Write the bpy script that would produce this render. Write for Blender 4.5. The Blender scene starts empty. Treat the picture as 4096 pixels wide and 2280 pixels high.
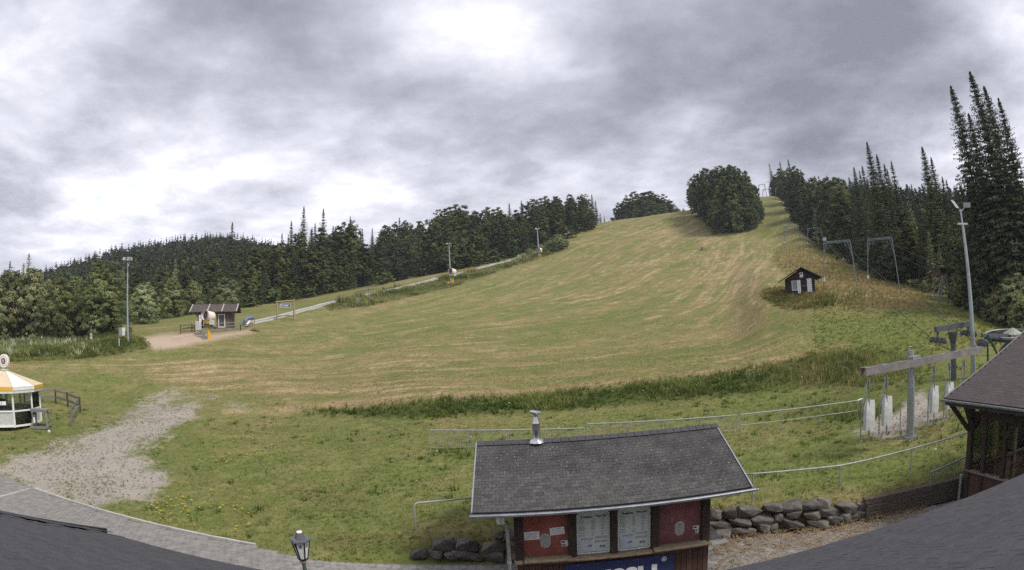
import bpy, bmesh, math, random
import numpy as np
from mathutils import Vector, Matrix
from mathutils.bvhtree import BVHTree

SC = bpy.context.scene
COL = SC.collection
rnd = random.Random(7)
nrg = np.random.default_rng(11)
rad = math.radians

# ------------------------------------------------------------------ camera
# wide webcam lens: equidistant fisheye, F = pixels per radian on the 4096 px wide photograph
F = 2150.0
PITCH, ROLL, H = rad(4.8), rad(2.75), 6.0
_f = np.array([0, math.cos(PITCH), math.sin(PITCH)])
_u = np.array([0, -math.sin(PITCH), math.cos(PITCH)])
_r = np.array([1.0, 0, 0])
CR = _r * math.cos(ROLL) - _u * math.sin(ROLL)
CU = _u * math.cos(ROLL) + _r * math.sin(ROLL)
CF = _f
CAM = np.array([0, 0, H])
cam = bpy.data.cameras.new('camera')
cam.type = 'PANO'
cam.clip_end = 6000
cam.clip_start = 0.05
cam.sensor_width = 36
cam.sensor_fit = 'HORIZONTAL'
cy = cam.cycles if hasattr(cam, "cycles") else cam
cy.panorama_type = 'FISHEYE_LENS_POLYNOMIAL'
cy.fisheye_fov = rad(175)
cy.fisheye_polynomial_k0 = 0
cy.fisheye_polynomial_k1 = -1.0 / (F * 36 / 4096)
cy.fisheye_polynomial_k2 = 0
cy.fisheye_polynomial_k3 = 0
cy.fisheye_polynomial_k4 = 0
camo = bpy.data.objects.new('camera', cam)
COL.objects.link(camo)
camo.matrix_world = Matrix(((CR[0], CU[0], -CF[0], 0), (CR[1], CU[1], -CF[1], 0), (CR[2], CU[2], -CF[2], H), (0, 0, 0, 1)))
SC.camera = camo


def ray(x, y):
    dx, dy = x - 2048.0, y - 1140.0
    q = math.hypot(dx, dy) + 1e-9
    s = math.sin(q / F) / q
    return CR * dx * s - CU * dy * s + CF * math.cos(q / F)


def proj(P):
    d = np.asarray(P, float) - CAM
    d = d / np.linalg.norm(d, axis=-1, keepdims=True)
    a, b, c = d @ CR, d @ CU, d @ CF
    th = np.arccos(np.clip(c, -1, 1))
    q = np.hypot(a, b) + 1e-12
    return 2048 + a / q * th * F, 1140 - b / q * th * F


def at_r(x, y, r):
    d = ray(x, y)
    return CAM + d * r / math.hypot(d[0], d[1])


def at_z(x, y, z):
    d = ray(x, y)
    return CAM + d * (z - H) / d[2]


def at_plane(x, y, p0, n):
    d = ray(x, y)
    return CAM + d * (np.dot(np.asarray(p0) - CAM, n) / np.dot(d, n))


# ------------------------------------------------------------------ world and sun
SUN_EL, SUN_AZ = rad(50), rad(122)      # azimuth from +Y towards +X
world = bpy.data.worlds.new('World')
SC.world = world
world.use_nodes = True
WN, WL = world.node_tree.nodes, world.node_tree.links
WN.clear()


def wn(t, **k):
    n = WN.new(t)
    for a, v in k.items():
        setattr(n, a, v)
    return n


def wmath(op, a, b=None, c=None, clamp=False):
    n = wn('ShaderNodeMath', operation=op)
    n.use_clamp = clamp
    for i, v in enumerate((a, b, c)):
        if v is None:
            continue
        if isinstance(v, (int, float)):
            n.inputs[i].default_value = v
        else:
            WL.new(v, n.inputs[i])
    return n.outputs[0]


def build_world():
    out = wn('ShaderNodeOutputWorld')
    sky = wn('ShaderNodeTexSky', sky_type='NISHITA')
    sky.sun_disc = False
    sky.sun_elevation = SUN_EL
    sky.sun_rotation = SUN_AZ
    bg1 = wn('ShaderNodeBackground')
    bg1.inputs[1].default_value = 0.10
    WL.new(sky.outputs[0], bg1.inputs[0])
    tc = wn('ShaderNodeTexCoord')
    D = tc.outputs['Generated']
    sep = wn('ShaderNodeSeparateXYZ')
    WL.new(D, sep.inputs[0])
    z = wmath('ADD', wmath('MAXIMUM', sep.outputs[2], 0.0), 0.16)
    cx = wmath('DIVIDE', sep.outputs[0], z)
    cyy = wmath('DIVIDE', sep.outputs[1], z)
    cmb = wn('ShaderNodeCombineXYZ')
    WL.new(cx, cmb.inputs[0])
    WL.new(cyy, cmb.inputs[1])
    cmb.inputs[2].default_value = 3.7

    def noise(scale, detail, rough, dist, off=(0, 0, 0)):
        m = wn('ShaderNodeVectorMath', operation='ADD')
        WL.new(cmb.outputs[0], m.inputs[0])
        m.inputs[1].default_value = off
        n = wn('ShaderNodeTexNoise')
        n.inputs['Scale'].default_value = scale
        n.inputs['Detail'].default_value = detail
        n.inputs['Roughness'].default_value = rough
        n.inputs['Distortion'].default_value = dist
        WL.new(m.outputs[0], n.inputs['Vector'])
        return n.outputs['Fac']
    n1 = noise(1.05, 9, 0.50, 0.0, (4.3, 1.2, 0))
    n2 = noise(3.1, 8, 0.58, 0.12, (9.1, 3.3, 2))
    # large cloud banks where they stand in the sky: pixel of the photograph, width in radians, thickness
    acc = wmath('ADD', wmath('MULTIPLY', wmath('SUBTRACT', n1, 0.5), 2.1), wmath('MULTIPLY', wmath('SUBTRACT', n2, 0.5), 2.1))
    for (px, py, sg, w) in BANKS:
        d = ray(px, py)
        vm = wn('ShaderNodeVectorMath', operation='DOT_PRODUCT')
        WL.new(D, vm.inputs[0])
        vm.inputs[1].default_value = tuple(d)
        e = wmath('EXPONENT', wmath('MULTIPLY', wmath('SUBTRACT', vm.outputs['Value'], 1.0), 2.0 / sg ** 2))
        acc = wmath('ADD', acc, wmath('MULTIPLY', e, w * .9))
    thick = wmath('ADD', acc, 0.16)          # <0 bright thin cloud, >0 dark base
    ramp = wn('ShaderNodeValToRGB')
    cr = ramp.color_ramp
    cr.elements[0].position = 0.0
    cr.elements[0].color = (0.80, 0.80, 0.85, 1)
    cr.elements[1].position = 1.0
    cr.elements[1].color = (0.150, 0.158, 0.188, 1)
    for p, c in ((0.22, (0.68, 0.68, 0.735)), (0.42, (0.47, 0.472, 0.53)), (0.62, (0.315, 0.322, 0.372)), (0.8, (0.218, 0.227, 0.268))):
        e = cr.elements.new(p)
        e.color = (*c, 1)
    WL.new(wmath('ADD', wmath('MULTIPLY', thick, 0.40), 0.44, clamp=True), ramp.inputs[0])
    bg2 = wn('ShaderNodeBackground')
    bg2.inputs[1].default_value = 0.86
    WL.new(ramp.outputs[0], bg2.inputs[0])
    # blue shows through only where the cloud is thinnest
    cov = wmath('ADD', wmath('MULTIPLY', wmath('ADD', thick, wmath('MULTIPLY', wmath('SUBTRACT', n2, 0.5), 1.2)), 2.2), 2.5, clamp=True)
    mix = wn('ShaderNodeMixShader')
    WL.new(cov, mix.inputs[0])
    WL.new(bg1.outputs[0], mix.inputs[1])
    WL.new(bg2.outputs[0], mix.inputs[2])
    WL.new(mix.outputs[0], out.inputs[0])


BANKS = [(1250, 170, .26, .75), (700, 130, .2, .45), (2950, 330, .34, .75), (3600, 380, .28, .65), (1900, 560, .15, .55), (2400, 560, .2, .5),
         (250, 560, .2, .5), (1350, 500, .1, .35),
         (1750, 40, .15, -.5), (2080, 280, .12, -.55), (350, 330, .14, -.45), (850, 480, .15, -.5), (60, 330, .1, -.5), (1500, 760, .2, -.4), (2300, 720, .2, -.4),
         (2800, 680, .16, -.45), (3960, 700, .12, -.6), (640, 850, .13, -1.0), (250, 960, .12, -.3), (1300, 720, .12, -.5), (4000, 60, .15, -.4), (100, 120, .15, -.2)]
build_world()

sun = bpy.data.lights.new('sun', 'SUN')
sun.energy = 1.5
sun.angle = rad(14)
sun.color = (1.0, 0.95, 0.87)
suno = bpy.data.objects.new('sun', sun)
COL.objects.link(suno)
suno.rotation_euler = Vector((-math.sin(SUN_AZ) * math.cos(SUN_EL), -math.cos(SUN_AZ) * math.cos(SUN_EL), -math.sin(SUN_EL))).to_track_quat('-Z', 'Y').to_euler()

SC.view_settings.view_transform = 'Standard'
SC.view_settings.look = 'None'
SC.view_settings.exposure = 1.12
SC.view_settings.gamma = 1.0
SC.render.engine = 'CYCLES'
SC.cycles.use_denoising = False
SC.cycles.max_bounces = 6
SC.cycles.diffuse_bounces = 3
SC.cycles.transparent_max_bounces = 8

# ------------------------------------------------------------------ helpers
MATS = {}


def mat(name, c1, c2=None, rough=0.8, scale=4.0, metal=0.0, bump=0.0, bscale=None, detail=5, stretch=None, spec=0.3, objrand=0.0, spots=None, contrast=(0.35, 0.65)):
    """procedural material: two colours mixed by noise, optional spots (colour, scale, threshold), bump, per-object value jitter"""
    if name in MATS:
        return MATS[name]
    m = bpy.data.materials.new(name)
    m.use_nodes = True
    N, L = m.node_tree.nodes, m.node_tree.links
    b = N['Principled BSDF']
    b.inputs['Roughness'].default_value = rough
    b.inputs['Metallic'].default_value = metal
    b.inputs['Specular IOR Level'].default_value = spec
    tc = N.new('ShaderNodeTexCoord')
    vec = tc.outputs['Object']
    if stretch:
        mp = N.new('ShaderNodeMapping')
        mp.inputs['Scale'].default_value = stretch
        L.new(vec, mp.inputs[0])
        vec = mp.outputs[0]
    if objrand or stretch:
        oi = N.new('ShaderNodeObjectInfo')
        ad = N.new('ShaderNodeVectorMath')
        ad.operation = 'ADD'
        L.new(vec, ad.inputs[0])
        cm = N.new('ShaderNodeCombineXYZ')
        mu = N.new('ShaderNodeMath')
        mu.operation = 'MULTIPLY'
        mu.inputs[1].default_value = 37.0
        L.new(oi.outputs['Random'], mu.inputs[0])
        L.new(mu.outputs[0], cm.inputs[0])
        L.new(mu.outputs[0], cm.inputs[2])
        L.new(cm.outputs[0], ad.inputs[1])
        vec = ad.outputs[0]
    nz = N.new('ShaderNodeTexNoise')
    nz.inputs['Scale'].default_value = scale
    nz.inputs['Detail'].default_value = detail
    nz.inputs['Roughness'].default_value = 0.6
    L.new(vec, nz.inputs['Vector'])
    rp = N.new('ShaderNodeValToRGB')
    rp.color_ramp.elements[0].position, rp.color_ramp.elements[1].position = contrast
    c2 = c2 or tuple(min(1, x * 1.25) for x in c1)
    rp.color_ramp.elements[0].color = (*c1, 1)
    rp.color_ramp.elements[1].color = (*c2, 1)
    L.new(nz.outputs['Fac'], rp.inputs[0])
    col = rp.outputs[0]
    if spots:
        sc_, ss, th = spots
        n2 = N.new('ShaderNodeTexNoise')
        n2.inputs['Scale'].default_value = ss
        n2.inputs['Detail'].default_value = 3
        L.new(vec, n2.inputs['Vector'])
        r2 = N.new('ShaderNodeValToRGB')
        r2.color_ramp.elements[0].position, r2.color_ramp.elements[1].position = th, th + 0.05
        L.new(n2.outputs['Fac'], r2.inputs[0])
        mx = N.new('ShaderNodeMixRGB')
        L.new(r2.outputs[0], mx.inputs[0])
        L.new(col, mx.inputs[1])
        mx.inputs[2].default_value = (*sc_, 1)
        col = mx.outputs[0]
    if objrand:
        hs = N.new('ShaderNodeHueSaturation')
        mr = N.new('ShaderNodeMapRange')
        mr.inputs['To Min'].default_value = 1 - objrand
        mr.inputs['To Max'].default_value = 1 + objrand
        L.new(oi.outputs['Random'], mr.inputs[0])
        L.new(mr.outputs[0], hs.inputs['Value'])
        L.new(col, hs.inputs['Color'])
        col = hs.outputs[0]
    L.new(col, b.inputs['Base Color'])
    if bump:
        bn = N.new('ShaderNodeTexNoise')
        bn.inputs['Scale'].default_value = bscale or scale * 3
        bn.inputs['Detail'].default_value = 4
        L.new(vec, bn.inputs['Vector'])
        bp = N.new('ShaderNodeBump')
        bp.inputs['Strength'].default_value = bump
        bp.inputs['Distance'].default_value = 0.02
        L.new(bn.outputs['Fac'], bp.inputs['Height'])
        L.new(bp.outputs[0], b.inputs['Normal'])
    MATS[name] = m
    return m


class MB:
    """collects polygons, becomes one mesh object"""

    def __init__(self):
        self.v, self.f = [], []

    def add(self, vs, fs):
        o = len(self.v)
        self.v += [tuple(map(float, p)) for p in vs]
        self.f += [tuple(i + o for i in f) for f in fs]
        return self

    def box(self, c, s, M=None):
        hx, hy, hz = s[0] / 2, s[1] / 2, s[2] / 2
        P = [Vector((x * hx, y * hy, z * hz)) for x in (-1, 1) for y in (-1, 1) for z in (-1, 1)]
        if M is not None:
            P = [M @ p for p in P]
        return self.add([p + Vector(c) for p in P], [(0, 1, 3, 2), (4, 6, 7, 5), (0, 4, 5, 1), (2, 3, 7, 6), (0, 2, 6, 4), (1, 5, 7, 3)])

    def beam(self, p, q, w, h=None, up=(0, 0, 1)):
        """square bar from p to q, w sideways and h along up"""
        h = h or w
        p, q = Vector(p), Vector(q)
        d = (q - p).normalized()
        u = Vector(up)
        s = d.cross(u)
        if s.length < 1e-4:
            s = d.cross(Vector((0, 1, 0)))
        s.normalize()
        u = s.cross(d).normalized()
        P = []
        for e in (p, q):
            for a, b in ((-1, -1), (1, -1), (1, 1), (-1, 1)):
                P.append(e + s * a * w / 2 + u * b * h / 2)
        return self.add(P, [(3, 2, 1, 0), (4, 5, 6, 7), (0, 1, 5, 4), (1, 2, 6, 5), (2, 3, 7, 6), (3, 0, 4, 7)])

    def cyl(self, p, q, r0, r1=None, n=10, cap=True):
        r1 = r0 if r1 is None else r1
        return self.tube([p, q], [r0, r1], n, cap)

    def tube(self, path, r, n=8, cap=True):
        path = [Vector(p) for p in path]
        k = len(path)
        rr = r if isinstance(r, (list, tuple)) else [r] * k
        V, Fc = [], []
        ref = None
        for i, p in enumerate(path):
            d = (path[min(i + 1, k - 1)] - path[max(i - 1, 0)]).normalized()
            if ref is None:
                ref = Vector((0, 0, 1)) if abs(d.z) < 0.9 else Vector((1, 0, 0))
            s = d.cross(ref).normalized()
            u = s.cross(d).normalized()
            ref = u
            for j in range(n):
                a = 2 * math.pi * j / n
                V.append(p + s * math.cos(a) * rr[i] + u * math.sin(a) * rr[i])
        for i in range(k - 1):
            for j in range(n):
                Fc.append((i * n + j, i * n + (j + 1) % n, (i + 1) * n + (j + 1) % n, (i + 1) * n + j))
        if cap:
            Fc.append(tuple(range(n - 1, -1, -1)))
            Fc.append(tuple(range((k - 1) * n, k * n)))
        return self.add(V, Fc)

    def lathe(self, c, prof, n=16, axis=(0, 0, 1), cap=True):
        """profile of (radius, height) about an axis through c"""
        a = Vector(axis).normalized()
        s = a.orthogonal().normalized()
        u = a.cross(s)
        V, Fc = [], []
        for r, h in prof:
            for j in range(n):
                t = 2 * math.pi * j / n
                V.append(Vector(c) + a * h + (s * math.cos(t) + u * math.sin(t)) * r)
        for i in range(len(prof) - 1):
            for j in range(n):
                Fc.append((i * n + j, i * n + (j + 1) % n, (i + 1) * n + (j + 1) % n, (i + 1) * n + j))
        if cap:
            Fc.append(tuple(range(n - 1, -1, -1)))
            Fc.append(tuple(range((len(prof) - 1) * n, len(prof) * n)))
        return self.add(V, Fc)

    def slab(self, poly, th):
        """closed plate: 3-D polygon pushed by the vector th"""
        P = [Vector(p) for p in poly]
        t = Vector(th)
        n = len(P)
        return self.add(P + [p + t for p in P], [tuple(range(n - 1, -1, -1)), tuple(range(n, 2 * n))] + [(i, (i + 1) % n, (i + 1) % n + n, i + n) for i in range(n)])

    def mesh(self, name, loc=(0, 0, 0)):
        me = bpy.data.meshes.new(name)
        l = Vector(loc)
        me.from_pydata([tuple(Vector(p) - l) for p in self.v], [], self.f)
        me.validate()
        bm = bmesh.new()
        bm.from_mesh(me)
        bmesh.ops.recalc_face_normals(bm, faces=bm.faces)
        bm.to_mesh(me)
        bm.free()
        return me

    def build(self, name, m, parent=None, smooth=False, bevel=0.0, **kw):
        loc = wloc(parent) if parent is not None else Vector(kw.pop('loc', (0, 0, 0)))
        me = self.mesh(name, loc)
        me.materials.append(m)
        if smooth:
            me.shade_smooth()
            try:
                me.set_sharp_from_angle(angle=rad(40))
            except Exception:
                pass
        o = bpy.data.objects.new(name, me)
        COL.objects.link(o)
        if parent is not None:
            o.parent = parent
        else:
            o.location = loc
        if bevel:
            md = o.modifiers.new('bevel', 'BEVEL')
            md.width = bevel
            md.segments = 2
            md.limit_method = 'ANGLE'
        for k, v in kw.items():
            o[k] = v
        return o


def wloc(o):
    p = Vector(o.location)
    while o.parent is not None:
        o = o.parent
        p = p + Vector(o.location)
    return p


def thing(name, label, cat, loc, group=None):
    o = bpy.data.objects.new(name, None)
    o.empty_display_size = 0.3
    o.location = loc
    COL.objects.link(o)
    o['label'] = label
    o['category'] = cat
    if group:
        o['group'] = group
    return o


def tag(o, label, cat, group=None):
    o['label'] = label
    o['category'] = cat
    if group:
        o['group'] = group
    return o


def copy_tree(o, loc, rz=0.0, sc=1.0, label=None, parent=None):
    c = o.copy()
    COL.objects.link(c)
    c.parent = parent
    if parent is None:
        c.location = loc
        c.rotation_euler = (0, 0, rz)
        c.scale = (sc, sc, sc) if not isinstance(sc, tuple) else sc
        if label:
            c['label'] = label
    for ch in o.children:
        copy_tree(ch, None, parent=c)
    return c


def obj(name, me, parent=None, loc=None, **kw):
    o = bpy.data.objects.new(name, me)
    COL.objects.link(o)
    if parent is not None:
        o.parent = parent
    if loc is not None:
        o.location = loc
    for k, v in kw.items():
        o[k] = v
    return o


def text_polys(s, size, bold=0.0):
    """outline text as (verts, faces) in the XY plane, origin at left baseline"""
    cu = bpy.data.curves.new('t', 'FONT')
    cu.body = s
    cu.size = size
    cu.offset = bold
    cu.resolution_u = 3
    o = bpy.data.objects.new('t', cu)
    me = bpy.data.meshes.new_from_object(o)
    V = [tuple(v.co) for v in me.vertices]
    Fc = [tuple(p.vertices) for p in me.polygons]
    bpy.data.objects.remove(o)
    bpy.data.curves.remove(cu)
    bpy.data.meshes.remove(me)
    return V, Fc


def add_text(mb, s, size, O, X, Y, bold=0.0, width=None, center=False):
    V, Fc = text_polys(s, size, bold)
    if not V:
        return
    x0, x1 = min(v[0] for v in V), max(v[0] for v in V)
    k = (width / (x1 - x0)) if width else 1.0
    O, X, Y = Vector(O), Vector(X), Vector(Y)
    off = -(x1 + x0) / 2 if center else -x0
    mb.add([O + X * ((v[0] + off) * k) + Y * v[1] for v in V], Fc)


def mesh_np(name, V, Fq, m, cols=None, smooth=False):
    """big mesh from numpy arrays; Fq (n,3) or (n,4); cols per vertex rgb"""
    me = bpy.data.meshes.new(name)
    nv, nf, k = len(V), len(Fq), Fq.shape[1]
    me.vertices.add(nv)
    me.vertices.foreach_set('co', np.ascontiguousarray(V, np.float32).ravel())
    me.loops.add(nf * k)
    me.loops.foreach_set('vertex_index', np.ascontiguousarray(Fq, np.int32).ravel())
    me.polygons.add(nf)
    me.polygons.foreach_set('loop_start', np.arange(0, nf * k, k, dtype=np.int32))
    me.polygons.foreach_set('loop_total', np.full(nf, k, dtype=np.int32))
    if smooth:
        me.polygons.foreach_set('use_smooth', np.ones(nf, dtype=bool))
    if cols is not None:
        at = me.attributes.new('col', 'FLOAT_COLOR', 'POINT')
        at.data.foreach_set('color', np.ascontiguousarray(np.c_[cols, np.ones(nv)], np.float32).ravel())
    me.update()
    me.validate()
    me.materials.append(m)
    return me


def pchip(xk, yk, xq):
    """monotone cubic; xk (n,), yk (n,...)"""
    xk = np.asarray(xk, float)
    yk = np.asarray(yk, float)
    h = np.diff(xk)
    sh = (-1,) + (1,) * (yk.ndim - 1)
    hh = h.reshape(sh)
    dl = np.diff(yk, axis=0) / hh
    d = np.zeros_like(yk)
    w1 = (2 * hh[1:] + hh[:-1])
    w2 = (hh[1:] + 2 * hh[:-1])
    with np.errstate(divide='ignore', invalid='ignore'):
        hm = (w1 + w2) / (w1 / dl[:-1] + w2 / dl[1:])
    d[1:-1] = np.where(dl[:-1] * dl[1:] > 0, hm, 0)
    d[0], d[-1] = dl[0], dl[-1]
    i = np.clip(np.searchsorted(xk, xq) - 1, 0, len(xk) - 2)
    t = ((xq - xk[i]) / h[i]).reshape(sh)
    H_ = h[i].reshape(sh)
    return (yk[i] * (2 * t ** 3 - 3 * t ** 2 + 1) + d[i] * H_ * (t ** 3 - 2 * t ** 2 + t) + yk[i + 1] * (-2 * t ** 3 + 3 * t ** 2) + d[i + 1] * H_ * (t ** 3 - t ** 2))

# ------------------------------------------------------------------ terrain
# each column: pixel x of the photograph; rows are the same ground features from the path outwards:
# 0 under the lodge, 1 path, 2 path edge, 3 grass edge, 4 lawn, 5 bank foot, 6 bank lip, 7-9 meadow, 10 crest or forest edge, 11-13 behind
# entries: ('z',py,z) pixel row on a level, ('r',py,r) pixel row at a distance, ('p',r,z) distance and level
Z, Rr, P_ = 'z', 'r', 'p'
COLS = {
    0: [(Z, 1880, 0), (Z, 1800, .05), (Z, 1722, .3), (Rr, 1560, 50), (Rr, 1500, 56), (Rr, 1448, 62), (Rr, 1405, 70), (P_, 92, 6.0), (P_, 130, 8), (P_, 200, 14), (Rr, 1195, 600), (P_, 1600, 40)],
    500: [(Z, 2070, 0), (Z, 1950, .1), (Z, 1750, .6), (Rr, 1600, 47), (Rr, 1500, 54), (Rr, 1420, 62), (Rr, 1362, 68), (Rr, 1318, 85), (Rr, 1292, 105), (P_, 170, 15), (Rr, 1090, 600), (P_, 1600, 40)],
    900: [(Z, 2160, 0), (Z, 2060, .15), (Z, 1850, .5), (Z, 1650, 1.2), (Rr, 1570, 45), (Rr, 1440, 58), (Rr, 1340, 72), (Rr, 1280, 92), (Rr, 1240, 118), (P_, 180, 20), (Rr, 1045, 600), (P_, 1600, 40)],
    1300: [(Z, 2250, 0), (Z, 2150, .2), (Z, 1900, .5), (Z, 1665, 1.1), (Z, 1630, 1.45), (Rr, 1480, 56), (Rr, 1330, 78), (Rr, 1222, 108), (Rr, 1178, 140), (P_, 200, 24), (P_, 600, 70), (P_, 1600, 40)],
    1700: [(Z, 2238, 0), ('w', .42, 0.5), (Z, 1900, .75), (Z, 1680, 1.2), (Z, 1605, 1.95), (Rr, 1450, 52), (Rr, 1300, 82), (Rr, 1152, 122), (Rr, 1105, 162), (P_, 230, 31), (P_, 600, 85), (P_, 1600, 40)],
    2100: [(Z, 2248, 0), ('w', .42, 0.62), (Z, 1900, .8), (Z, 1655, 1.25), (Z, 1578, 1.95), (Rr, 1430, 53), (Rr, 1270, 85), (Rr, 1100, 138), (Rr, 1008, 185), (P_, 240, 40), (P_, 600, 85), (P_, 1600, 40)],
    2400: [(Z, 2215, 0), ('w', .42, 0.66), (Z, 1870, .85), (Z, 1640, 1.3), (Z, 1552, 2.1), (Rr, 1400, 55), (Rr, 1230, 90), (Rr, 1020, 160), (Rr, 898, 235), (P_, 290, 47), (P_, 600, 70), (P_, 1600, 40)],
    2620: [(Z, 2185, 0), ('w', .42, 0.66), (Z, 1860, .9), (Z, 1625, 1.35), (Z, 1530, 2.2), (Rr, 1390, 54), (Rr, 1215, 88), (Rr, 985, 168), (Rr, 865, 245), (P_, 300, 51), (P_, 600, 70), (P_, 1600, 40)],
    2900: [(Z, 2150, 0), ('w', .42, 0.66), (Z, 1840, .9), (Z, 1600, 1.4), (Z, 1488, 2.5), (Rr, 1380, 52), (Rr, 1200, 84), (Rr, 945, 176), (Rr, 815, 245), (P_, 300, 58), (P_, 600, 72), (P_, 1600, 40)],
    3080: [(Z, 2130, 0), ('w', .42, 0.62), (Z, 1810, .95), (Z, 1575, 1.5), (Z, 1455, 2.7), (Rr, 1330, 50), (Rr, 1180, 68), (Rr, 975, 160), (Rr, 783, 300), (P_, 360, 73), (P_, 600, 78), (P_, 1600, 40)],
    3300: [(Z, 2112, 0), ('w', .42, 0.58), (Z, 1790, .95), (Z, 1560, 1.5), (Z, 1410, 2.9), (Rr, 1265, 51), (Rr, 1150, 70), (Rr, 1045, 108), (P_, 170, 25), (P_, 260, 47), (Rr, 845, 420), (P_, 1600, 60)],
    3600: [(Z, 2040, 0), ('w', .42, 0.55), (Z, 1750, 1.0), (Z, 1560, 1.7), (Z, 1400, 2.7), (Rr, 1260, 54), (Rr, 1175, 70), (Rr, 1125, 90), (P_, 150, 20), (P_, 250, 40), (Rr, 880, 420), (P_, 1600, 60)],
    3850: [(Z, 1985, 0), ('w', .42, 0.6), (Z, 1700, 1.2), (Z, 1510, 1.9), (Rr, 1385, 40), (Rr, 1295, 52), (Rr, 1225, 65), (P_, 90, 8.5), (P_, 150, 18), (P_, 250, 36), (Rr, 900, 420), (P_, 1600, 60)],
    4096: [(Z, 1930, 0), ('w', .42, 0.6), (Z, 1660, 1.2), (Z, 1490, 1.9), (Rr, 1390, 41), (Rr, 1330, 51), (Rr, 1280, 62), (P_, 90, 8.5), (P_, 150, 17), (P_, 250, 34), (Rr, 905, 420), (P_, 1600, 60)],
}


def col_points(px, specs):
    d = ray(px, 1700)
    az0 = math.atan2(d[0], d[1])
    out = [(az0, 2.0, -.06), (az0, 8.0, -.06)]
    for s in specs:
        if s[0] == Z:
            p = at_z(px, s[1], s[2])
        elif s[0] == Rr:
            p = at_r(px, s[1], s[2])
        elif s[0] == 'w':
            a, q = out[-1][0], out[-1][1] + s[1]
            p = (math.sin(a) * q, math.cos(a) * q, s[2])
        else:
            a = out[-1][0]
            p = (math.sin(a) * s[1], math.cos(a) * s[1], s[2])
        out.append((math.atan2(p[0], p[1]), math.hypot(p[0], p[1]), p[2]))
    out[2] = (out[2][0], out[2][1], -.05)
    return out


def build_terrain():
    xs = sorted(COLS)
    G = np.array([col_points(x, COLS[x]) for x in xs])          # (cols, rows, 3)
    G[:, :, 1] = np.maximum.accumulate(G[:, :, 1] * (1 + 1e-3 * np.arange(G.shape[1])[None, :]), axis=1)
    # go on past both edges of the picture
    L, R = G[0].copy(), G[-1].copy()
    L[:, 0] -= rad(32)
    R[:, 0] += rad(34)
    G = np.concatenate([L[None], G, R[None]])
    xk = np.array([-1000] + xs + [5100], float)
    uq = np.concatenate([np.linspace(-1000, -60, 14), np.linspace(-50, 4146, 400), np.linspace(4160, 5100, 14)])
    A = pchip(xk, G, uq)                                          # (nu, rows, 3)
    nrow = G.shape[1]
    sub = [2, 6, 8, 24, 30, 14, 34, 44, 44, 34, 12, 18, 10]
    vq = np.concatenate([k + np.arange(s) / s for k, s in enumerate(sub)] + [[nrow - 1]])
    Bv = pchip(np.arange(nrow), np.swapaxes(A, 0, 1), vq)         # (nv, nu, 3)
    az, r, z = Bv[..., 0], np.maximum.accumulate(Bv[..., 1], axis=0), Bv[..., 2]
    X, Y = r * np.sin(az), r * np.cos(az)
    rough = np.clip((r - 16) / 10, 0, 1) * np.clip((900 - r) / 300, 0, 1)
    bumps = (np.sin(X * .9 + 1.3 * np.sin(Y * .5)) * np.sin(Y * .8 + np.sin(X * .4)) * .035 + np.sin(X * .31 + Y * .17) * np.sin(Y * .29 - X * .11) * .10) * rough
    bumps += np.sin(X * .083 + Y * .041 + 1) * np.sin(Y * .07 - X * .03) * .35 * np.clip((r - 60) / 80, 0, 1)
    z = z + bumps
    nv, nu = r.shape
    V = np.stack([X, Y, z], -1).reshape(-1, 3)
    idx = np.arange(nv * nu).reshape(nv, nu)
    Fq = np.stack([idx[:-1, :-1], idx[:-1, 1:], idx[1:, 1:], idx[1:, :-1]], -1).reshape(-1, 4)
    vv = np.repeat(vq, nu)
    return V, Fq, vv


TV, TF, TVV = build_terrain()
_me = bpy.data.meshes.new('tmp')
BVH = BVHTree.FromPolygons([tuple(v) for v in TV], [tuple(f) for f in TF])


def ground(x, y):
    h = BVH.ray_cast(Vector((x, y, 500)), Vector((0, 0, -1)))
    return h[0].z if h[0] is not None else 0.0


def pix(px, py, rmax=2000):
    """ground point seen at a pixel of the photograph"""
    d = Vector(ray(px, py))
    h = BVH.ray_cast(Vector(CAM), d, rmax)
    if h[0] is None:
        # skims over the crest: take the ground below the nearest miss
        best = None
        for r in np.arange(20, 400, 2.0):
            p = at_r(px, py, r)
            g = p[2] - ground(p[0], p[1])
            if best is None or g < best[0]:
                best = (g, p)
        p = best[1]
        return Vector((p[0], p[1], ground(p[0], p[1])))
    return h[0]


def gpr(px, r, py=1200):
    """ground point in the direction of pixel column px at horizontal distance r"""
    p = at_r(px, py, r)
    return Vector((p[0], p[1], ground(p[0], p[1])))


def hgt(px, topy, base):
    """height of a thing standing at base whose top is seen at pixel row topy"""
    p = at_r(px, topy, math.hypot(base[0], base[1]))
    return p[2] - base[2]


PX, PY = proj(TV)
TR = np.hypot(TV[:, 0], TV[:, 1])
FRONT = ((TV - CAM) @ CF) > 0.2


def poly_sd(x, y, poly):
    """signed distance (inside positive) of arrays to a polygon, in pixels"""
    P = np.array(poly, float)
    d = np.full(x.shape, 1e9)
    ins = np.zeros(x.shape, bool)
    for i in range(len(P)):
        a, b = P[i], P[(i + 1) % len(P)]
        e = b - a
        t = np.clip(((x - a[0]) * e[0] + (y - a[1]) * e[1]) / (e @ e + 1e-9), 0, 1)
        d = np.minimum(d, np.hypot(x - a[0] - t * e[0], y - a[1] - t * e[1]))
        c = ((a[1] > y) != (b[1] > y)) & (x < (b[0] - a[0]) * (y - a[1]) / (b[1] - a[1] + 1e-12) + a[0])
        ins ^= c
    return np.where(ins, d, -d)


def soft(sd, w):
    return np.clip(sd / w * .5 + .5, 0, 1)


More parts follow.
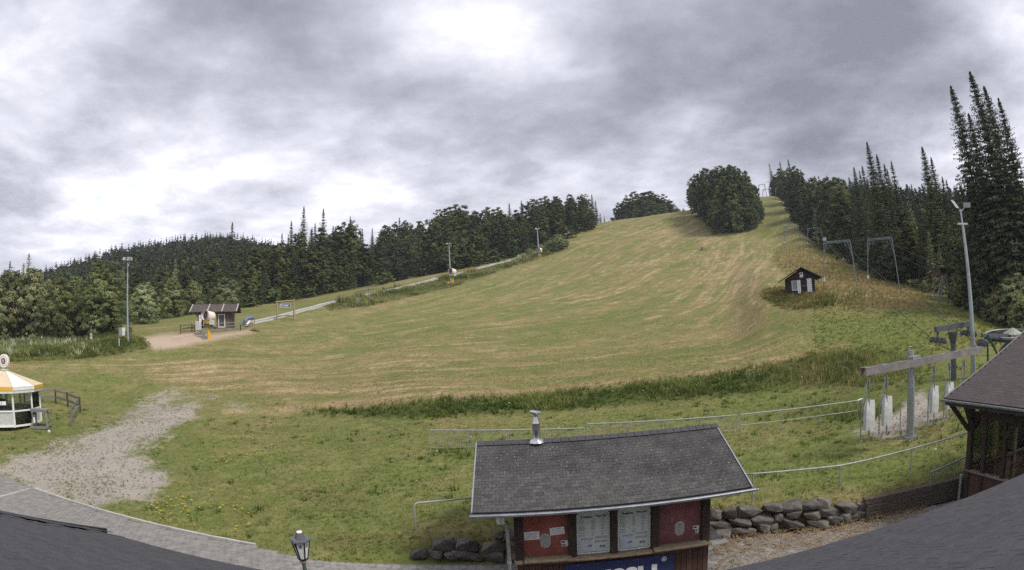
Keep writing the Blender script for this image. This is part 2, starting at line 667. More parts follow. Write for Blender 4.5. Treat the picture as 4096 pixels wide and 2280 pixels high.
GRAVEL = [(-40, 1900), (0, 1882), (110, 1845), (250, 1790), (400, 1735), (520, 1665), (570, 1628), (680, 1606), (765, 1615), (770, 1640), (700, 1690), (650, 1735), (560, 1780),
          (520, 1815), (560, 1860), (640, 1890), (630, 1950), (570, 1995), (480, 1985), (420, 2020), (380, 2036), (140, 1960), (0, 1900)]
GRAVEL2 = [(3385, 1725), (3470, 1700), (3590, 1655), (3660, 1560), (3700, 1560), (3730, 1640), (3810, 1655), (3790, 1675), (3700, 1690), (3560, 1745), (3430, 1745)]
SAND = [(575, 1352), (640, 1338), (760, 1333), (860, 1335), (1010, 1318), (1020, 1328), (900, 1352), (800, 1372), (700, 1392), (620, 1400), (585, 1375)]
HUTMOUND = [(3060, 1160), (3120, 1155), (3290, 1165), (3330, 1195), (3330, 1225), (3240, 1238), (3150, 1235), (3080, 1215), (3045, 1180)]
CHUTEVEG = [(1290, 1215), (1450, 1185), (1600, 1150), (1760, 1115), (1880, 1080), (2060, 1040), (2230, 990), (2250, 1000), (2160, 1030), (2050, 1065), (1960, 1095), (1800, 1150), (1620, 1190), (1450, 1228), (1320, 1238)]
TRACK = [(3110, 1000), (3220, 970), (3330, 1030), (3420, 1075), (3600, 1150), (3720, 1195), (3700, 1225), (3560, 1235), (3400, 1240), (3300, 1200), (3250, 1140), (3140, 1090), (3090, 1040)]
LIP = [(900, 1648), (1250, 1628), (1500, 1612), (1750, 1590), (2100, 1568), (2400, 1540), (2700, 1505), (2950, 1470), (3150, 1430), (3390, 1382)]


def line_d(x, y, pts):
    d = np.full(x.shape, 1e9)
    P = np.array(pts, float)
    for a, b in zip(P[:-1], P[1:]):
        e = b - a
        t = np.clip(((x - a[0]) * e[0] + (y - a[1]) * e[1]) / (e @ e), 0, 1)
        d = np.minimum(d, np.hypot(x - a[0] - t * e[0], (y - a[1] - t * e[1])))
    return d


def blob(x, y, cx, cy, rx, ry):
    return np.exp(-((x - cx) / rx) ** 2 - ((y - cy) / ry) ** 2)


def zones():
    x, y = PX, PY
    near = FRONT & (TR < 330)
    grav = np.maximum(soft(poly_sd(x, y, GRAVEL) + 10, 80), .9 * soft(poly_sd(x, y, GRAVEL2), 40))
    grav = np.maximum(grav, .42 * blob(x, y, 950, 1620, 110, 40))
    grav = np.maximum(grav, .4 * blob(x, y, 860, 1590, 60, 25))
    grav = np.maximum(grav, .25 * blob(x, y, 330, 1960, 130, 40))
    sand = soft(poly_sd(x, y, SAND), 10)
    rough = np.zeros_like(x)
    # bank face below the lip, verge by the bushes on the left, strip along the chute, mound of the hut
    vb = np.clip(1 - np.abs(TVV - 5.55) / .62, 0, 1) * np.clip((x - 1150) / 500, 0, 1) * np.clip((3700 - x) / 300, 0, 1)
    rough = np.maximum(rough, np.clip(vb * 1.6, 0, 1))
    rough = np.maximum(rough, soft(poly_sd(x, y, [(-60, 1448), (150, 1442), (350, 1432), (480, 1412), (600, 1388), (560, 1360), (480, 1340), (300, 1330), (-60, 1380)]), 16))
    rough = np.maximum(rough, .8 * soft(poly_sd(x, y, CHUTEVEG), 10))
    rough = np.maximum(rough, .5 * soft(poly_sd(x, y, HUTMOUND), 14))
    rough = np.maximum(rough, .7 * blob(x, y, 3450, 1650, 330, 55) * (TVV < 5.2))
    rough = np.maximum(rough, .8 * (TVV > 10.02) * (TR > 100))
    dry = np.full_like(x, .30)
    mead = np.clip((TVV - 5.85) / .2, 0, 1)
    dry = dry * (1 - mead) + .49 * mead
    for (cx, cy_, rx, ry, a) in [(850, 1500, 260, 60, .3), (1700, 1560, 500, 45, .25), (2950, 1080, 160, 150, .3), (2500, 1100, 300, 150, .08), (2450, 960, 250, 50, .1), (1500, 1450, 400, 60, .08),
                                 (2650, 910, 140, 45, .2), (700, 1620, 200, 60, .2), (1100, 1680, 220, 60, .22), (950, 1790, 160, 60, .12), (1300, 2210, 200, 30, .2), (3300, 2010, 200, 30, .15), (3600, 1990, 260, 40, .25),
                                 (1450, 1205, 120, 20, .25), (2900, 1330, 300, 60, .1), (1750, 2130, 160, 40, .2), (800, 1290, 300, 30, -.15), (1200, 1420, 400, 50, -.05), (2300, 1290, 250, 60, -.08),
                                 (3500, 1330, 300, 90, -.45), (3050, 860, 70, 110, -.25), (200, 1530, 240, 60, -.02), (2450, 1850, 400, 60, -.18), (3100, 1850, 350, 60, -.2), (3400, 1900, 300, 60, -.2),
                                 (1200, 1980, 260, 80, -.1), (700, 1470, 200, 30, .15), (1500, 1570, 160, 30, .2)]:
        dry = dry + a * blob(x, y, cx, cy_, rx, ry)
    tr = soft(poly_sd(x, y, TRACK), 30)
    dry = np.maximum(dry, tr * .92)
    edge = np.clip(1 - line_d(x, y, [(985, 1225), (1240, 1190), (1500, 1142), (1800, 1092), (2050, 1035), (2200, 985)]) / 22, 0, 1)
    dry = np.maximum(dry, edge * .8)
    lip = np.exp(-(line_d(x, y, LIP) / 13) ** 2)
    streak = mead * (TVV < 10.2) * (1 - tr) * np.clip(1 - soft(poly_sd(x, y, HUTMOUND), 20) - soft(poly_sd(x, y, CHUTEVEG), 20), 0, 1)
    streak = streak * (1 - np.clip((x - 3120) / 60, 0, 1))
    streak = np.maximum(streak, .35 * np.clip((TVV - 3.2) / .4, 0, 1) * (TVV < 5.2))
    # behind the chute the cut is old and even
    uy = np.interp(x, [985, 1240, 1500, 1800, 2050, 2230], [1300, 1235, 1185, 1125, 1050, 990])
    behind = np.clip((uy - y) / 10, 0, 1) * (x < 2240) * (TVV > 7)
    streak = streak * (1 - .8 * behind)
    dry = np.where(behind > 0, dry * (1 - behind) + np.maximum(.38, edge * .8) * behind, dry)
    g = lambda a: np.where(near, np.clip(a, 0, 1), 0)
    return g(grav), g(sand), np.where(near, g(rough), .8), np.where(near, np.clip(dry, 0, 1), .2), g(streak), g(lip)


ZG, ZS, ZR, ZD, ZK, ZL = zones()


def rbf_s():
    lines = [(46, [(500, 1600), (900, 1610), (1400, 1600), (2000, 1565), (2500, 1510), (3000, 1440), (3300, 1370)]),
             (52, [(300, 1540), (900, 1530), (1600, 1500), (2200, 1460), (2800, 1390), (3060, 1310), (3110, 1260), (3010, 1170), (3080, 980)]),
             (62, [(600, 1470), (1200, 1430), (1800, 1380), (2400, 1310), (2750, 1220), (2900, 1080), (2950, 955)]),
             (80, [(1000, 1370), (1500, 1320), (2000, 1230), (2300, 1150), (2500, 1050), (2700, 940)]),
             (105, [(1150, 1305), (1500, 1255), (1900, 1155), (2200, 1030), (2420, 910)]),
             (130, [(1300, 1215), (1600, 1155), (2000, 1045), (2380, 912)])]
    P, S = [], []
    for s, pts in lines:
        for k in range(len(pts) - 1):
            for t in (0, .5):
                q = pix(pts[k][0] * (1 - t) + pts[k + 1][0] * t, pts[k][1] * (1 - t) + pts[k + 1][1] * t)
                P.append((q.x, q.y))
                S.append(s)
    P, S = np.array(P) / 50, np.array(S, float)
    D = np.linalg.norm(P[:, None] - P[None], axis=-1)
    K = np.where(D > 0, D ** 2 * np.log(D + 1e-9), 0) + np.eye(len(P)) * .02
    n = len(P)
    A = np.zeros((n + 3, n + 3))
    A[:n, :n] = K
    A[:n, n] = 1
    A[:n, n + 1:] = P
    A[n, :n] = 1
    A[n + 1:, :n] = P.T
    w = np.linalg.solve(A, np.r_[S, 0, 0, 0])
    out = np.zeros(len(TV))
    Q = TV[:, :2] / 50
    for i in range(0, len(Q), 20000):
        q = Q[i:i + 20000]
        D = np.linalg.norm(q[:, None] - P[None], axis=-1)
        out[i:i + 20000] = np.where(D > 0, D ** 2 * np.log(D + 1e-9), 0) @ w[:n] + w[n] + q @ w[n + 1:]
    return out


TS = rbf_s()


def ground_mat():
    m = bpy.data.materials.new('meadow_ground')
    m.use_nodes = True
    N, L = m.node_tree.nodes, m.node_tree.links
    b = N['Principled BSDF']
    b.inputs['Roughness'].default_value = 0.95
    b.inputs['Specular IOR Level'].default_value = 0.1

    def nz(vec, scale, detail=4, rough=.6, dist=0):
        n = N.new('ShaderNodeTexNoise')
        n.inputs['Scale'].default_value = scale
        n.inputs['Detail'].default_value = detail
        n.inputs['Roughness'].default_value = rough
        n.inputs['Distortion'].default_value = dist
        L.new(vec, n.inputs['Vector'])
        return n.outputs['Fac']

    def mth(op, a, b_=None, c=None, clamp=False):
        n = N.new('ShaderNodeMath')
        n.operation = op
        n.use_clamp = clamp
        for i, v in enumerate((a, b_, c)):
            if v is None:
                continue
            if isinstance(v, (int, float)):
                n.inputs[i].default_value = v
            else:
                L.new(v, n.inputs[i])
        return n.outputs[0]

    def mix(f, c1, c2):
        n = N.new('ShaderNodeMixRGB')
        for i, v in enumerate((f, c1, c2)):
            if isinstance(v, tuple):
                n.inputs[i].default_value = (*v, 1)
            elif isinstance(v, (int, float)):
                n.inputs[i].default_value = v
            else:
                L.new(v, n.inputs[i])
        return n.outputs[0]

    def attr(nm):
        a = N.new('ShaderNodeAttribute')
        a.attribute_name = nm
        s = N.new('ShaderNodeSeparateColor')
        L.new(a.outputs['Color'], s.inputs[0])
        return s.outputs[0], s.outputs[1], s.outputs[2], a.outputs['Vector']
    grav, dry, rough, _ = attr('zone')
    streak, lip, sand, _ = attr('zone2')
    sx, sy, _z, sv = attr('flow')
    geo = N.new('ShaderNodeTexCoord')
    P = geo.outputs['Object']
    big = nz(P, .06, 5, .55)
    mid = nz(P, .35, 6, .65, .3)
    fine = nz(P, 2.6, 5, .7)
    grit = nz(P, 14, 3, .7)
    # flow coordinates: s across the swaths, t along them
    mp = N.new('ShaderNodeMapping')
    mp.inputs['Scale'].default_value = (.42, .035, 1)
    L.new(sv, mp.inputs[0])
    st1 = nz(mp.outputs[0], 1.0, 5, .65)
    mp2 = N.new('ShaderNodeMapping')
    mp2.inputs['Scale'].default_value = (1.5, .075, 1)
    mp2.inputs['Location'].default_value = (31, 7, 2)
    L.new(sv, mp2.inputs[0])
    st2 = nz(mp2.outputs[0], 1.0, 4, .7)
    mp3 = N.new('ShaderNodeMapping')
    mp3.inputs['Scale'].default_value = (3.4, .16, 1)
    mp3.inputs['Location'].default_value = (11, 3, 5)
    L.new(sv, mp3.inputs[0])
    st3 = nz(mp3.outputs[0], 1.0, 4, .7)
    green = mix(mth('MULTIPLY_ADD', fine, 2.2, -.6, clamp=True), (.088, .112, .028), (.172, .186, .060))
    green = mix(mth('MULTIPLY_ADD', mid, 2.6, -.95, clamp=True), green, (.118, .142, .040))
    tan = mix(mth('MULTIPLY_ADD', fine, 2.4, -.7, clamp=True), (.175, .145, .060), (.275, .220, .108))
    # dryness broken by noise
    d = mth('ADD', dry, mth('ADD', mth('MULTIPLY', mth('SUBTRACT', mid, .5), 1.7), mth('MULTIPLY', mth('SUBTRACT', big, .5), .9)))
    d = mth('ADD', d, mth('MULTIPLY', mth('SUBTRACT', fine, .5), .55))
    d = mth('ADD', d, mth('MULTIPLY', streak, mth('ADD', mth('MULTIPLY', mth('SUBTRACT', st1, .5), 2.0), mth('MULTIPLY', mth('SUBTRACT', st3, .5), 1.5))))
    col = mix(mth('MULTIPLY_ADD', d, 1.5, -.25, clamp=True), green, tan)
    lum = mth('MULTIPLY_ADD', nz(P, 1.1, 6, .78), 1.05, .48)
    vm = N.new('ShaderNodeVectorMath')
    vm.operation = 'SCALE'
    L.new(col, vm.inputs[0])
    L.new(lum, vm.inputs['Scale'])
    col = vm.outputs[0]
    # hay left lying in the swaths
    hay = mth('ADD', mth('MULTIPLY', st2, 1.0), mth('ADD', mth('MULTIPLY', st1, .55), mth('MULTIPLY', mid, .55)))
    hay = mth('ADD', hay, mth('MULTIPLY', mth('SUBTRACT', dry, .5), .45))
    patch = mth('MULTIPLY_ADD', nz(P, .9, 4, .7), 5.0, -2.0, clamp=True)
    hay = mth('MULTIPLY', mth('MULTIPLY_ADD', hay, 6.0, -6.75, clamp=True), mth('MULTIPLY', streak, mth('MULTIPLY_ADD', patch, .75, .25)))
    straw = mix(fine, (.36, .262, .150), (.50, .385, .245))
    col = mix(mth('MULTIPLY', hay, .9), col, straw)
    # dark gaps between swaths
    gap = mth('MULTIPLY', mth('ADD', mth('MULTIPLY_ADD', st2, -7, 2.8, clamp=True), mth('MULTIPLY_ADD', st3, -6, 2.3, clamp=True), clamp=True), streak)
    col = mix(mth('MULTIPLY', gap, .5), col, (.062, .078, .020))
    lipf = mth('MULTIPLY', lip, mth('MULTIPLY_ADD', mid, 3.0, -.75, clamp=True))
    col = mix(mth('MULTIPLY', lipf, .8), col, mix(fine, (.34, .24, .13), (.46, .34, .20)))
    rf = mth('MULTIPLY', rough, mth('MULTIPLY_ADD', mid, 1.5, .2, clamp=True))
    col = mix(mth('MULTIPLY', rf, .9), col, mix(mth('MULTIPLY_ADD', fine, 2.4, -.7, clamp=True), (.030, .046, .012), (.075, .105, .028)))
    col = mix(sand, col, mix(mid, (.34, .255, .185), (.46, .37, .28)))
    gf = mth('MULTIPLY_ADD', mth('ADD', mth('MULTIPLY_ADD', grav, 1.6, -.3), mth('ADD', mth('MULTIPLY', mth('SUBTRACT', fine, .5), 1.9), mth('MULTIPLY', mth('SUBTRACT', mid, .5), 2.2))), 2.2, -.6, clamp=True)
    gf = mth('MULTIPLY', gf, mth('MULTIPLY', grav, 3.0, clamp=True))
    gv = mix(mth('MULTIPLY_ADD', grit, 2.6, -.8, clamp=True), (.205, .185, .155), (.40, .365, .32))
    gv = mix(mth('MULTIPLY_ADD', mid, 2.6, -.95, clamp=True), gv, (.34, .30, .25))
    gv = mix(mth('MULTIPLY_ADD', nz(P, 1.3, 5, .7), 5.0, -2.75, clamp=True), gv, (.125, .130, .060))
    gv = mix(mth('MULTIPLY_ADD', grit, 9, -5.9, clamp=True), gv, (.58, .55, .51))
    col = mix(gf, col, gv)
    L.new(col, b.inputs['Base Color'])
    bp = N.new('ShaderNodeBump')
    bp.inputs['Strength'].default_value = .55
    bp.inputs['Distance'].default_value = .12
    L.new(mth('ADD', mth('MULTIPLY', fine, 1.0), mth('MULTIPLY', grit, .35)), bp.inputs['Height'])
    L.new(bp.outputs[0], b.inputs['Normal'])
    return m


def ground_obj():
    me = mesh_np('ground', TV, TF, ground_mat(), smooth=True)
    n = len(TV)
    for nm, arr in (('zone', (ZG, ZD, ZR)), ('zone2', (ZK, ZL, ZS)), ('flow', (TS, TV[:, 0] * .55 + TV[:, 1] * .8, np.zeros(n)))):
        a = me.attributes.new(nm, 'FLOAT_COLOR', 'POINT')
        a.data.foreach_set('color', np.ascontiguousarray(np.c_[arr[0], arr[1], arr[2], np.ones(n)], np.float32).ravel())
    o = obj('ground', me)
    o['kind'] = 'structure'
    return o


ground_obj()

# ------------------------------------------------------------------ trees
def foliage_mat(name, tint, rv=.25, trans=.38):
    m = bpy.data.materials.new(name)
    m.use_nodes = True
    N, L = m.node_tree.nodes, m.node_tree.links
    N.clear()
    out = N.new('ShaderNodeOutputMaterial')
    a = N.new('ShaderNodeAttribute')
    a.attribute_name = 'col'
    oi = N.new('ShaderNodeObjectInfo')
    hs = N.new('ShaderNodeHueSaturation')
    mr = N.new('ShaderNodeMapRange')
    mr.inputs['To Min'].default_value, mr.inputs['To Max'].default_value = 1 - rv, 1 + rv
    L.new(oi.outputs['Random'], mr.inputs[0])
    L.new(mr.outputs[0], hs.inputs['Value'])
    mu = N.new('ShaderNodeMath')
    mu.operation = 'FRACT'
    m2 = N.new('ShaderNodeMath')
    m2.operation = 'MULTIPLY'
    m2.inputs[1].default_value = 7.3
    L.new(oi.outputs['Random'], m2.inputs[0])
    L.new(m2.outputs[0], mu.inputs[0])
    mh = N.new('ShaderNodeMapRange')
    mh.inputs['To Min'].default_value, mh.inputs['To Max'].default_value = .475, .515
    L.new(mu.outputs[0], mh.inputs[0])
    L.new(mh.outputs[0], hs.inputs['Hue'])
    mx = N.new('ShaderNodeMixRGB')
    mx.blend_type = 'MULTIPLY'
    mx.inputs[0].default_value = 1
    mx.inputs[2].default_value = (*tint, 1)
    L.new(a.outputs['Color'], mx.inputs[1])
    L.new(mx.outputs[0], hs.inputs['Color'])
    df = N.new('ShaderNodeBsdfDiffuse')
    tr = N.new('ShaderNodeBsdfTranslucent')
    L.new(hs.outputs[0], df.inputs[0])
    L.new(hs.outputs[0], tr.inputs[0])
    ms = N.new('ShaderNodeMixShader')
    ms.inputs[0].default_value = trans
    L.new(df.outputs[0], ms.inputs[1])
    L.new(tr.outputs[0], ms.inputs[2])
    L.new(ms.outputs[0], out.inputs[0])
    return m


M_BARK = mat('bark', (.055, .042, .032), (.12, .10, .08), .95, 6, stretch=(1, 1, .2))
M_BROAD = foliage_mat('broadleaf_foliage', (1, 1, 1))
M_SPRUCE = foliage_mat('spruce_foliage', (1, 1, 1), .2, .15)
M_PALE = foliage_mat('pale_foliage', (1.55, 1.5, 1.7))


def unit(v):
    return v / (np.linalg.norm(v, axis=-1, keepdims=True) + 1e-9)


def cards(C, Nn, S, g, asp=1.0):
    """leaf cards: centres, normals, sizes -> irregular four-sided leaves"""
    n = len(C)
    t = unit(np.cross(Nn, g.normal(size=(n, 3))))
    b = np.cross(Nn, t)
    S = S[:, None]
    j = lambda: g.uniform(.7, 1.3, (n, 1))
    v = np.stack([C - t * S * j() * asp, C - b * S * j() * .6 + t * S * .15, C + t * S * j() * asp, C + b * S * j() * .6], 1).reshape(-1, 3)
    f = np.arange(4 * n).reshape(n, 4)
    return v, f


def crown_broad(seed, h, w, zb, prof, ncl, nleaf, leaf, base=(.112, .134, .052), squash=.7, nlobe=20):
    """lobes (boughs) spread through the crown's outline, leaf clumps on each lobe, leaves on each clump"""
    g = np.random.default_rng(seed)
    xs = np.linspace(0, 1, len(prof))
    LT = (np.arange(nlobe) + g.random(nlobe)) / nlobe * .92 + .03
    LR = np.interp(LT, xs, prof) * w / 2
    LA = np.arange(nlobe) * 2.4 + g.normal(0, .4, nlobe)
    LS = w * g.uniform(.13, .22, nlobe) * (.6 + .6 * np.interp(LT, xs, prof))
    LC = np.stack([np.cos(LA) * np.maximum(0, LR - LS * .75), np.sin(LA) * np.maximum(0, LR - LS * .75), zb + LT * (h - zb) - LS * .3], 1)
    lv = 1 + .18 * g.normal(size=nlobe).clip(-1.5, 1.7)
    # core lobes keep the middle closed
    k2 = nlobe // 3
    CT = np.linspace(.12, .8, k2)
    LC = np.concatenate([LC, np.stack([g.normal(0, .05 * w, k2), g.normal(0, .05 * w, k2), zb + CT * (h - zb)], 1)])
    LS = np.concatenate([LS, np.interp(CT, xs, prof) * w * .27])
    lv = np.concatenate([lv, np.full(k2, .85)])
    pr = LS ** 2
    li = g.choice(len(LS), ncl, p=pr / pr.sum())
    dd = unit(g.normal(size=(ncl, 3)) + np.array([0, 0, .25]))
    C = LC[li] + dd * (LS[li, None] * g.uniform(.55, 1.08, (ncl, 1))) * np.array([1, 1, 1.15])
    C[:, 2] = np.maximum(C[:, 2], zb * .5 + .1)
    C[:, 2] = np.where(C[:, 2] > h * .97, h * .97 + (C[:, 2] - h * .97) * .35, C[:, 2])
    n, k = ncl, nleaf
    cr = (.026 + .03 * g.random(n)) * w
    dirs = unit(g.normal(size=(n, k, 3)) + np.array([0, 0, .3]) + .4 * dd[:, None])
    pos = C[:, None] + dirs * (cr[:, None, None] * g.uniform(.3, 1.25, (n, k, 1))) * np.array([1.3, 1.3, squash])
    ctr = np.array([0, 0, zb + (h - zb) * .42])
    outw = unit((C - ctr) * np.array([1, 1, .8]))
    nor = unit(.45 * dirs + .40 * dd[:, None] + .95 * outw[:, None] + g.normal(size=dirs.shape) * .32 + np.array([0, 0, .22]))
    size = leaf * g.uniform(.55, 1.25, n * k)
    v, f = cards(pos.reshape(-1, 3), nor.reshape(-1, 3), size, g)
    cv = np.array(base)[None] * (lv[li] * (1 + .12 * g.normal(size=n).clip(-1.6, 1.8)))[:, None]
    cv = cv * (1 + np.array([.35, .12, 0])[None] * g.normal(size=(n, 1)).clip(-.7, 1.2) * .5)
    c = np.repeat(cv, k, 0) * g.uniform(.82, 1.2, (n * k, 1))
    return v, f, np.repeat(c, 4, 0).clip(.004, .4)


def crown_spruce(seed, h, w, zb, levels, nb, npos, leaf, base=(.062, .076, .042), gap=0.0, power=.85, q4=3):
    g = np.random.default_rng(seed)
    C, Nn, S, K = [], [], [], []
    for i in range(levels):
        t = 1 - (1 - (i + g.random() * .6) / levels) ** 1.3
        z = zb + (h - zb) * t
        R = w / 2 * ((1 - t) ** power * .985 + .010) * g.uniform(.82, 1.12)
        m = max(4, int(nb * (1 - .45 * t)))
        a0 = g.random() * 6.28
        for b in range(m):
            if g.random() < gap:
                continue
            a = a0 + 2 * np.pi * b / m + g.normal() * .22
            Lb = R * g.uniform(.62, 1.18)
            d = np.array([np.cos(a), np.sin(a), 0])
            sd = np.array([-d[1], d[0], 0])
            rise = np.interp(t, [0, .5, 1], [-.42, -.12, .45])
            cl = g.uniform(.75, 1.3)
            for s in np.linspace(.12, 1, max(3, int(npos * (.35 + .65 * (1 - t))))):
                p = d * Lb * s + np.array([0, 0, z + Lb * (rise * s - .22 * s * s + .14 * s ** 4)])
                ww = Lb * .34 * (1.1 - .75 * s)
                for q in range(q4):
                    off = sd * ww * g.uniform(-1, 1) + np.array([0, 0, -.25 * abs(g.normal()) * leaf * 1.3])
                    C.append(p + off)
                    nn = np.array([0, 0, 1.0]) * g.uniform(.1, .8) + d * g.uniform(.4, 1.1) + g.normal(size=3) * .45
                    Nn.append(nn)
                    S.append(leaf * g.uniform(.6, 1.2) * (1.05 - .70 * t))
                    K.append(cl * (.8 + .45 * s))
    C, Nn, S, K = np.array(C), unit(np.array(Nn)), np.array(S), np.array(K)
    v, f = cards(C, Nn, S, g)
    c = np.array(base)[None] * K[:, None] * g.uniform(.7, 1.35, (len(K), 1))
    return v, f, np.repeat(c, 4, 0).clip(.004, .4)


def trunk_mb(seed, h, r, limbs=6, zb=.3, w=6, lean=.02):
    g = random.Random(seed)
    mb = MB()
    path = [(g.gauss(0, lean) * h * k / 6, g.gauss(0, lean) * h * k / 6, h * k / 6 - (.4 if k == 0 else 0)) for k in range(7)]
    mb.tube(path, [r * (1.25 if k == 0 else 1 - .92 * k / 6) for k in range(7)], 8)
    for i in range(limbs):
        t = zb + (0.85 - zb) * i / max(1, limbs)
        k = t * 6
        a, b = path[int(k)], path[min(6, int(k) + 1)]
        p = Vector(a).lerp(Vector(b), k - int(k))
        an = g.random() * 6.28
        Ln = w * .36 * (1.15 - t)
        mb.tube([p, p + Vector((math.cos(an) * Ln * .5, math.sin(an) * Ln * .5, Ln * .28)), p + Vector((math.cos(an) * Ln, math.sin(an) * Ln, Ln * .7))], [r * .45 * (1 - t * .6), r * .3 * (1 - t * .6), r * .08], 5)
    return mb


PROTO = {}


def proto(kind, h, crown, trunk, m):
    v, f, c = crown
    me = mesh_np('crown', v, f, m, c)
    tm = trunk.mesh('trunk')
    tm.materials.append(M_BARK)
    PROTO.setdefault(kind, []).append((h, me, tm))


EGG = [.25, .62, .88, 1, .97, .86, .66, .36, .08]
CONE = [.45, .85, 1, .92, .78, .62, .45, .26, .06]
ROUND = [.35, .8, .98, 1, .95, .84, .64, .4, .12]
TALLB = [.35, .75, .95, 1, .96, .9, .8, .6, .2]
for s in range(4):
    proto('beech', 20, crown_broad(100 + s, 20, 12.5, 1.2, (TALLB, CONE, EGG, TALLB)[s], 520, 30, .36), trunk_mb(s, 16, .28, 6, .2, 11), M_BROAD)
for s in range(3):
    proto('maple', 14, crown_broad(120 + s, 14, 11.5, .6, (ROUND, EGG, ROUND)[s], 700, 36, .22, (.235, .262, .115)), trunk_mb(20 + s, 11, .2, 7, .12, 10), M_BROAD)
for s in range(2):
    proto('willow', 8, crown_broad(140 + s, 8, 9.5, .2, ROUND, 480, 36, .17, (.27, .30, .15)), trunk_mb(30 + s, 6, .14, 7, .1, 8), M_BROAD)
for s in range(4):
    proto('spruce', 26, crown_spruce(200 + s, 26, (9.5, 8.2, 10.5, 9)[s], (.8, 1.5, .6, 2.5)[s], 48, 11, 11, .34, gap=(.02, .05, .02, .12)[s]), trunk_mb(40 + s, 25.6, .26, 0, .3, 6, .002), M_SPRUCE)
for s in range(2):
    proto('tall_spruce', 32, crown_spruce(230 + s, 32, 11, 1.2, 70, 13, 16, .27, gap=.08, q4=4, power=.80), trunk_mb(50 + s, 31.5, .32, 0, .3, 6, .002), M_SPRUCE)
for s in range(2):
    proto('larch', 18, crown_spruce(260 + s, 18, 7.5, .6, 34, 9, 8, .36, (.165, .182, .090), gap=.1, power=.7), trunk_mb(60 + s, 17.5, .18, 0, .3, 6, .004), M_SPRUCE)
for s in range(3):
    proto('shrub', 3, crown_broad(300 + s, 3, 3.6, .0, ROUND, 110, 32, .12, (.13, .165, .06)), trunk_mb(70 + s, 2, .05, 5, .1, 3), M_BROAD)

LABELS = {}
NTREE = [0]


def tree(kind, p, h, label, group, name=None, wid=1.0, cat='tree', var=None):
    lst = PROTO[kind]
    hh, cm, tm = lst[(NTREE[0] * 7 + 3) % len(lst)] if var is None else lst[var % len(lst)]
    NTREE[0] += 1
    s = h / hh
    o = thing(name or {'beech': 'beech_tree', 'maple': 'leafy_tree', 'willow': 'willow_tree', 'spruce': 'spruce_tree', 'tall_spruce': 'spruce_tree', 'larch': 'larch_tree', 'shrub': 'shrub'}[kind], label, cat, (p[0], p[1], p[2] - .15), group)
    o.scale = (s * wid, s * wid, s)
    o.rotation_euler = (0, 0, rnd.random() * 6.28)
    obj('foliage' if cat == 'shrub' else 'crown', cm, o)
    obj('stem' if cat == 'shrub' else 'trunk', tm, o)
    return o


def zone(px, z):
    return next(n for lim, n in z if px < lim)


def ipl(pts, x):
    return float(np.interp(x, [p[0] for p in pts], [p[1] for p in pts]))


# --- row of leafy trees behind the left floodlight mast
for (px, by, ty, kind, wid) in [(-60, 1400, 1078, 'willow', .75), (40, 1395, 1066, 'maple', .95), (140, 1400, 1072, 'willow', .72), (235, 1385, 1088, 'maple', .85)]:
    b = gpr(px, 84 + rnd.random() * 8, by)
    tree(kind, b, hgt(px, ty, b), 'leafy tree in the dense row behind the flowering verge', 'trees behind the flowering verge', wid=wid)
b = gpr(415, 76, 1365)
tree('maple', b, hgt(425, 1026, b), 'big bushy tree beside the floodlight mast with the grey cabinet', None, wid=.98, var=0)
b = gpr(310, 79, 1370)
tree('maple', b, hgt(310, 1090, b), 'broad tree with brownish twigs beside the no entry sign', None, wid=.9)
for (px, r, ty, wid, lab) in [(575, 100, 1128, .8, 'rounded tree just right of the cabinet floodlight mast'), (690, 112, 1103, .85, 'dark leafy tree behind the field left of the snack hut'), (780, 118, 1115, .85, 'dark green tree behind the roof of the snack hut')]:
    b = gpr(px, r, 1290)
    tree('willow' if px < 600 else 'maple', b, hgt(px, ty, b), lab, None, wid=wid)
b = gpr(905, 112, 1240)
tree('willow', b, hgt(905, 1108, b), 'pale green rounded willow at the field edge by the snack hut', None, wid=.95)
for (px, r, ty) in [(855, 128, 1150), (640, 118, 1215), (745, 120, 1235), (560, 112, 1245), (985, 122, 1178), (1030, 128, 1165), (520, 108, 1200)]:
    b = gpr(px, r, 1250)
    tree('shrub', b, hgt(px, ty, b), 'green shrub at the foot of the wood behind the snack hut', 'shrubs along the wood edge', wid=1.2, cat='shrub')
# --- wood between that row and the far hill
for (px, r, ty, kind) in [(540, 150, 1075, 'beech'), (600, 165, 1050, 'spruce'), (650, 150, 1060, 'beech'), (700, 170, 1030, 'larch'), (745, 150, 1045, 'beech'), (800, 165, 1010, 'spruce'), (850, 150, 1020, 'beech'),
                          (895, 165, 985, 'spruce'), (925, 150, 885, 'spruce'), (960, 170, 975, 'beech'), (985, 150, 1010, 'spruce'), (1020, 165, 990, 'beech'), (460, 160, 1110, 'beech'), (610, 140, 1120, 'beech'),
                          (720, 140, 1090, 'spruce'), (880, 138, 1075, 'beech'), (1010, 140, 1060, 'beech'), (90, 150, 1050, 'larch'), (35, 160, 1040, 'spruce'), (110, 170, 1010, 'larch')]:
    b = gpr(px, r, 1200)
    tree(kind, b, hgt(px, ty, b), {'beech': 'dark beech in the wood below the far hill', 'spruce': 'dark spruce in the wood below the far hill', 'larch': 'pale larch rising out of the wood below the far hill'}[kind], 'trees of the wood below the far hill', wid=.95)
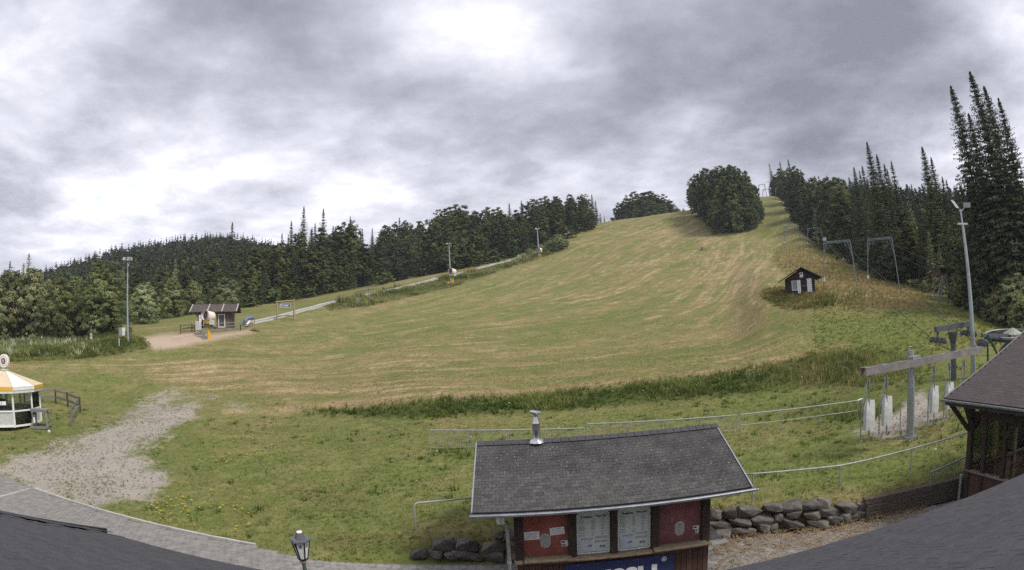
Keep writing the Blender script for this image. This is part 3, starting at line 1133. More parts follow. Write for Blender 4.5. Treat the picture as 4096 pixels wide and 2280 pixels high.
# --- wood along the chute
EDGE_L = [(985, 1228), (1240, 1188), (1500, 1138), (1800, 1086), (2050, 1028), (2200, 978), (2300, 944), (2385, 912)]
SKY_L = [(985, 985), (1040, 975), (1100, 955), (1160, 915), (1215, 890), (1260, 905), (1330, 915), (1400, 880), (1450, 905), (1530, 885), (1600, 872), (1700, 862), (1770, 835), (1850, 828), (1920, 835), (2000, 808), (2080, 800), (2130, 795),
         (2200, 775), (2270, 757), (2330, 752), (2370, 800), (2395, 850)]
for (row, dr, step, off) in [(0, 3, 60, 0), (1, 13, 52, 25), (2, 26, 48, 10)]:
    px = 1000 + off
    while px < 2385:
        by = ipl(EDGE_L, px)
        e = pix(px, by)
        r = math.hypot(e.x, e.y) + dr + rnd.uniform(-3, 3)
        b = gpr(px, r, by)
        sk = ipl(SKY_L, px)
        f = (.72, .90, 1.0)[row] + rnd.uniform(-.10, .05)
        ty = by + (sk - by) * f
        if px > 2300:
            ty = max(ty, sk + 6)
        k = rnd.random()
        kind = 'spruce' if (k < (.42 if px < 1500 else .12)) else 'beech'
        tree(kind, b, max(6, hgt(px, ty, b)), ('front row %s', '%s in the second row', 'tall rear %s')[row] % kind + ' of the chute wood, ' + zone(px, [(1160, 'behind the snack hut field'), (1420, 'behind the log frame'), (1650, 'above the valve post'), (1950, 'behind the middle floodlight mast'), (2190, 'behind the upper floodlight mast'), (9999, 'at the crest end')]), 'trees of the wood above the chute track', wid=rnd.uniform(.8, 1.0) * (1.12 if row == 0 else 1))
        px += step * rnd.uniform(.8, 1.25)
for (px, ty, dr) in [(1165, 880, 16), (1215, 822, 20), (1262, 888, 22), (1295, 832, 26), (1335, 900, 24), (1128, 930, 18), (1405, 862, 24), (1605, 868, 30), (1850, 822, 30)]:
    e = pix(px, ipl(EDGE_L, px))
    r = math.hypot(e.x, e.y) + dr
    b = gpr(px, r)
    tree('spruce', b, hgt(px, ty, b), 'tall pointed spruce standing above the wood by the chute track', 'tall spruces above the wood', wid=.85)
for k, px in enumerate(range(1010, 2380, 75)):
    e = pix(px + rnd.uniform(-20, 20), ipl(EDGE_L, px) + 2)
    b = gpr(px, math.hypot(e.x, e.y) - rnd.uniform(-1, 1.5))
    tree('shrub', b, rnd.uniform(2.6, 5.0), 'leafy shrub at the foot of the chute wood, ' + zone(px, [(1300, 'behind the log frame'), (1650, 'above the valve post'), (1950, 'behind the middle floodlight mast'), (9999, 'near the bright bushes')]), 'shrubs at the foot of the chute wood', cat='shrub', wid=1.25)
# bright bushes at the upper end of the chute
for (px, by, ty, w) in [(2235, 1000, 935, 1.1), (2200, 1005, 960, 1.1), (2165, 1012, 975, 1.0), (2120, 1022, 990, 1.0), (2265, 985, 955, .9)]:
    b = pix(px, by)
    tree('willow', b, hgt(px, ty, b), 'bright green bush at the upper end of the chute track', 'bright bushes by the upper snow gun', wid=w, cat='shrub', name='bush')
# --- two groups on the crest
for (px, ty, dr, kind) in [(2455, 868, 40, 'beech'), (2480, 815, 45, 'beech'), (2510, 790, 40, 'beech'), (2545, 768, 46, 'beech'), (2580, 765, 40, 'beech'), (2610, 758, 48, 'beech'), (2640, 772, 42, 'beech'), (2665, 790, 46, 'beech'), (2685, 822, 44, 'beech'), (2530, 800, 30, 'beech'), (2600, 795, 28, 'beech'), (2650, 815, 30, 'beech')]:
    r = ipl([(2400, 240), (2620, 250), (2900, 262)], px) + dr
    b = gpr(px, r, 850)
    tree(kind, b, hgt(px, ty, b), ('front' if dr < 35 else 'rear') + ' beech of the rounded copse behind the slope crest, ' + zone(px, [(2560, 'towards the wood'), (9999, 'towards the tree island')]), 'copse behind the crest', wid=1.1)
for (px, ty, kind) in [(2415, 862, 'spruce'), (2432, 878, 'spruce'), (2385, 800, 'spruce'), (2372, 775, 'spruce'), (2712, 826, 'beech'), (2735, 832, 'beech'), (2400, 850, 'spruce')]:
    b = gpr(px, 268, 850)
    tree(kind, b, hgt(px, ty, b), {'spruce': 'small spruce in the gap behind the slope crest', 'beech': 'small round tree on the crest beside the tree island'}[kind], 'small trees on the crest', wid=.9)
# --- tree island in the slope
SKY_I = [(2755, 800), (2775, 715), (2800, 680), (2850, 662), (2900, 655), (2950, 652), (2995, 668), (3025, 715), (3045, 780), (3060, 830)]
for (px, by, f) in [(2860, 918, .72), (2900, 930, .8), (2940, 932, .86), (2980, 925, .82), (3015, 915, .78), (2830, 895, .85), (2880, 905, .95), (2925, 908, 1), (2965, 908, .98), (3005, 900, .96), (3035, 890, .9), (2800, 868, .93), (2840, 872, 1), (2785, 850, .9), (3000, 885, 1), (2890, 880, 1), (2950, 880, 1), (2775, 842, .8), (3040, 870, .85)]:
    b = pix(px, by)
    tree('beech', b, max(5, hgt(px, by + (ipl(SKY_I, px) - by) * f, b)), ('low front' if by > 912 else ('middle' if by > 888 else 'rear')) + ' beech of the tree island, ' + zone(px, [(2850, 'on its meadow side'), (2970, 'in its centre'), (9999, 'on its lift track side')]), 'trees of the island on the slope', wid=.82)
b = pix(2862, 938)
tree('shrub', b, hgt(2862, 895, b), 'pale bush at the foot of the tree island', None, cat='shrub', wid=.9, name='bush')
# --- wood right of the lift track
EDGE_R = [(3092, 778), (3136, 808), (3183, 870), (3205, 907), (3270, 985), (3342, 1018), (3415, 1050), (3528, 1100), (3611, 1135), (3680, 1150), (3760, 1185), (3850, 1215), (4000, 1235), (4140, 1250)]
SKY_R = [(3100, 650), (3130, 645), (3160, 640), (3250, 665), (3300, 655), (3340, 705), (3430, 700), (3490, 690), (3560, 690), (3640, 700), (3700, 745), (3760, 740), (3850, 740), (3930, 740), (4000, 790), (4140, 790)]
for (row, dr, step, off) in [(0, 2, 30, 0), (1, 10, 34, 15), (2, 22, 34, 5), (3, 40, 44, 0)]:
    px = 3095 + off
    while px < 4130:
        by = ipl(EDGE_R, px)
        e = pix(px, by)
        r = min(300, math.hypot(e.x, e.y) + dr * (1 + .4 * rnd.random()))
        b = gpr(px, r, by)
        sk = ipl(SKY_R, px)
        f = (.55, .78, .92, 1.0)[row] + rnd.uniform(-.14, .10)
        h = hgt(px, by + (sk - by) * f, b)
        h = max(5, min(h, 34))
        k = rnd.random()
        if px < 3340:
            kind = 'beech' if k < .55 else ('spruce' if k < .85 else 'larch')
        else:
            kind = 'spruce' if k < .52 else ('larch' if k < .78 else 'beech')
        tree(kind, b, h, ('edge %s', 'second row %s', 'third row %s', 'rear %s')[row] % {'beech': 'leafy tree', 'spruce': 'dark spruce', 'larch': 'light green larch'}[kind] + ' of the lift side wood, ' + zone(px, [(3200, 'by the crest portals'), (3330, 'behind the small portals'), (3460, 'behind the hut portal'), (3620, 'behind the right portal'), (3780, 'left of the hunting stand'), (3920, 'behind the tall floodlight mast'), (9999, 'beyond the lift station')]), 'trees of the wood beside the lift track', wid=rnd.uniform(.8, 1.05))
        px += step * rnd.uniform(.8, 1.3) * (1 + (px > 3600) * .5)
for (px, r, ty, k, w, lab) in [(3552, 88, 548, 'tall_spruce', .8, 'tall narrow dark spruce above the lift portals'), (3582, 92, 600, 'tall_spruce', .8, 'full dark spruce leaning on the tall narrow one'), (3636, 100, 628, 'spruce', .8, 'thin pointed spruce beside the two dark ones'), (3605, 96, 640, 'spruce', .9, 'low spruce in the gap of the dark spruce group'),
                               (3480, 105, 655, 'tall_spruce', .85, 'dark spruce with a forked crown near the lift portals'), (3500, 108, 668, 'spruce', .8, 'shorter spruce next to the forked dark one'),
                               (3773, 80, 566, 'tall_spruce', 1.0, 'tall broad spruce behind the hunting stand'), (3800, 84, 610, 'tall_spruce', .85, 'spruce joined to the tall broad one behind the hunting stand'), (3830, 82, 690, 'spruce', .9, 'medium spruce right behind the big floodlight mast'),
                               (3928, 72, 692, 'spruce', .9, 'slender spruce right of the big floodlight mast'), (3885, 78, 750, 'spruce', .9, 'low spruce beside the slender one'), (3950, 64, 300, 'tall_spruce', .95, 'very tall sparse spruce at the roof end of the lodge wing'), (3992, 62, 420, 'tall_spruce', .95, 'tall spruce between the two giants by the lodge wing'),
                               (4045, 60, 235, 'tall_spruce', 1.0, 'giant dark spruce with thick trunk near the lodge wing'), (4085, 66, 300, 'tall_spruce', 1.0, 'massive spruce standing beyond the lodge wing roof'), (4130, 60, 350, 'tall_spruce', .8, 'huge spruce beyond the lodge wing'),
                               (4010, 70, 700, 'spruce', 1, 'dark spruce filling the gap below the giants')]:
    b = gpr(px, r, 1200)
    tree(k, b, hgt(px, ty, b), lab, None, wid=w)
b = pix(3835, 1228)
tree('willow', b, hgt(3830, 1085, b), 'big dark rounded bush beside the hunting stand', None, cat='shrub', name='bush', wid=.62)
for (px, by, ty, w) in [(3700, 1170, 1115, 1.0), (3930, 1260, 1170, .9), (3990, 1290, 1130, 1.1), (4060, 1310, 1090, 1.1), (4030, 1270, 1010, .8), (4095, 1320, 1180, 1.1), (3960, 1240, 1150, .9), (3655, 1150, 1110, 1.0)]:
    b = pix(px, by)
    tree('willow', b, hgt(px, ty, b), 'pale scrubby bush at the wood edge behind the lift station', 'scrub behind the lift station', cat='shrub', name='bush', wid=.9)
for (px, by, ty) in [(3330, 1018, 975), (3300, 1000, 965), (3350, 1040, 1000), (3240, 950, 915), (3400, 1055, 1010)]:
    b = pix(px, by)
    tree('shrub', b, hgt(px, ty, b), 'green shrub at the wood edge beside the lift portals', 'shrubs beside the lift portals', cat='shrub', wid=1.2)


# --- forests on the far hills: one mass each
def far_forest(name, label, pxr, rr, n, hr, seed):
    g = np.random.default_rng(seed)
    sv, sf, sc_ = crown_spruce(seed, 1, .34, .02, 9, 5, 3, .055)
    bv, bf, bc = crown_broad(seed + 1, 1, .62, .04, TALLB, 30, 6, .085, nlobe=7)
    pts = []
    while len(pts) < n:
        px, r = g.uniform(*pxr), math.sqrt(g.uniform(rr[0] ** 2, rr[1] ** 2))
        p = gpr(px, r, 1000)
        pts.append((p.x, p.y, p.z))
    VV, FF, CC, o = [], [], [], 0
    for p in pts:
        sp = g.random() < .5
        v, f, c = (sv, sf, sc_) if sp else (bv, bf, bc)
        a = g.random() * 6.28
        M = np.array([[math.cos(a), -math.sin(a), 0], [math.sin(a), math.cos(a), 0], [0, 0, 1]])
        h = g.uniform(*hr) * (1.12 if sp else .9)
        VV.append(v @ M.T * h + np.array(p))
        FF.append(f + o)
        CC.append(c * g.uniform(.5, .95))
        o += len(v)
    me = mesh_np(name, np.concatenate(VV), np.concatenate(FF), M_SPRUCE, np.concatenate(CC))
    ob = obj(name, me)
    ob['kind'] = 'stuff'
    ob['label'] = label
    ob['category'] = 'forest'


far_forest('far_forest', 'dark forest covering the distant hill on the left', (-100, 1500), (220, 640), 3600, (8, 13), 500)
far_forest('far_forest', 'hazy spruce forest on the hillside behind the lift track', (3250, 4300), (170, 440), 2200, (10, 16), 510)

# ------------------------------------------------------------------ near buildings
M_SHING = mat('bitumen_shingle', (.050, .049, .056), (.074, .072, .080), .85, 5, bump=.25, bscale=60, objrand=.10, spots=((.30, .30, .29), 70, .76))
M_SHINGBASE = mat('shingle_underlay', (.012, .012, .014), (.02, .02, .022), .9)
M_KSHING = mat('weathered_shingle', (.046, .044, .043), (.088, .085, .082), .85, 2.2, bump=.3, bscale=50, objrand=.20, spots=((.42, .41, .38), 32, .645))
M_BROWN = mat('dark_brown_wood', (.030, .020, .016), (.060, .042, .033), .75, 5, stretch=(6, 6, .6))
M_PLANK = mat('brown_plank', (.058, .030, .024), (.105, .058, .045), .7, 5, stretch=(6, 6, .5), objrand=.18)
M_OLDW = mat('weathered_shelf_wood', (.10, .075, .052), (.24, .19, .13), .85, 6, stretch=(1.2, 8, 8))
M_GREYW = mat('grey_weathered_wood', (.13, .125, .12), (.27, .26, .25), .9, 5, stretch=(1, 6, 6), objrand=.12)
M_ZINC = mat('zinc', (.30, .32, .35), (.44, .46, .49), .42, 6, .75)
M_GALV = mat('galvanised_steel', (.25, .27, .28), (.38, .40, .41), .5, 8, .6)
M_STEEL = mat('stainless_steel', (.55, .55, .57), (.68, .68, .70), .25, 5, .95)
M_WHITE = mat('white_paint', (.74, .74, .74), (.82, .82, .82), .45, 5)
M_PAPER = mat('paper', (.70, .71, .72), (.78, .78, .79), .8, 5)
M_INK = mat('black_print', (.025, .025, .03), (.04, .04, .05), .7, 5)
M_GREYINK = mat('grey_print', (.16, .17, .19), (.26, .27, .29), .8, 5)
M_RED = mat('red_panel', (.235, .070, .055), (.31, .10, .078), .55, 3, spots=((.36, .16, .13), 5, .66))
M_PURP = mat('plum_panel', (.165, .062, .068), (.235, .095, .10), .55, 3, spots=((.30, .16, .16), 5, .66))
M_BLUE = mat('blue_banner', (.022, .034, .110), (.030, .044, .135), .5, 3)
M_NAVY = mat('navy_header', (.020, .026, .055), (.028, .036, .075), .6, 3)
M_BOARD = mat('price_board', (.50, .56, .53), (.56, .62, .59), .35, 1.2)
M_OVAL = mat('grey_speak_disc', (.36, .36, .36), (.40, .40, .40), .4, 3, .3)


def eave_y(x):
    return float(np.interp(x, [-16, -8.95, -6.47, -6.45, -3.4, 1.5, 4.5, 11], [4.6, 5.87, 6.34, 6.28, 5.95, 5.56, 5.72, 5.82]))


def pieces(parent, name, items, meshes, limit=300, m=None, rest_kind=True):
    """items: (distance, mesh index, location, euler, scale); nearest become parts of their own, the others one joined part"""
    items = sorted(items, key=lambda t: t[0])
    pl = wloc(parent) if parent is not None else Vector((0, 0, 0))
    for d, k, loc, eu, sc in items[:limit]:
        o = obj(name, meshes[k], parent, Vector(loc) - pl)
        o.rotation_euler = eu
        o.scale = sc
    rest = items[limit:]
    if rest:
        from mathutils import Euler
        VV, FF, n = [], [], 0
        cache = [(np.array([v.co[:] for v in me.vertices]), [tuple(p.vertices) for p in me.polygons]) for me in meshes]
        for d, k, loc, eu, sc in rest:
            v, f = cache[k]
            M = np.array(Euler(eu).to_matrix())
            VV.append((v * np.array(sc)) @ M.T + np.array(loc))
            FF += [tuple(i + n for i in q) for q in f]
            n += len(v)
        me = bpy.data.meshes.new(name + '_field')
        me.from_pydata((np.concatenate(VV) - np.array(pl)).tolist(), [], FF)
        me.materials.append(meshes[0].materials[0])
        o = obj(name + '_field', me, parent)
        o['kind'] = 'stuff'


def unit_box_mesh(name, m, bev=0.0):
    me = MB().box((0, 0, 0), (1, 1, 1)).mesh(name)
    me.materials.append(m)
    return me


# --- the lodge whose roof lies below the camera
def lodge():
    t = thing('lodge', 'lodge with wide dark shingle roof filling the picture foot', 'building', (0, 2, 0))
    al = rad(22)
    ca, sa = math.cos(al), math.sin(al)

    def rp(x, s, n=0.0):
        return Vector((x, eave_y(x) - s * ca + n * sa, 3.0 + s * sa + n * ca))
    xs = [-16, -12, -8.95, -6.47, -6.45, -3.4, 1.5, 4.5, 8, 11]
    mb = MB()
    for a, b in zip(xs[:-1], xs[1:]):
        mb.slab([rp(a, -.0, -.012), rp(b, -.0, -.012), rp(b, 5.4, -.012), rp(a, 5.4, -.012)], (0, 0, -.16))
    mb.build('roof_deck', M_SHINGBASE, t)
    mb = MB()
    for a, b in ((-16, -8.95), (-8.95, -6.5)):
        mb.beam(rp(a, -.02, .006), rp(b, -.02, .006), .05, .07)
    mb.build('drip_edge', mat('black_edge', (.008, .008, .009), (.012, .012, .012), .7), t)
    wb = MB().box((-3, 1.9, 1.4), (25, 6.2, 2.8))
    wb.build('wall', M_BROWN, t)
    me = unit_box_mesh('shingle', M_SHING)
    items = []
    E, W = .145, .335
    row = 0
    s = -.03
    while s < 5.0:
        x = -15.9 + (row % 2) * W / 2 + (row % 3) * .05
        while x < 10.8:
            c = rp(x, s + E / 2, .004)
            px, py = proj(np.array(c))
            if -120 < px < 4216 and py < 2360 and (c.y > .8):
                d = (c - Vector(CAM)).length
                ang = math.atan2(eave_y(x + .1) - eave_y(x - .1), .2) if abs(x + 6.46) > .3 else 0
                gap = .011 if rnd.random() < .55 else .005
                items.append((d, 0, c, (-al + rad(.8), 0, ang), (W - gap, E + .03, .007)))
            x += W
        row += 1
        s += E
    pieces(t, 'shingle', items, [me])


lodge()


# --- terrace wing on the right
def wing():
    t = thing('terrace_wing', 'wooden terrace wing with glass panes under a dark brown roof', 'building', (13.5, 9, 0))
    ez, ex, ey = 3.25, 11.85, 11.58
    k = .345

    def ro(x, y, n=0):
        return Vector((x - n * .33, y, ez + (x - ex) * k + n))
    y0 = 4.5
    MB().slab([ro(ex, ey), ro(17.5, ey), ro(17.5, y0), ro(ex, y0)], (0, 0, -.13)).build('roof_deck', mat('brown_roof_deck', (.04, .034, .033), (.06, .052, .05), .8), t)
    msh = mat('brown_shingle', (.060, .050, .049), (.088, .075, .073), .85, 4, bump=.2, bscale=50, objrand=.12)
    me = unit_box_mesh('shingle', msh)
    it = []
    sl = math.atan(k)
    row, s = 0, 0.06
    while s < 5.8:
        y = ey - .1 - (row % 2) * .16
        while y > y0:
            x = ex + s * math.cos(sl)
            c = ro(x, y, .012)
            px, py = proj(np.array(c))
            if px < 4160:
                it.append(((c - Vector(CAM)).length, 0, c, (0, -sl + rad(.9), 0), (.17, .31, .008)))
            y -= .32
        row += 1
        s += .145
    pieces(t, 'shingle', it, [me])
    MB().beam(ro(ex, ey + .02, -.02), ro(17.5, ey + .02, -.02), .06, .1).build('verge_trim', M_GREYW, t)
    MB().beam((ex + .05, ey, ez - .1), (ex + .05, y0, ez - .1), .05, .2).build('fascia', mat('fascia', (.05, .045, .045)), t)
    g = MB()
    n = 8
    for j in range(n):
        a0, a1 = math.pi + math.pi * j / n, math.pi + math.pi * (j + 1) / n
        p = lambda a, r, y: Vector((ex - .06 + math.cos(a) * r, y, ez - .03 + math.sin(a) * r))
        g.add([p(a0, .065, ey + .12), p(a1, .065, ey + .12), p(a1, .065, y0), p(a0, .065, y0)], [(0, 1, 2, 3)])
        g.add([p(a0, .055, ey + .12), p(a1, .055, ey + .12), p(a1, .055, y0), p(a0, .055, y0)], [(0, 1, 2, 3)])
    g.beam((ex - .125, ey + .12, ez - .03), (ex - .125, y0, ez - .03), .018, .018)
    g.build('gutter', M_ZINC, t)
    wx, wy = 12.65, 11.15
    # posts along the front (towards the path) and along the far gable side
    for y in (11.15, 10.55, 9.75, 8.9, 8.0):
        MB().box((wx, y, 1.62), (.16, .16, 3.2) if y > 11 else (.12, .12, 3.2)).build('post', M_BROWN, t)
    for x in (13.9, 15.0, 16.1):
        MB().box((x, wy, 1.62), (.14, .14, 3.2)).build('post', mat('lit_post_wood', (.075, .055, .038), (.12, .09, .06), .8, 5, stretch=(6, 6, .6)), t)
    for (a, b) in (((wx - .05, 11.2, 2.25), (11.98, 11.5, 3.12)), ((wx, 11.15, 2.3), (wx + .75, 11.15, 2.95)), ((wx, 9.75, 2.2), (wx, 9.2, 2.85)), ((wx, 11.1, 2.25), (12.1, 10.9, 3.05))):
        MB().beam(a, b, .11, .13).build('brace', M_BROWN, t)
    MB().beam((wx, 11.2, 2.72), (wx, 5, 2.72), .14, .16).build('tie_beam', M_BROWN, t)
    MB().beam((wx, wy, 2.55), (17, wy, 2.55), .12, .14).build('tie_beam', M_BROWN, t)
    MB().beam((wx, 11.2, 1.07), (wx, 5, 1.07), .18, .05).build('sill', mat('pale_sill', (.16, .13, .10), (.24, .20, .16), .8, 5), t)
    MB().beam((wx, wy, 1.12), (17, wy, 1.12), .16, .05).build('sill', M_BROWN, t)
    y = 11.1
    me = unit_box_mesh('board', M_PLANK)
    while y > 6.5:
        o = obj('board', me, t, Vector((wx, y - .07, .52)) - wloc(t))
        o.scale = (.03, .132, 1.04)
        y -= .14
    x = wx + .1
    while x < 16.9:
        o = obj('board', me, t, Vector((x + .07, wy, .55)) - wloc(t))
        o.scale = (.132, .03, 1.1)
        x += .14
    gm = bpy.data.materials.new('clear_pane')
    gm.use_nodes = True
    N, L = gm.node_tree.nodes, gm.node_tree.links
    N.clear()
    o_ = N.new('ShaderNodeOutputMaterial')
    gl = N.new('ShaderNodeBsdfGlossy')
    gl.inputs['Roughness'].default_value = .03
    tr = N.new('ShaderNodeBsdfTransparent')
    tr.inputs[0].default_value = (.88, .92, .90, 1)
    fr = N.new('ShaderNodeFresnel')
    fr.inputs[0].default_value = 1.35
    mx = N.new('ShaderNodeMixShader')
    L.new(fr.outputs[0], mx.inputs[0])
    L.new(tr.outputs[0], mx.inputs[1])
    L.new(gl.outputs[0], mx.inputs[2])
    L.new(mx.outputs[0], o_.inputs[0])
    MATS['pane'] = gm
    for a, b in ((11.07, 10.61), (10.49, 9.81), (9.69, 8.96), (8.84, 8.06)):
        MB().box((wx, (a + b) / 2, 1.88), (.012, a - b, 1.52)).build('pane', gm, t)
    for a, b in ((12.74, 13.82), (13.98, 14.92), (15.08, 16.02)):
        MB().box(((a + b) / 2, wy, 1.83), (b - a, .012, 1.34)).build('pane', gm, t)
    MB().box((15, 8, .02), (4.6, 6.2, .04)).build('terrace_floor', mat('terrace_floor', (.16, .15, .14), (.22, .21, .19), .9, 3), t)
    MB().box((17.05, 8, 1.6), (.1, 6.4, 3.2)).build('rear_wall', M_BROWN, t)
    dp = MB()
    dp.tube([(11.8, 11.4, 3.2), (12.2, 11.25, 2.9), (12.5, 11.25, 2.5), (12.52, 11.27, .0)], .045, 8)
    # a plain pipe only shows from sill height down
    dp2 = MB().cyl((12.46, 11.27, 0), (12.46, 11.27, .95), .05, n=10)
    dp2.build('downpipe', M_ZINC, t, smooth=True)
    tb = thing('terrace_table', 'pale table standing inside the glazed terrace', 'table', (14.3, 9.6, .04))
    MB().box((14.3, 9.6, .77), (1.6, .8, .05)).build('table_top', M_WHITE, tb)
    for sx in (-.7, .7):
        for sy in (-.32, .32):
            MB().box((14.3 + sx, 9.6 + sy, .39), (.06, .06, .7)).build('leg', M_GALV, tb)


wing()


# --- ticket kiosk
def kiosk():
    t = thing('ticket_kiosk', 'ticket kiosk with red panels, price boards and dark shingle roof', 'kiosk', (2.0, 12.8, 0))
    x0, x1, yf, yb = -.19, 4.18, 11.22, 14.4
    ez, rz_, ye, yr = 2.30, 3.30, 10.55, 12.8
    core = MB()
    core.box(((x0 + x1) / 2, (yf + .05 + yb) / 2, 1.15), (x1 - x0 - .06, yb - yf - .05, 2.3))
    core.build('wall', M_PLANK, t)
    for xx in (x0 + .05, x1 - .05):
        MB().slab([(xx, yf + .05, 2.3), (xx, yb, 2.3), (xx, yr, 3.2)], (.04, 0, 0)).build('gable', M_PLANK, t)
    me = unit_box_mesh('plank', M_PLANK)
    x = x0 + .01
    while x < x1 - .05:
        o = obj('plank', me, t, Vector((x + .065, yf + .01, .44)) - wloc(t))
        o.scale = (.122, .03, .88)
        x += .133
    for xc, w in ((-.115, .19), (1.045, .18), (1.96, .16), (2.885, .17), (4.08, .19)):
        MB().box((xc, 11.17, 1.59), (w, .14, 1.42)).build('post', M_BROWN, t, bevel=.012)
    MB().box((.465, 11.235, 1.6), (.99, .03, 1.34)).build('panel', M_RED, t, label='red ticket window panel')
    MB().box((3.475, 11.235, 1.6), (1.03, .03, 1.34)).build('panel', M_PURP, t, label='plum red ticket window panel')
    MB().box((2, 11.2, 2.27), (4.4, .1, .12)).build('lintel', M_BROWN, t)
    # speaking discs
    for xc, zc in ((.46, 1.33), (3.48, 1.31)):
        P = []
        for i in range(28):
            a = 2 * math.pi * i / 28
            P.append((xc + .105 * math.cos(a), 11.218, zc + .105 * math.sin(a) + (.06 if math.sin(a) > 0 else -.06)))
        d = MB().slab(P, (0, -.02, 0)).build('speaking_disc', M_OVAL, t)
        P2 = [(xc + (p[0] - xc) * 1.06, 11.2185, zc + (p[2] - zc) * 1.05) for p in P]
        MB().slab(P2, (0, -.012, 0)).build('rim', M_WHITE, d)
        tx = MB()
        tx.box((xc, 11.196, zc + .09), (.07, .002, .008))
        tx.box((xc, 11.196, zc - .06), (.015, .002, .022))
        tx.build('print', M_INK, d, kind='stuff')
    # notices and stickers
    def notice(name, xa, xb, za, zb, tilt, lines, m=M_PAPER):
        w, h = xb - xa, zb - za
        M = Matrix.Rotation(tilt, 3, 'Y')
        c = Vector(((xa + xb) / 2, 11.21, (za + zb) / 2))
        o = MB().box(c, (w, .004, h), M).build(name, m, t)
        tx = MB()
        for i in range(lines):
            tx.box(c + M @ Vector((0, -.003, h * (.3 - .62 * i / max(1, lines - 1)))), (w * rnd.uniform(.45, .8), .001, h * .035), M)
        tx.build('print', M_GREYINK, o, kind='stuff')
        return o
    notice('notice', .0, .335, 1.37, 1.57, rad(-1), 6)
    notice('notice', .56, .88, 1.46, 1.64, rad(-4), 4)
    for (xa, xb, za, zb, c) in ((.80, .95, 1.235, 1.31, M_NAVY), (.815, .955, 1.165, 1.23, M_NAVY), (3.80, 3.95, 1.245, 1.32, M_NAVY), (3.845, 3.945, 1.175, 1.24, M_NAVY), (3.865, 3.94, 1.12, 1.17, M_NAVY)):
        o = MB().box(((xa + xb) / 2, 11.21, (za + zb) / 2), (xb - xa, .004, zb - za)).build('sticker', M_WHITE, t)
        MB().box((xa + (xb - xa) * .33, 11.205, (za + zb) / 2), ((xb - xa) * .52, .002, (zb - za) * .5)).build('print', c, o)
    # price boards
    for bx0, bx1 in ((1.145, 1.872), (2.05, 2.79)):
        w = bx1 - bx0
        b = MB().box(((bx0 + bx1) / 2, 11.205, 1.44), (w, .025, 1.0)).build('price_board', M_BOARD, t)
        fr = MB()
        for (cx, cz, sx, sz) in ((bx0 + .008, 1.44, .016, 1.0), (bx1 - .008, 1.44, .016, 1.0), ((bx0 + bx1) / 2, .948, w, .016), ((bx0 + bx1) / 2, 1.932, w, .016)):
            fr.box((cx, 11.19, cz), (sx, .008, sz))
        fr.build('frame', M_WHITE, b)
        yy = 11.1895
        tx = MB()
        add_text(tx, 'Preisliste', .075, (bx0 + .10, yy, 1.815), (1, 0, 0), (0, 0, 1), .002, .25)
        tx.build('heading', M_INK, b, kind='stuff')
        tx = MB()
        add_text(tx, 'Price list', .075, (bx0 + .43, yy, 1.82), (1, 0, 0), (0, 0, 1), .002, .22)
        tx.build('heading', M_INK, b, kind='stuff')
        tx = MB()
        g = random.Random(int(bx0 * 100))
        for r_, z in enumerate([1.775, 1.735, 1.705, 1.675, 1.63, 1.605, 1.575, 1.548, 1.522, 1.46, 1.41, 1.38]):
            tx.box((bx0 + .12, yy, z), (g.uniform(.08, .14), .001, .009))
            tx.box((bx0 + .36, yy, z + .004), (g.uniform(.05, .10), .001, .010))
            tx.box((bx0 + .57, yy, z + .008), (g.uniform(.05, .10), .001, .010))
        for z in (1.345, 1.325, 1.305):
            tx.box((bx0 + .22, yy, z - .02), (.26, .001, .007))
            tx.box((bx0 + .53, yy, z), (.28, .001, .008))
        for z in (1.25, 1.23, 1.21):
            tx.box((bx0 + .53, yy, z), (.28, .001, .008))
        tx.box((bx0 + .37, yy, .985), (.5, .001, .010))
        tx.build('lettering', M_GREYINK, b, kind='stuff')
        pic = MB().box((bx0 + .18, 11.19, 1.14), (.29, .004, .24)).build('picture', mat('winter_picture', (.42, .46, .55), (.55, .58, .66), .4, 5), b)
        q = MB().slab([(bx0 + .19, 11.187, 1.11), (bx0 + .325, 11.187, 1.12), (bx0 + .325, 11.187, 1.155), (bx0 + .26, 11.187, 1.15)], (0, -.002, 0))
        q.build('ridge_shape', mat('picture_dark', (.10, .11, .14), (.16, .17, .2), .5), b)
        lg = MB().box((bx0 + .56, 11.19, 1.10), (.115, .004, .05)).build('logo', M_BLUE, b)
        tx = MB()
        add_text(tx, 'HUSSU', .03, (bx0 + .515, 11.186, 1.09), (1, 0, 0), (0, 0, 1), .001, .085)
        tx.build('lettering', M_WHITE, lg, kind='stuff')
        hd = MB().box(((bx0 + bx1) / 2, 11.2, 2.02), (w + .02, .03, .16)).build('header', M_NAVY, t)
        tx = MB()
        add_text(tx, 'SKIGEBIET BÖDEFELD', .055, (bx0 + .07, 11.183, 2.0), (1, 0, 0), (0, 0, 1), .0, .5)
        tx.build('lettering', M_GREYINK, hd, kind='stuff')
        MB().lathe((bx0 + .62, 11.14, 2.06), [(.05, -.02), (.06, 0), (.04, .03)], 12).build('lamp', M_WHITE, t)
    # shelves
    def shelf(xa, xb, ya, z, th, m, name='shelf'):
        MB().slab([(xa, 11.2, z + .03), (xb, 11.2, z + .03), (xb, ya, z), (xa, ya, z)], (0, 0, -th)).build(name, m, t, bevel=.006)
    shelf(-.02, 1.0, 10.92, .955, .035, M_OLDW)
    shelf(2.83, 4.08, 10.92, .945, .035, M_OLDW)
    shelf(-.24, 4.2, 10.98, .905, .04, M_OLDW, 'counter')
    shelf(4.2, 4.62, 11.0, .86, .03, M_GREYW)
    MB().slab([(4.22, 11.25, .86), (4.55, 11.15, .88), (4.22, 11.25, 1.28)], (0, .02, 0)).build('bracket', M_GREYW, t)
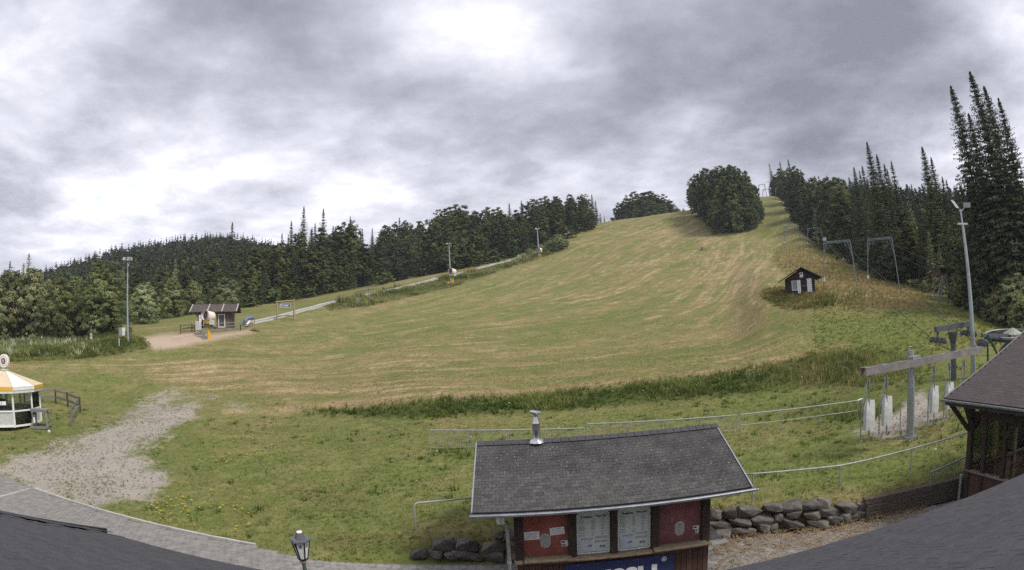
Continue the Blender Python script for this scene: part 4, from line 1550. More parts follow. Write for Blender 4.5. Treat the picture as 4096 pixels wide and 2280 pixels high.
    MB().box((.55, 11.16, .80), (.95, .05, .1)).build('apron', M_PLANK, t)
    MB().box((3.25, 11.16, .79), (.8, .05, .1)).build('apron', M_PLANK, t)
    # banner
    b = MB().box((2.1, 11.19, .36), (2.5, .02, .70)).build('banner', M_BLUE, t)
    tx = MB()
    add_text(tx, 'HUSSU', .74, (.98, 11.178, -.045), (1, 0, 0), (0, 0, 1), .035, 1.98)
    tx.build('lettering', M_WHITE, b, kind='stuff')
    tx = MB()
    P = lambda r: [(3.12 + r * math.cos(2 * math.pi * i / 20), 11.178, .60 + r * math.sin(2 * math.pi * i / 20)) for i in range(20)]
    tx.slab(P(.062), (0, -.003, 0))
    em = tx.build('emblem', M_WHITE, b)
    tx = MB()
    tx.slab([(x, 11.1745, z) for x, y, z in P(.048)], (0, -.002, 0))
    tx.build('emblem_ring', M_INK, b)
    tx = MB()
    for i in range(4):
        a = math.pi * i / 4
        tx.box((3.12, 11.171, .60), (.078, .002, .012), Matrix.Rotation(a, 3, 'Y'))
    tx.build('emblem_star', M_WHITE, b)
    for xx in (1.15, 1.6, 2.05, 2.5, 2.95):
        MB().box((xx, 11.177, .675), (.018, .004, .018)).build('eyelet', M_GALV, b)
    # roof
    rx0, rx1 = -1.02, 4.92
    sl = math.atan2(rz_ - ez, yr - ye)
    MB().slab([(rx0, ye, ez), (rx1, ye, ez), (rx1, yr, rz_), (rx0, yr, rz_)], (0, .0, -.09)).build('roof', M_SHINGBASE, t)
    MB().slab([(rx0, 15.05, ez), (rx1, 15.05, ez), (rx1, yr, rz_), (rx0, yr, rz_)], (0, .0, -.09)).build('rear_roof', M_KSHING, t)
    me = unit_box_mesh('shingle', M_KSHING)
    Ls = math.hypot(rz_ - ez, yr - ye)
    it = []
    E, W = .112, .155
    for row in range(int(Ls / E)):
        s = row * E + E / 2
        x = rx0 + (row % 2) * W / 2
        while x < rx1 + W / 2 - .01:
            a_, b_ = max(rx0 + .004, x - W / 2 + .0025), min(rx1 - .004, x + W / 2 - .0025)
            c = Vector(((a_ + b_) / 2, ye + s * math.cos(sl), ez + s * math.sin(sl))) + Vector((0, -math.sin(sl), math.cos(sl))) * .008
            it.append(((c - Vector(CAM)).length, 0, c, (sl - rad(2.4) + rnd.gauss(0, rad(.7)), 0, 0), (b_ - a_, E + .02, .007)))
            x += W
    pieces(t, 'shingle', it, [me])
    cm = unit_box_mesh('ridge_cap', M_SHING)
    x = rx0 + .1
    while x < rx1:
        for sg in (-1, 1):
            o = obj('ridge_cap', cm, t, Vector((x, yr + sg * .07, rz_ + .005)) - wloc(t))
            o.rotation_euler = (-sg * sl, rad(1.2), 0)
            o.scale = (.19, .17, .012)
        x += .2
    for xx in (rx0 - .015, rx1 + .015):
        MB().beam((xx, ye - .02, ez - .03), (xx, yr, rz_ - .03), .03, .12).build('verge_board', M_ZINC, t)
        MB().beam((xx, 15.07, ez - .03), (xx, yr, rz_ - .03), .03, .12).build('verge_board', M_ZINC, t)
    MB().box(((rx0 + rx1) / 2, ye - .012, ez - .045), (rx1 - rx0, .03, .11)).build('fascia', M_SHINGBASE, t)
    g = MB()
    n = 8
    gx0, gx1 = rx0 - .05, rx1 + .12
    for rr in (.062, .054):
        for j in range(n):
            a0, a1 = math.pi + math.pi * j / n, math.pi + math.pi * (j + 1) / n
            p = lambda a, x: Vector((x, ye - .085 + math.cos(a) * rr, ez - .03 + math.sin(a) * rr))
            g.add([p(a0, gx0), p(a1, gx0), p(a1, gx1), p(a0, gx1)], [(0, 1, 2, 3)])
    g.tube([(gx0, ye - .148, ez - .028), (gx1, ye - .148, ez - .028)], .011, 6)
    for xx in (gx0, gx1):
        g.slab([Vector((xx, ye - .085 + math.cos(math.pi + math.pi * j / n) * .06, ez - .03 + math.sin(math.pi + math.pi * j / n) * .06)) for j in range(n + 1)], (.004, 0, 0))
    go = g.build('gutter', M_ZINC, t, smooth=True)
    for i in range(8):
        xx = rx0 + .3 + i * .76
        q = MB()
        q.tube([(xx, ye - .01, ez - .02), (xx, ye - .04, ez - .085), (xx, ye - .085, ez - .098), (xx, ye - .13, ez - .085), (xx, ye - .155, ez - .02)], .008, 5)
        q.build('gutter_bracket', M_ZINC, go)
    dp = MB()
    dp.tube([(-.42, ye - .085, ez - .08), (-.42, ye - .085, ez - .2), (-.36, 10.85, 1.95), (-.34, 10.95, 1.8), (-.34, 10.95, .02)], .045, 10)
    dpo = dp.build('downpipe', M_ZINC, t, smooth=True)
    for z in (1.75, .95):
        MB().cyl((-.34, 10.95, z - .02), (-.34, 10.95, z + .02), .056, n=12).build('pipe_clip', M_GALV, dpo)
    MB().lathe((-.50, 10.8, 2.02), [(.0, -.09), (.05, -.07), (.055, 0), (.055, .1)], 12).build('lamp', M_WHITE, t, smooth=True)
    # flue
    c = MB()
    c.lathe((.41, 12.72, 3.30), [(.19, -.02), (.16, .04), (.105, .06), (.095, .10), (.092, .42), (.10, .43), (.10, .46), (.092, .47), (.092, .50), (.06, .58), (.06, .64)], 18)
    f = c.build('flue', M_STEEL, t, smooth=True)
    MB().lathe((.40, 12.72, 4.0), [(.03, -.07), (.055, -.04), (.13, .02), (.135, .035), (.02, .05)], 18, axis=(.18, -.1, 1)).build('flue_cap', M_STEEL, f, smooth=True)


kiosk()


# --- lantern
def lantern():
    bx, by = -3.83, 8.33
    t = thing('street_lantern', 'black six sided lantern with white panes on a green post', 'street lamp', (bx, by, 0))
    mg = mat('lantern_metal', (.012, .012, .014), (.02, .02, .022), .4)
    mr = mat('lantern_roof', (.12, .125, .135), (.16, .165, .175), .45, 4, .3)
    MB().tube([(bx, by, 0), (bx, by, .5), (bx, by, .52), (bx, by, 2.06)], [.07, .065, .04, .035], 10).build('post', mat('green_post', (.05, .09, .075), (.07, .12, .1), .5), t)
    MB().lathe((bx, by, 2.06), [(.05, 0), (.065, .02), (.04, .05), (.055, .075)], 12).build('collar', mat('old_brass', (.22, .19, .10), (.3, .26, .15), .5), t)
    z0, z1 = 2.15, 2.50
    r0, r1 = .085, .165
    hexp = lambda r, z, o=0.0: [Vector((bx + r * math.cos(math.pi / 3 * i + .3 + o), by + r * math.sin(math.pi / 3 * i + .3 + o), z)) for i in range(6)]
    A, B = hexp(r0, z0), hexp(r1, z1)
    fr = MB()
    for i in range(6):
        fr.beam(A[i], B[i], .02, .02)
    MB().slab(hexp(r0 + .012, z0 - .02), (0, 0, .025)).build('base_plate', mg, t)
    fr.build('frame', mg, t)
    for i in range(6):
        j = (i + 1) % 6
        c = Vector((bx, by, (z0 + z1) / 2))
        q = [A[i], A[j], B[j], B[i]]
        q = [p + (Vector((bx, by, p.z)) - p) * .03 for p in q]
        pane = MB().slab(q, (q[0] + q[1] - Vector((bx, by, z0)) * 2).normalized() * -.004).build('pane', mat('milk_pane', (.62, .64, .64), (.70, .71, .71), .25), t)
        # printed crest
        nrm = ((q[0] + q[1]) / 2 - Vector((bx, by, z0))).normalized()
        cc = (q[2] + q[3]) / 2 * .74 + (q[0] + q[1]) / 2 * .26 + nrm * .004
        ux = (q[1] - q[0]).normalized()
        uz = ((q[2] + q[3]) / 2 - (q[0] + q[1]) / 2).normalized()
        cr = MB()
        for k in range(10):
            a0, a1 = rad(120 + 30 * k), rad(120 + 30 * (k + 1))
            cr.add([cc + ux * math.cos(a0) * .035 + uz * math.sin(a0) * .035, cc + ux * math.cos(a1) * .035 + uz * math.sin(a1) * .035, cc + ux * math.cos(a1) * .026 + uz * math.sin(a1) * .026, cc + ux * math.cos(a0) * .026 + uz * math.sin(a0) * .026], [(0, 1, 2, 3)])
        cr.add([cc + ux * a + uz * b for a, b in ((-.014, -.016), (.014, -.016), (.018, .012), (.01, .022), (.016, .042), (-.016, .042), (-.01, .022), (-.018, .012))], [tuple(range(8))])
        cr.build('crest', mat('crest_print', (.08, .085, .085), (.13, .135, .135), .6), pane)
    rf = MB()
    P, Q = hexp(.205, z1), hexp(.19, z1 + .035)
    rf.add(P + Q, [(5, 4, 3, 2, 1, 0), (6, 7, 8, 9, 10, 11)] + [(i, (i + 1) % 6, (i + 1) % 6 + 6, i + 6) for i in range(6)])
    P, Q = hexp(.10, z1 + .036), hexp(.06, z1 + .145)
    rf.add(P + Q, [(5, 4, 3, 2, 1, 0), (6, 7, 8, 9, 10, 11)] + [(i, (i + 1) % 6, (i + 1) % 6 + 6, i + 6) for i in range(6)])
    rf.build('roof', mr, t, bevel=.004)
    MB().lathe((bx, by, z1 + .145), [(.055, 0), (.05, .015), (.01, .022)], 12).build('finial', M_WHITE, t)


lantern()


# --- paved path
EDGE_PATH = [(-300, 1800), (0, 1886), (140, 1957), (381, 2036), (634, 2103), (850, 2150), (1021, 2182), (1150, 2212), (1300, 2240), (1660, 2252), (2050, 2247), (2840, 2160), (3100, 2130), (3290, 2117), (3450, 2082), (3863, 1986), (4096, 1935)]


def paving():
    far = [at_z(x, y, 0.0) for x, y in EDGE_PATH]
    fx, fy = [p[0] for p in far], [p[1] for p in far]
    base = MB()
    for i in range(len(far) - 1):
        base.add([(fx[i], 4.5, -.035), (fx[i + 1], 4.5, -.035), (fx[i + 1], fy[i + 1], -.035), (fx[i], fy[i], -.035)], [(0, 1, 2, 3)])
    mb = mat('paving_sand', (.13, .12, .10), (.22, .20, .17), .95, 8, spots=((.06, .08, .03), 5, .62))
    po = base.build('path', mb)
    po['kind'] = 'structure'
    mp = mat('paver', (.185, .175, .160), (.275, .262, .242), .9, 3.0, bump=.2, bscale=40, objrand=.16, spots=((.13, .13, .12), 9, .68))
    ms = []
    for v in range(3):
        g = random.Random(v)
        P = []
        for i in range(12):
            a = 2 * math.pi * i / 12
            r = .108 + (.010 if i % 2 else -.006) + g.uniform(-.003, .003)
            P.append((r * math.cos(a) * 1.02, r * math.sin(a) * 1.12, 0))
        me = MB().slab([(x, y, -.05) for x, y, z in P], (0, 0, .05)).mesh('paver')
        me.materials.append(mp)
        ms.append(me)
    it = []
    dx, dy = .215, .205
    row = 0
    y = 5.2
    while y < 26:
        x = -32 + (row % 2) * dx / 2
        while x < 13.2:
            ye = float(np.interp(x, fx, fy))
            inside = y < ye - .1 and not (-.1 < x < 4.1 and y > 11.3) and not (x > 12.5 and y < 11.2)
            if inside:
                c = (x, y, rnd.gauss(0, .0025))
                px, py = proj(np.array(c))
                vis = -60 < px < 4150 and py < 2300
                # hidden under the lodge eave
                el = math.atan2(H - 0, math.hypot(x, y))
                k = (H - 3.0) / H
                ex_, ey_ = x * k, y * k
                if vis and ey_ > eave_y(ex_) - .25:
                    it.append((math.hypot(x, y), rnd.randrange(3), c, (rnd.gauss(0, .008), rnd.gauss(0, .008), rnd.gauss(0, .03)), (1, 1, 1)))
            x += dx
        row += 1
        y += dy
    pieces(po, 'paver', it, ms)
    km = mat('kerb_stone', (.34, .34, .32), (.46, .45, .42), .85, 4, objrand=.1)
    kme = unit_box_mesh('kerb_stone', km)
    pts = [Vector((*at_z(x, y, 0)[:2], 0)) for x, y in EDGE_PATH[2:7]]
    pts2 = [Vector((*at_z(x, y, 0)[:2], 0)) for x, y in ((-60, 2006), (115, 1957))]
    for PP in (pts, pts2):
        for a, b in zip(PP[:-1], PP[1:]):
            L_ = (b - a).length
            n = max(1, int(L_ / .5))
            for i in range(n):
                c = a.lerp(b, (i + .5) / n)
                o = obj('kerb_stone', kme, po, c + Vector((0, .03, .0)))
                o.rotation_euler = (rnd.gauss(0, .02), rnd.gauss(0, .02), math.atan2((b - a).y, (b - a).x))
                o.scale = (L_ / n - .012, .09, .09)


paving()


# --- dry stone walls and timber wall
M_STONE = mat('wall_stone', (.075, .068, .060), (.165, .150, .130), .9, 3.5, bump=.6, bscale=14, objrand=.28, spots=((.36, .36, .32), 9, .70))


def stone_meshes(n=7):
    out = []
    for s in range(n):
        g = random.Random(900 + s)
        bm = bmesh.new()
        pts = []
        for i in range(22):
            x, y, z = (g.uniform(-1, 1) for _ in range(3))
            q = max(abs(x), abs(y), abs(z)) or 1
            k = g.uniform(.8, 1.0)
            pts.append(bm.verts.new((x / q * .5 * k, y / q * .5 * k, z / q * .5 * k)))
        r = bmesh.ops.convex_hull(bm, input=pts)
        bmesh.ops.delete(bm, geom=[v for v in r['geom_interior'] if isinstance(v, bmesh.types.BMVert)], context='VERTS')
        bmesh.ops.bevel(bm, geom=list(bm.edges), offset=.035, segments=1, affect='EDGES')
        me = bpy.data.meshes.new('stone')
        bm.to_mesh(me)
        bm.free()
        me.materials.append(M_STONE)
        out.append(me)
    return out


SM = stone_meshes()


def stone_wall(label, pts, heights, seed):
    g = random.Random(seed)
    P = [Vector((*at_z(x, y, 0)[:2], 0)) for x, y in pts]
    t = thing('stone_wall', label, 'wall', P[0])
    L = [0]
    for a, b in zip(P[:-1], P[1:]):
        L.append(L[-1] + (b - a).length)

    def along(s):
        for i in range(len(P) - 1):
            if s <= L[i + 1] or i == len(P) - 2:
                k = (s - L[i]) / (L[i + 1] - L[i])
                return P[i].lerp(P[i + 1], k), math.atan2((P[i + 1] - P[i]).y, (P[i + 1] - P[i]).x), heights[i] * (1 - k) + heights[i + 1] * k
    z = 0.0
    row = 0
    while z < max(heights) - .05:
        s = g.uniform(0, .2)
        rh = g.uniform(.21, .29)
        while s < L[-1]:
            w = g.uniform(.30, .72)
            p, a, hh = along(min(s + w / 2, L[-1]))
            if z + rh * .5 < hh:
                o = obj('stone', g.choice(SM), t, p + Vector((-math.sin(a) * (.10 + row * .06), math.cos(a) * (.10 + row * .06), z + rh / 2 + g.uniform(-.03, .03))) - P[0])
                o.rotation_euler = (g.gauss(0, .12), g.gauss(0, .14), a + g.gauss(0, .15))
                o.scale = (w * 1.22, .46, rh * g.uniform(1.15, 1.45))
            s += w
        z += rh
        row += 1


stone_wall('low dry stone wall left of the ticket kiosk', [(1640, 2232), (1780, 2240), (1920, 2244), (2075, 2248)], [.28, .45, .62, .72], 3)
stone_wall('low dry stone wall right of the ticket kiosk', [(2815, 2158), (2960, 2146), (3100, 2128), (3290, 2113), (3450, 2078)], [.72, .72, .70, .66, .52], 5)


def timber_wall():
    A, B = Vector(at_z(3455, 2080, 0)), Vector(at_z(3885, 1975, 0))
    A.z = B.z = 0
    t = thing('timber_wall', 'retaining wall of stacked old sleepers beside the terrace wing', 'wall', A)
    m = mat('old_sleeper', (.045, .034, .027), (.13, .105, .085), .9, 5, stretch=(1.5, 8, 8), bump=.5, bscale=20)
    d = (B - A).normalized()
    nrm = Vector((-d.y, d.x, 0))
    for i in range(3):
        a = A + nrm * (.03 + .035 * i) + d * (.05 * (i == 1)) + Vector((0, 0, .11 + .205 * i))
        b = B + nrm * (.03 + .035 * i) + Vector((0, 0, .11 + .205 * i))
        mid = a.lerp(b, .48 + .08 * i)
        MB().beam(a, mid - d * .01, .2, .198).build('sleeper', m, t, bevel=.012)
        MB().beam(mid + d * .01, b, .2, .198).build('sleeper', m, t, bevel=.012)
    MB().cyl(A + Vector((0, -.1, -.1)) + d * .02, A + Vector((0, -.1, .55)) + d * .02, .05, .045).build('stake', m, t)


timber_wall()

# ------------------------------------------------------------------ fences, lift, huts
M_RAIL = mat('old_galvanised_rail', (.27, .28, .27), (.40, .41, .395), .6, 7, .3)
M_LIFT = mat('green_grey_lift_paint', (.13, .165, .168), (.20, .235, .235), .5, 3)
M_GREEN = mat('machine_green', (.015, .045, .035), (.03, .07, .055), .45, 3)
M_DKSTEEL = mat('dark_steel', (.085, .092, .105), (.13, .137, .15), .5, 4, .4)
M_YEL = mat('safety_yellow', (.62, .34, .02), (.70, .42, .04), .5, 3)
M_COVER = mat('white_cover', (.44, .45, .44), (.56, .57, .56), .8, 4, bump=.4, bscale=6)
M_LOG = mat('peeled_log', (.22, .165, .11), (.40, .32, .23), .85, 5, stretch=(6, 6, 1))
M_MAST = mat('mast_steel', (.30, .34, .36), (.40, .44, .46), .45, 6, .5)
M_BLACK = mat('matt_black', (.012, .012, .013), (.02, .02, .02), .6)
M_LAMPG = mat('lamp_glass', (.24, .25, .25), (.32, .33, .32), .2)


def gp(px, py):
    return pix(px, py)


def up(p, h):
    return Vector((p[0], p[1], p[2] + h))


# --- steel fences on the lawn
def mesh_panel(label, a, b, ha, hb, posts, group):
    """a, b ground points; top rail, posts, thin upright wires"""
    t = thing('railing_panel', label, 'fence', a, group)
    A, B = up(a, ha), up(b, hb)
    d = (B - A).normalized()
    MB().tube([A - Vector((0, 0, .02)), A, B, B - Vector((0, 0, .02))], .03, 7).build('top_rail', M_RAIL, t, smooth=True)
    n = posts
    for i in range(n):
        k = i / (n - 1)
        p = A.lerp(B, k)
        g = ground(p.x, p.y)
        MB().cyl((p.x, p.y, g - .2), p, .02, n=6).build('post', M_RAIL, t)
    w = MB()
    L = (B - A).length
    m = int(L / .075)
    for i in range(1, m):
        p = A.lerp(B, i / m)
        g = ground(p.x, p.y)
        w.cyl((p.x, p.y, g + .08), p, .0062, n=3, cap=False)
    a2, b2 = A.copy(), B.copy()
    a2.z, b2.z = ground(A.x, A.y) + .1, ground(B.x, B.y) + .1
    w.cyl(a2, b2, .010, n=4)
    w.build('wire_infill', M_RAIL, t, kind='stuff')


fa = gp(1722, 1800)
fb = gp(2338, 1775)
hA = hgt(1722, 1720, fa)
mesh_panel('low mesh railing panel behind the flue of the ticket kiosk', fa, fb, hA, hgt(2338, 1712, fb), 5, None)
fc = gp(2350, 1765)
fd = gp(2948, 1728)
mesh_panel('low mesh railing panel rising behind the kiosk roof', fc, fd, hgt(2350, 1696, fc), hgt(2948, 1660, fd), 5, None)
fe = gp(2962, 1742)
ff = gp(3430, 1668)
t = thing('railing_panel', 'two rail steel fence running to the hanger rack', 'fence', fe)
A, B = up(fe, hgt(2962, 1658, fe)), up(ff, hgt(3430, 1602, ff))
MB().tube([A, B], .024, 7).build('top_rail', M_RAIL, t, smooth=True)
MB().tube([A - Vector((0, 0, .45)), B - Vector((0, 0, .45))], .015, 6).build('mid_rail', M_RAIL, t)
for k in (0, .33, .66, 1):
    p = A.lerp(B, k)
    MB().cyl((p.x, p.y, ground(p.x, p.y) - .2), p, .02, n=6).build('post', M_RAIL, t)
# short rail end up by the rack
MB().tube([B, B + Vector((.35, .1, .03))], .024, 6).build('rail_end', M_WHITE, t)


def hand_rail(label, tops, feet_px, loop=False):
    """tops: list of (px, py, r); posts at the listed tops"""
    P = [Vector(at_r(x, y, r)) for x, y, r in tops]
    t = thing('hand_rail', label, 'railing', (P[0].x, P[0].y, ground(P[0].x, P[0].y)))
    path = []
    if loop:
        q = P[0]
        g = ground(q.x, q.y)
        d = (P[1] - P[0]).normalized()
        path = [Vector((q.x, q.y, g - .2)), Vector((q.x, q.y, q.z - .14)), q + d * .02 + Vector((0, 0, -.06)), q + d * .06 + Vector((0, 0, -.02)), q + d * .14]
        path += P[1:]
    else:
        path = P
    MB().tube(path, .027, 8).build('rail', M_RAIL, t, smooth=True)
    for i in feet_px:
        p = P[i]
        c = MB().cyl((p.x, p.y, ground(p.x, p.y) - .2), p, .024, n=8).build('post', M_RAIL, t)
    return t


def rr(px, py):
    p = gp(px, py)
    return math.hypot(p.x, p.y)


r0 = rr(1660, 2125)
hand_rail('bent tube hand rail on the lawn left of the kiosk', [(1655, 2012, r0), (1900, 1990, 15.2), (2060, 1972, 15.4)], [], True)
tops = [(2800, 1915, 16.0), (3013, 1895, rr(3013, 2012)), (3362, 1862, rr(3362, 1955)), (3460, 1842, 17.2), (3648, 1795, rr(3646, 1900)), (3880, 1728, 18.8), (4060, 1668, 19.5)]
hand_rail('long bent hand rail along the lawn towards the terrace wing', tops, [1, 2, 4, 5])


def gate():
    a, b = Vector(at_z(3718, 1972, .38)), Vector(at_z(3862, 1948, .1))
    b.z = .1
    t = thing('steel_gate', 'small grey barred steel gate beside the terrace wing', 'gate', (a.x, a.y, 0))
    c = Vector(at_z(3762, 1990, .06))
    c.z = .06
    tl, tr = Vector((a.x, a.y, 1.02)), Vector((b.x, b.y, 1.12))
    MB().beam(tl, tr, .04, .04).build('top_bar', M_GALV, t)
    a.z = .45
    k = (c - Vector((a.x, a.y, 0))).length / (Vector((b.x, b.y, 0)) - Vector((a.x, a.y, 0))).length
    cc = Vector((a.x, a.y, 0)).lerp(Vector((b.x, b.y, 0)), k)
    MB().beam(a, Vector((cc.x, cc.y, .45)), .035, .035).build('bottom_bar', M_GALV, t)
    MB().beam(Vector((cc.x, cc.y, .08)), Vector((b.x, b.y, .1)), .04, .04).build('bottom_bar', M_GALV, t)
    MB().beam(a, tl, .035, .035).build('upright', M_GALV, t)
    MB().beam(Vector((cc.x, cc.y, -.02)), Vector((cc.x, cc.y, .47)), .035, .035).build('upright', M_GALV, t)
    for i in range(1, 11):
        q = i / 11
        p = tl.lerp(tr, q)
        MB().cyl((p.x, p.y, .45 if q < k else .09), p, .009, n=5).build('bar', M_GALV, t)


gate()


# --- rack with hanging lift seats
def gantry():
    base = gp(3640, 1748)
    t = thing('hanger_rack', 'heavy grey steel T shaped rack for lift hangers', 'lift rack', base)
    col = MB()
    x, y = base.x, base.y
    col.lathe((x, y, base.z), [(.165, 0), (.16, .3), (.135, 3.0), (.135, 3.25)], 8)
    col.build('column', M_GALV, t)
    MB().box((x, y, base.z + .02), (.62, .62, .05)).build('foot_plate', M_GALV, t)
    MB().box((x, y, base.z - .1), (.75, .75, .18)).build('concrete_foot', mat('concrete', (.25, .24, .22), (.35, .33, .31), .9), t)
    for sx in (-1, 1):
        for sy in (-1, 1):
            MB().cyl((x + sx * .26, y + sy * .26, base.z + .03), (x + sx * .26, y + sy * .26, base.z + .13), .018, n=6).build('anchor_bolt', M_GALV, t)
    zt = base.z + 2.9
    ya = y - .22
    d = Vector((7.6, 1.25, .0)).normalized()
    C = Vector((x, ya, zt))
    A = C - d * 3.1
    B = C + d * 4.3
    A, B = Vector(at_plane(3452, 1488, C, (0.16, -1, 0))), Vector(at_plane(3920, 1398, C, (0.16, -1, 0)))
    d = (B - A).normalized()
    u = Vector((0, 0, 1))
    s = d.cross(u).normalized()
    for sg in (-1, 1):
        q = MB()
        q.beam(A + s * sg * .13, B + s * sg * .13, .02, .26)
        q.beam(A + s * sg * .10 + u * .125, B + s * sg * .10 + u * .125, .07, .015)
        q.build('channel_beam', mat('rusty_galvanised', (.20, .18, .175), (.30, .28, .27), .55, 3, .45), t)
    for i in range(9):
        k = (i + .2) / 8.4
        p = A.lerp(B, min(1, k))
        MB().box(p + u * .135, (.18, .30, .012), Matrix.Rotation(math.atan2(d.y, d.x), 3, 'Z')).build('cross_strap', M_GALV, t)
    MB().box(C + Vector((0, .02, 0)), (.5, .3, .3), Matrix.Rotation(math.atan2(d.y, d.x), 3, 'Z')).build('joint_plate', M_GALV, t)
    MB().tube([Vector((x, y, zt + .42)) + Vector((.1 * math.cos(a), 0, .1 * math.sin(a) - .02)) for a in np.linspace(0, math.pi, 7)], .014, 6).build('lifting_eye', M_GALV, t)
    L = (B - A).length
    labels = ['lift hanger with white cover at the free end of the rack', 'second lift hanger with white cover from the rack end', 'lift hanger with white cover just past the rack column', 'lift hanger with white cover halfway to the terrace roof', 'bare lift hanger beside the terrace roof']
    for i, (px, cov) in enumerate([(3474, 1), (3545, 1), (3735, 1), (3797, 1), (3855, 0)]):
        P = Vector(at_plane(px, np.interp(px, [3452, 3920], [1515, 1430]), C, (0.16, -1, 0)))
        h = thing('lift_hanger', labels[i], 'lift hanger', P, 'hangers on the rack')
        o = P
        hl = 2.15
        st = mat('hanger_tube', (.21, .22, .225), (.31, .32, .325), .45, 5, .6)
        MB().box(o + Vector((0, 0, -.13)), (.03, .16, .26)).build('clamp', M_GALV, h)
        f = d * .25
        # straight stem with hook end, and a bowed tube in front
        MB().tube([o + Vector((.02, 0, 0)), o + Vector((.03, 0, -hl + .1)), o + Vector((.04, -.02, -hl)), o + Vector((.04, -.10, -hl + .03)), o + Vector((.04, -.12, -hl + .14))], .026, 7).build('stem', st, h, smooth=True)
        bw = [o + Vector((-.02, 0, -.1)) - d * (.36 * math.sin(min(1, k * 1.6) * math.pi / 2)) + Vector((0, 0, -hl * .93 * k)) for k in np.linspace(0, 1, 9)]
        bw += [bw[-1] + Vector((.02, -.06, -.05)), bw[-1] + Vector((.05, -.11, .0)), bw[-1] + Vector((.06, -.12, .12))]
        MB().tube(bw, .024, 7).build('bow', st, h, smooth=True)
        q = o + d * .24
        if cov:
            MB().tube([q + Vector((-.12, .06, -hl + .5)), q + Vector((-.1, .06, -hl + .06)), q + Vector((-.06, -.02, -hl + .02)), q + Vector((-.04, -.06, -hl + .12))], .022, 6).build('hook', st, h)
            c0 = o + d * .06 + Vector((0, .05, 0))
            bm_ = MB()
            prof = [(-.12, -.82), (-.03, -.70), (.24, -.80), (.26, -.84)]
            wv = [(-.20, -hl + .33, .05), (-.21, -1.5, .09), (-.19, -1.0, .09), (-.13, -.84, .07), (-.02, -.72, .03), (.20, -.82, .06), (.27, -.80, .05), (.26, -1.2, .09), (.27, -1.6, .08), (.25, -hl + .30, .05), (.05, -hl + .31, .07)]
            n = len(wv)
            fr = [c0 + d * a + Vector((0, -b_, z)) for a, z, b_ in wv]
            bk = [c0 + d * a + Vector((0, b_, z)) for a, z, b_ in wv]
            cf, cb = c0 + d * .03 + Vector((0, -.13, -1.3)), c0 + d * .03 + Vector((0, .13, -1.3))
            bm_.add(fr + bk + [cf, cb], [(i_, (i_ + 1) % n, 2 * n) for i_ in range(n)] + [((i_ + 1) % n + n, i_ + n, 2 * n + 1) for i_ in range(n)] + [(i_, i_ + n, (i_ + 1) % n + n, (i_ + 1) % n) for i_ in range(n)])
            bm_.build('cover', M_COVER, h, smooth=True)
        else:
            MB().tube([o + d * .12 + Vector((0, 0, -hl + .55)), o + d * .16 + Vector((0, 0, -hl + .12)), o + d * .45 + Vector((0, 0, -hl + .08)), o + d * .5 + Vector((0, 0, -hl + .2))], .026, 7).build('seat_bar', M_STEEL, h)
    # small rail loop at the column foot
    q = gp(3600, 1725)
    r_ = thing('rail_loop', 'small tube rail loop left of the rack column', 'railing', q)
    MB().tube([up(q, -.1), up(q, 1.0), up(q, 1.05) + Vector((.05, 0, 0)), up(q, 1.12) + Vector((.5, .1, 0))], .022, 7).build('tube', M_RAIL, r_, smooth=True)
    MB().tube([up(q, .35), up(q, .42) + Vector((.5, .1, 0))], .018, 6).build('cross_tube', M_RAIL, r_)


gantry()


# --- first lift tower, drive station, cables
def sheaves(t, c, d, n=4, r=.14, pitch=.3, tilt=0):
    """row of rope wheels hanging under c along the rope direction d"""
    c, d = Vector(c), Vector(d).normalized()
    b = MB().beam(c - d * (n - 1) * pitch / 2, c + d * (n - 1) * pitch / 2, .05, .09).build('sheave_beam', M_DKSTEEL, t)
    s = d.cross(Vector((0, 0, 1))).normalized()
    for i in range(n):
        q = c + d * ((i - (n - 1) / 2) * pitch) + Vector((0, 0, -.12))
        MB().lathe(q - s * .04, [(.03, -.03), (r, -.01), (r, .015), (r * .8, .03), (r * .8, .05), (r, .065), (r, .09), (.03, .11)], 14, axis=s).build('sheave', M_DKSTEEL, b)


TOWER = {}


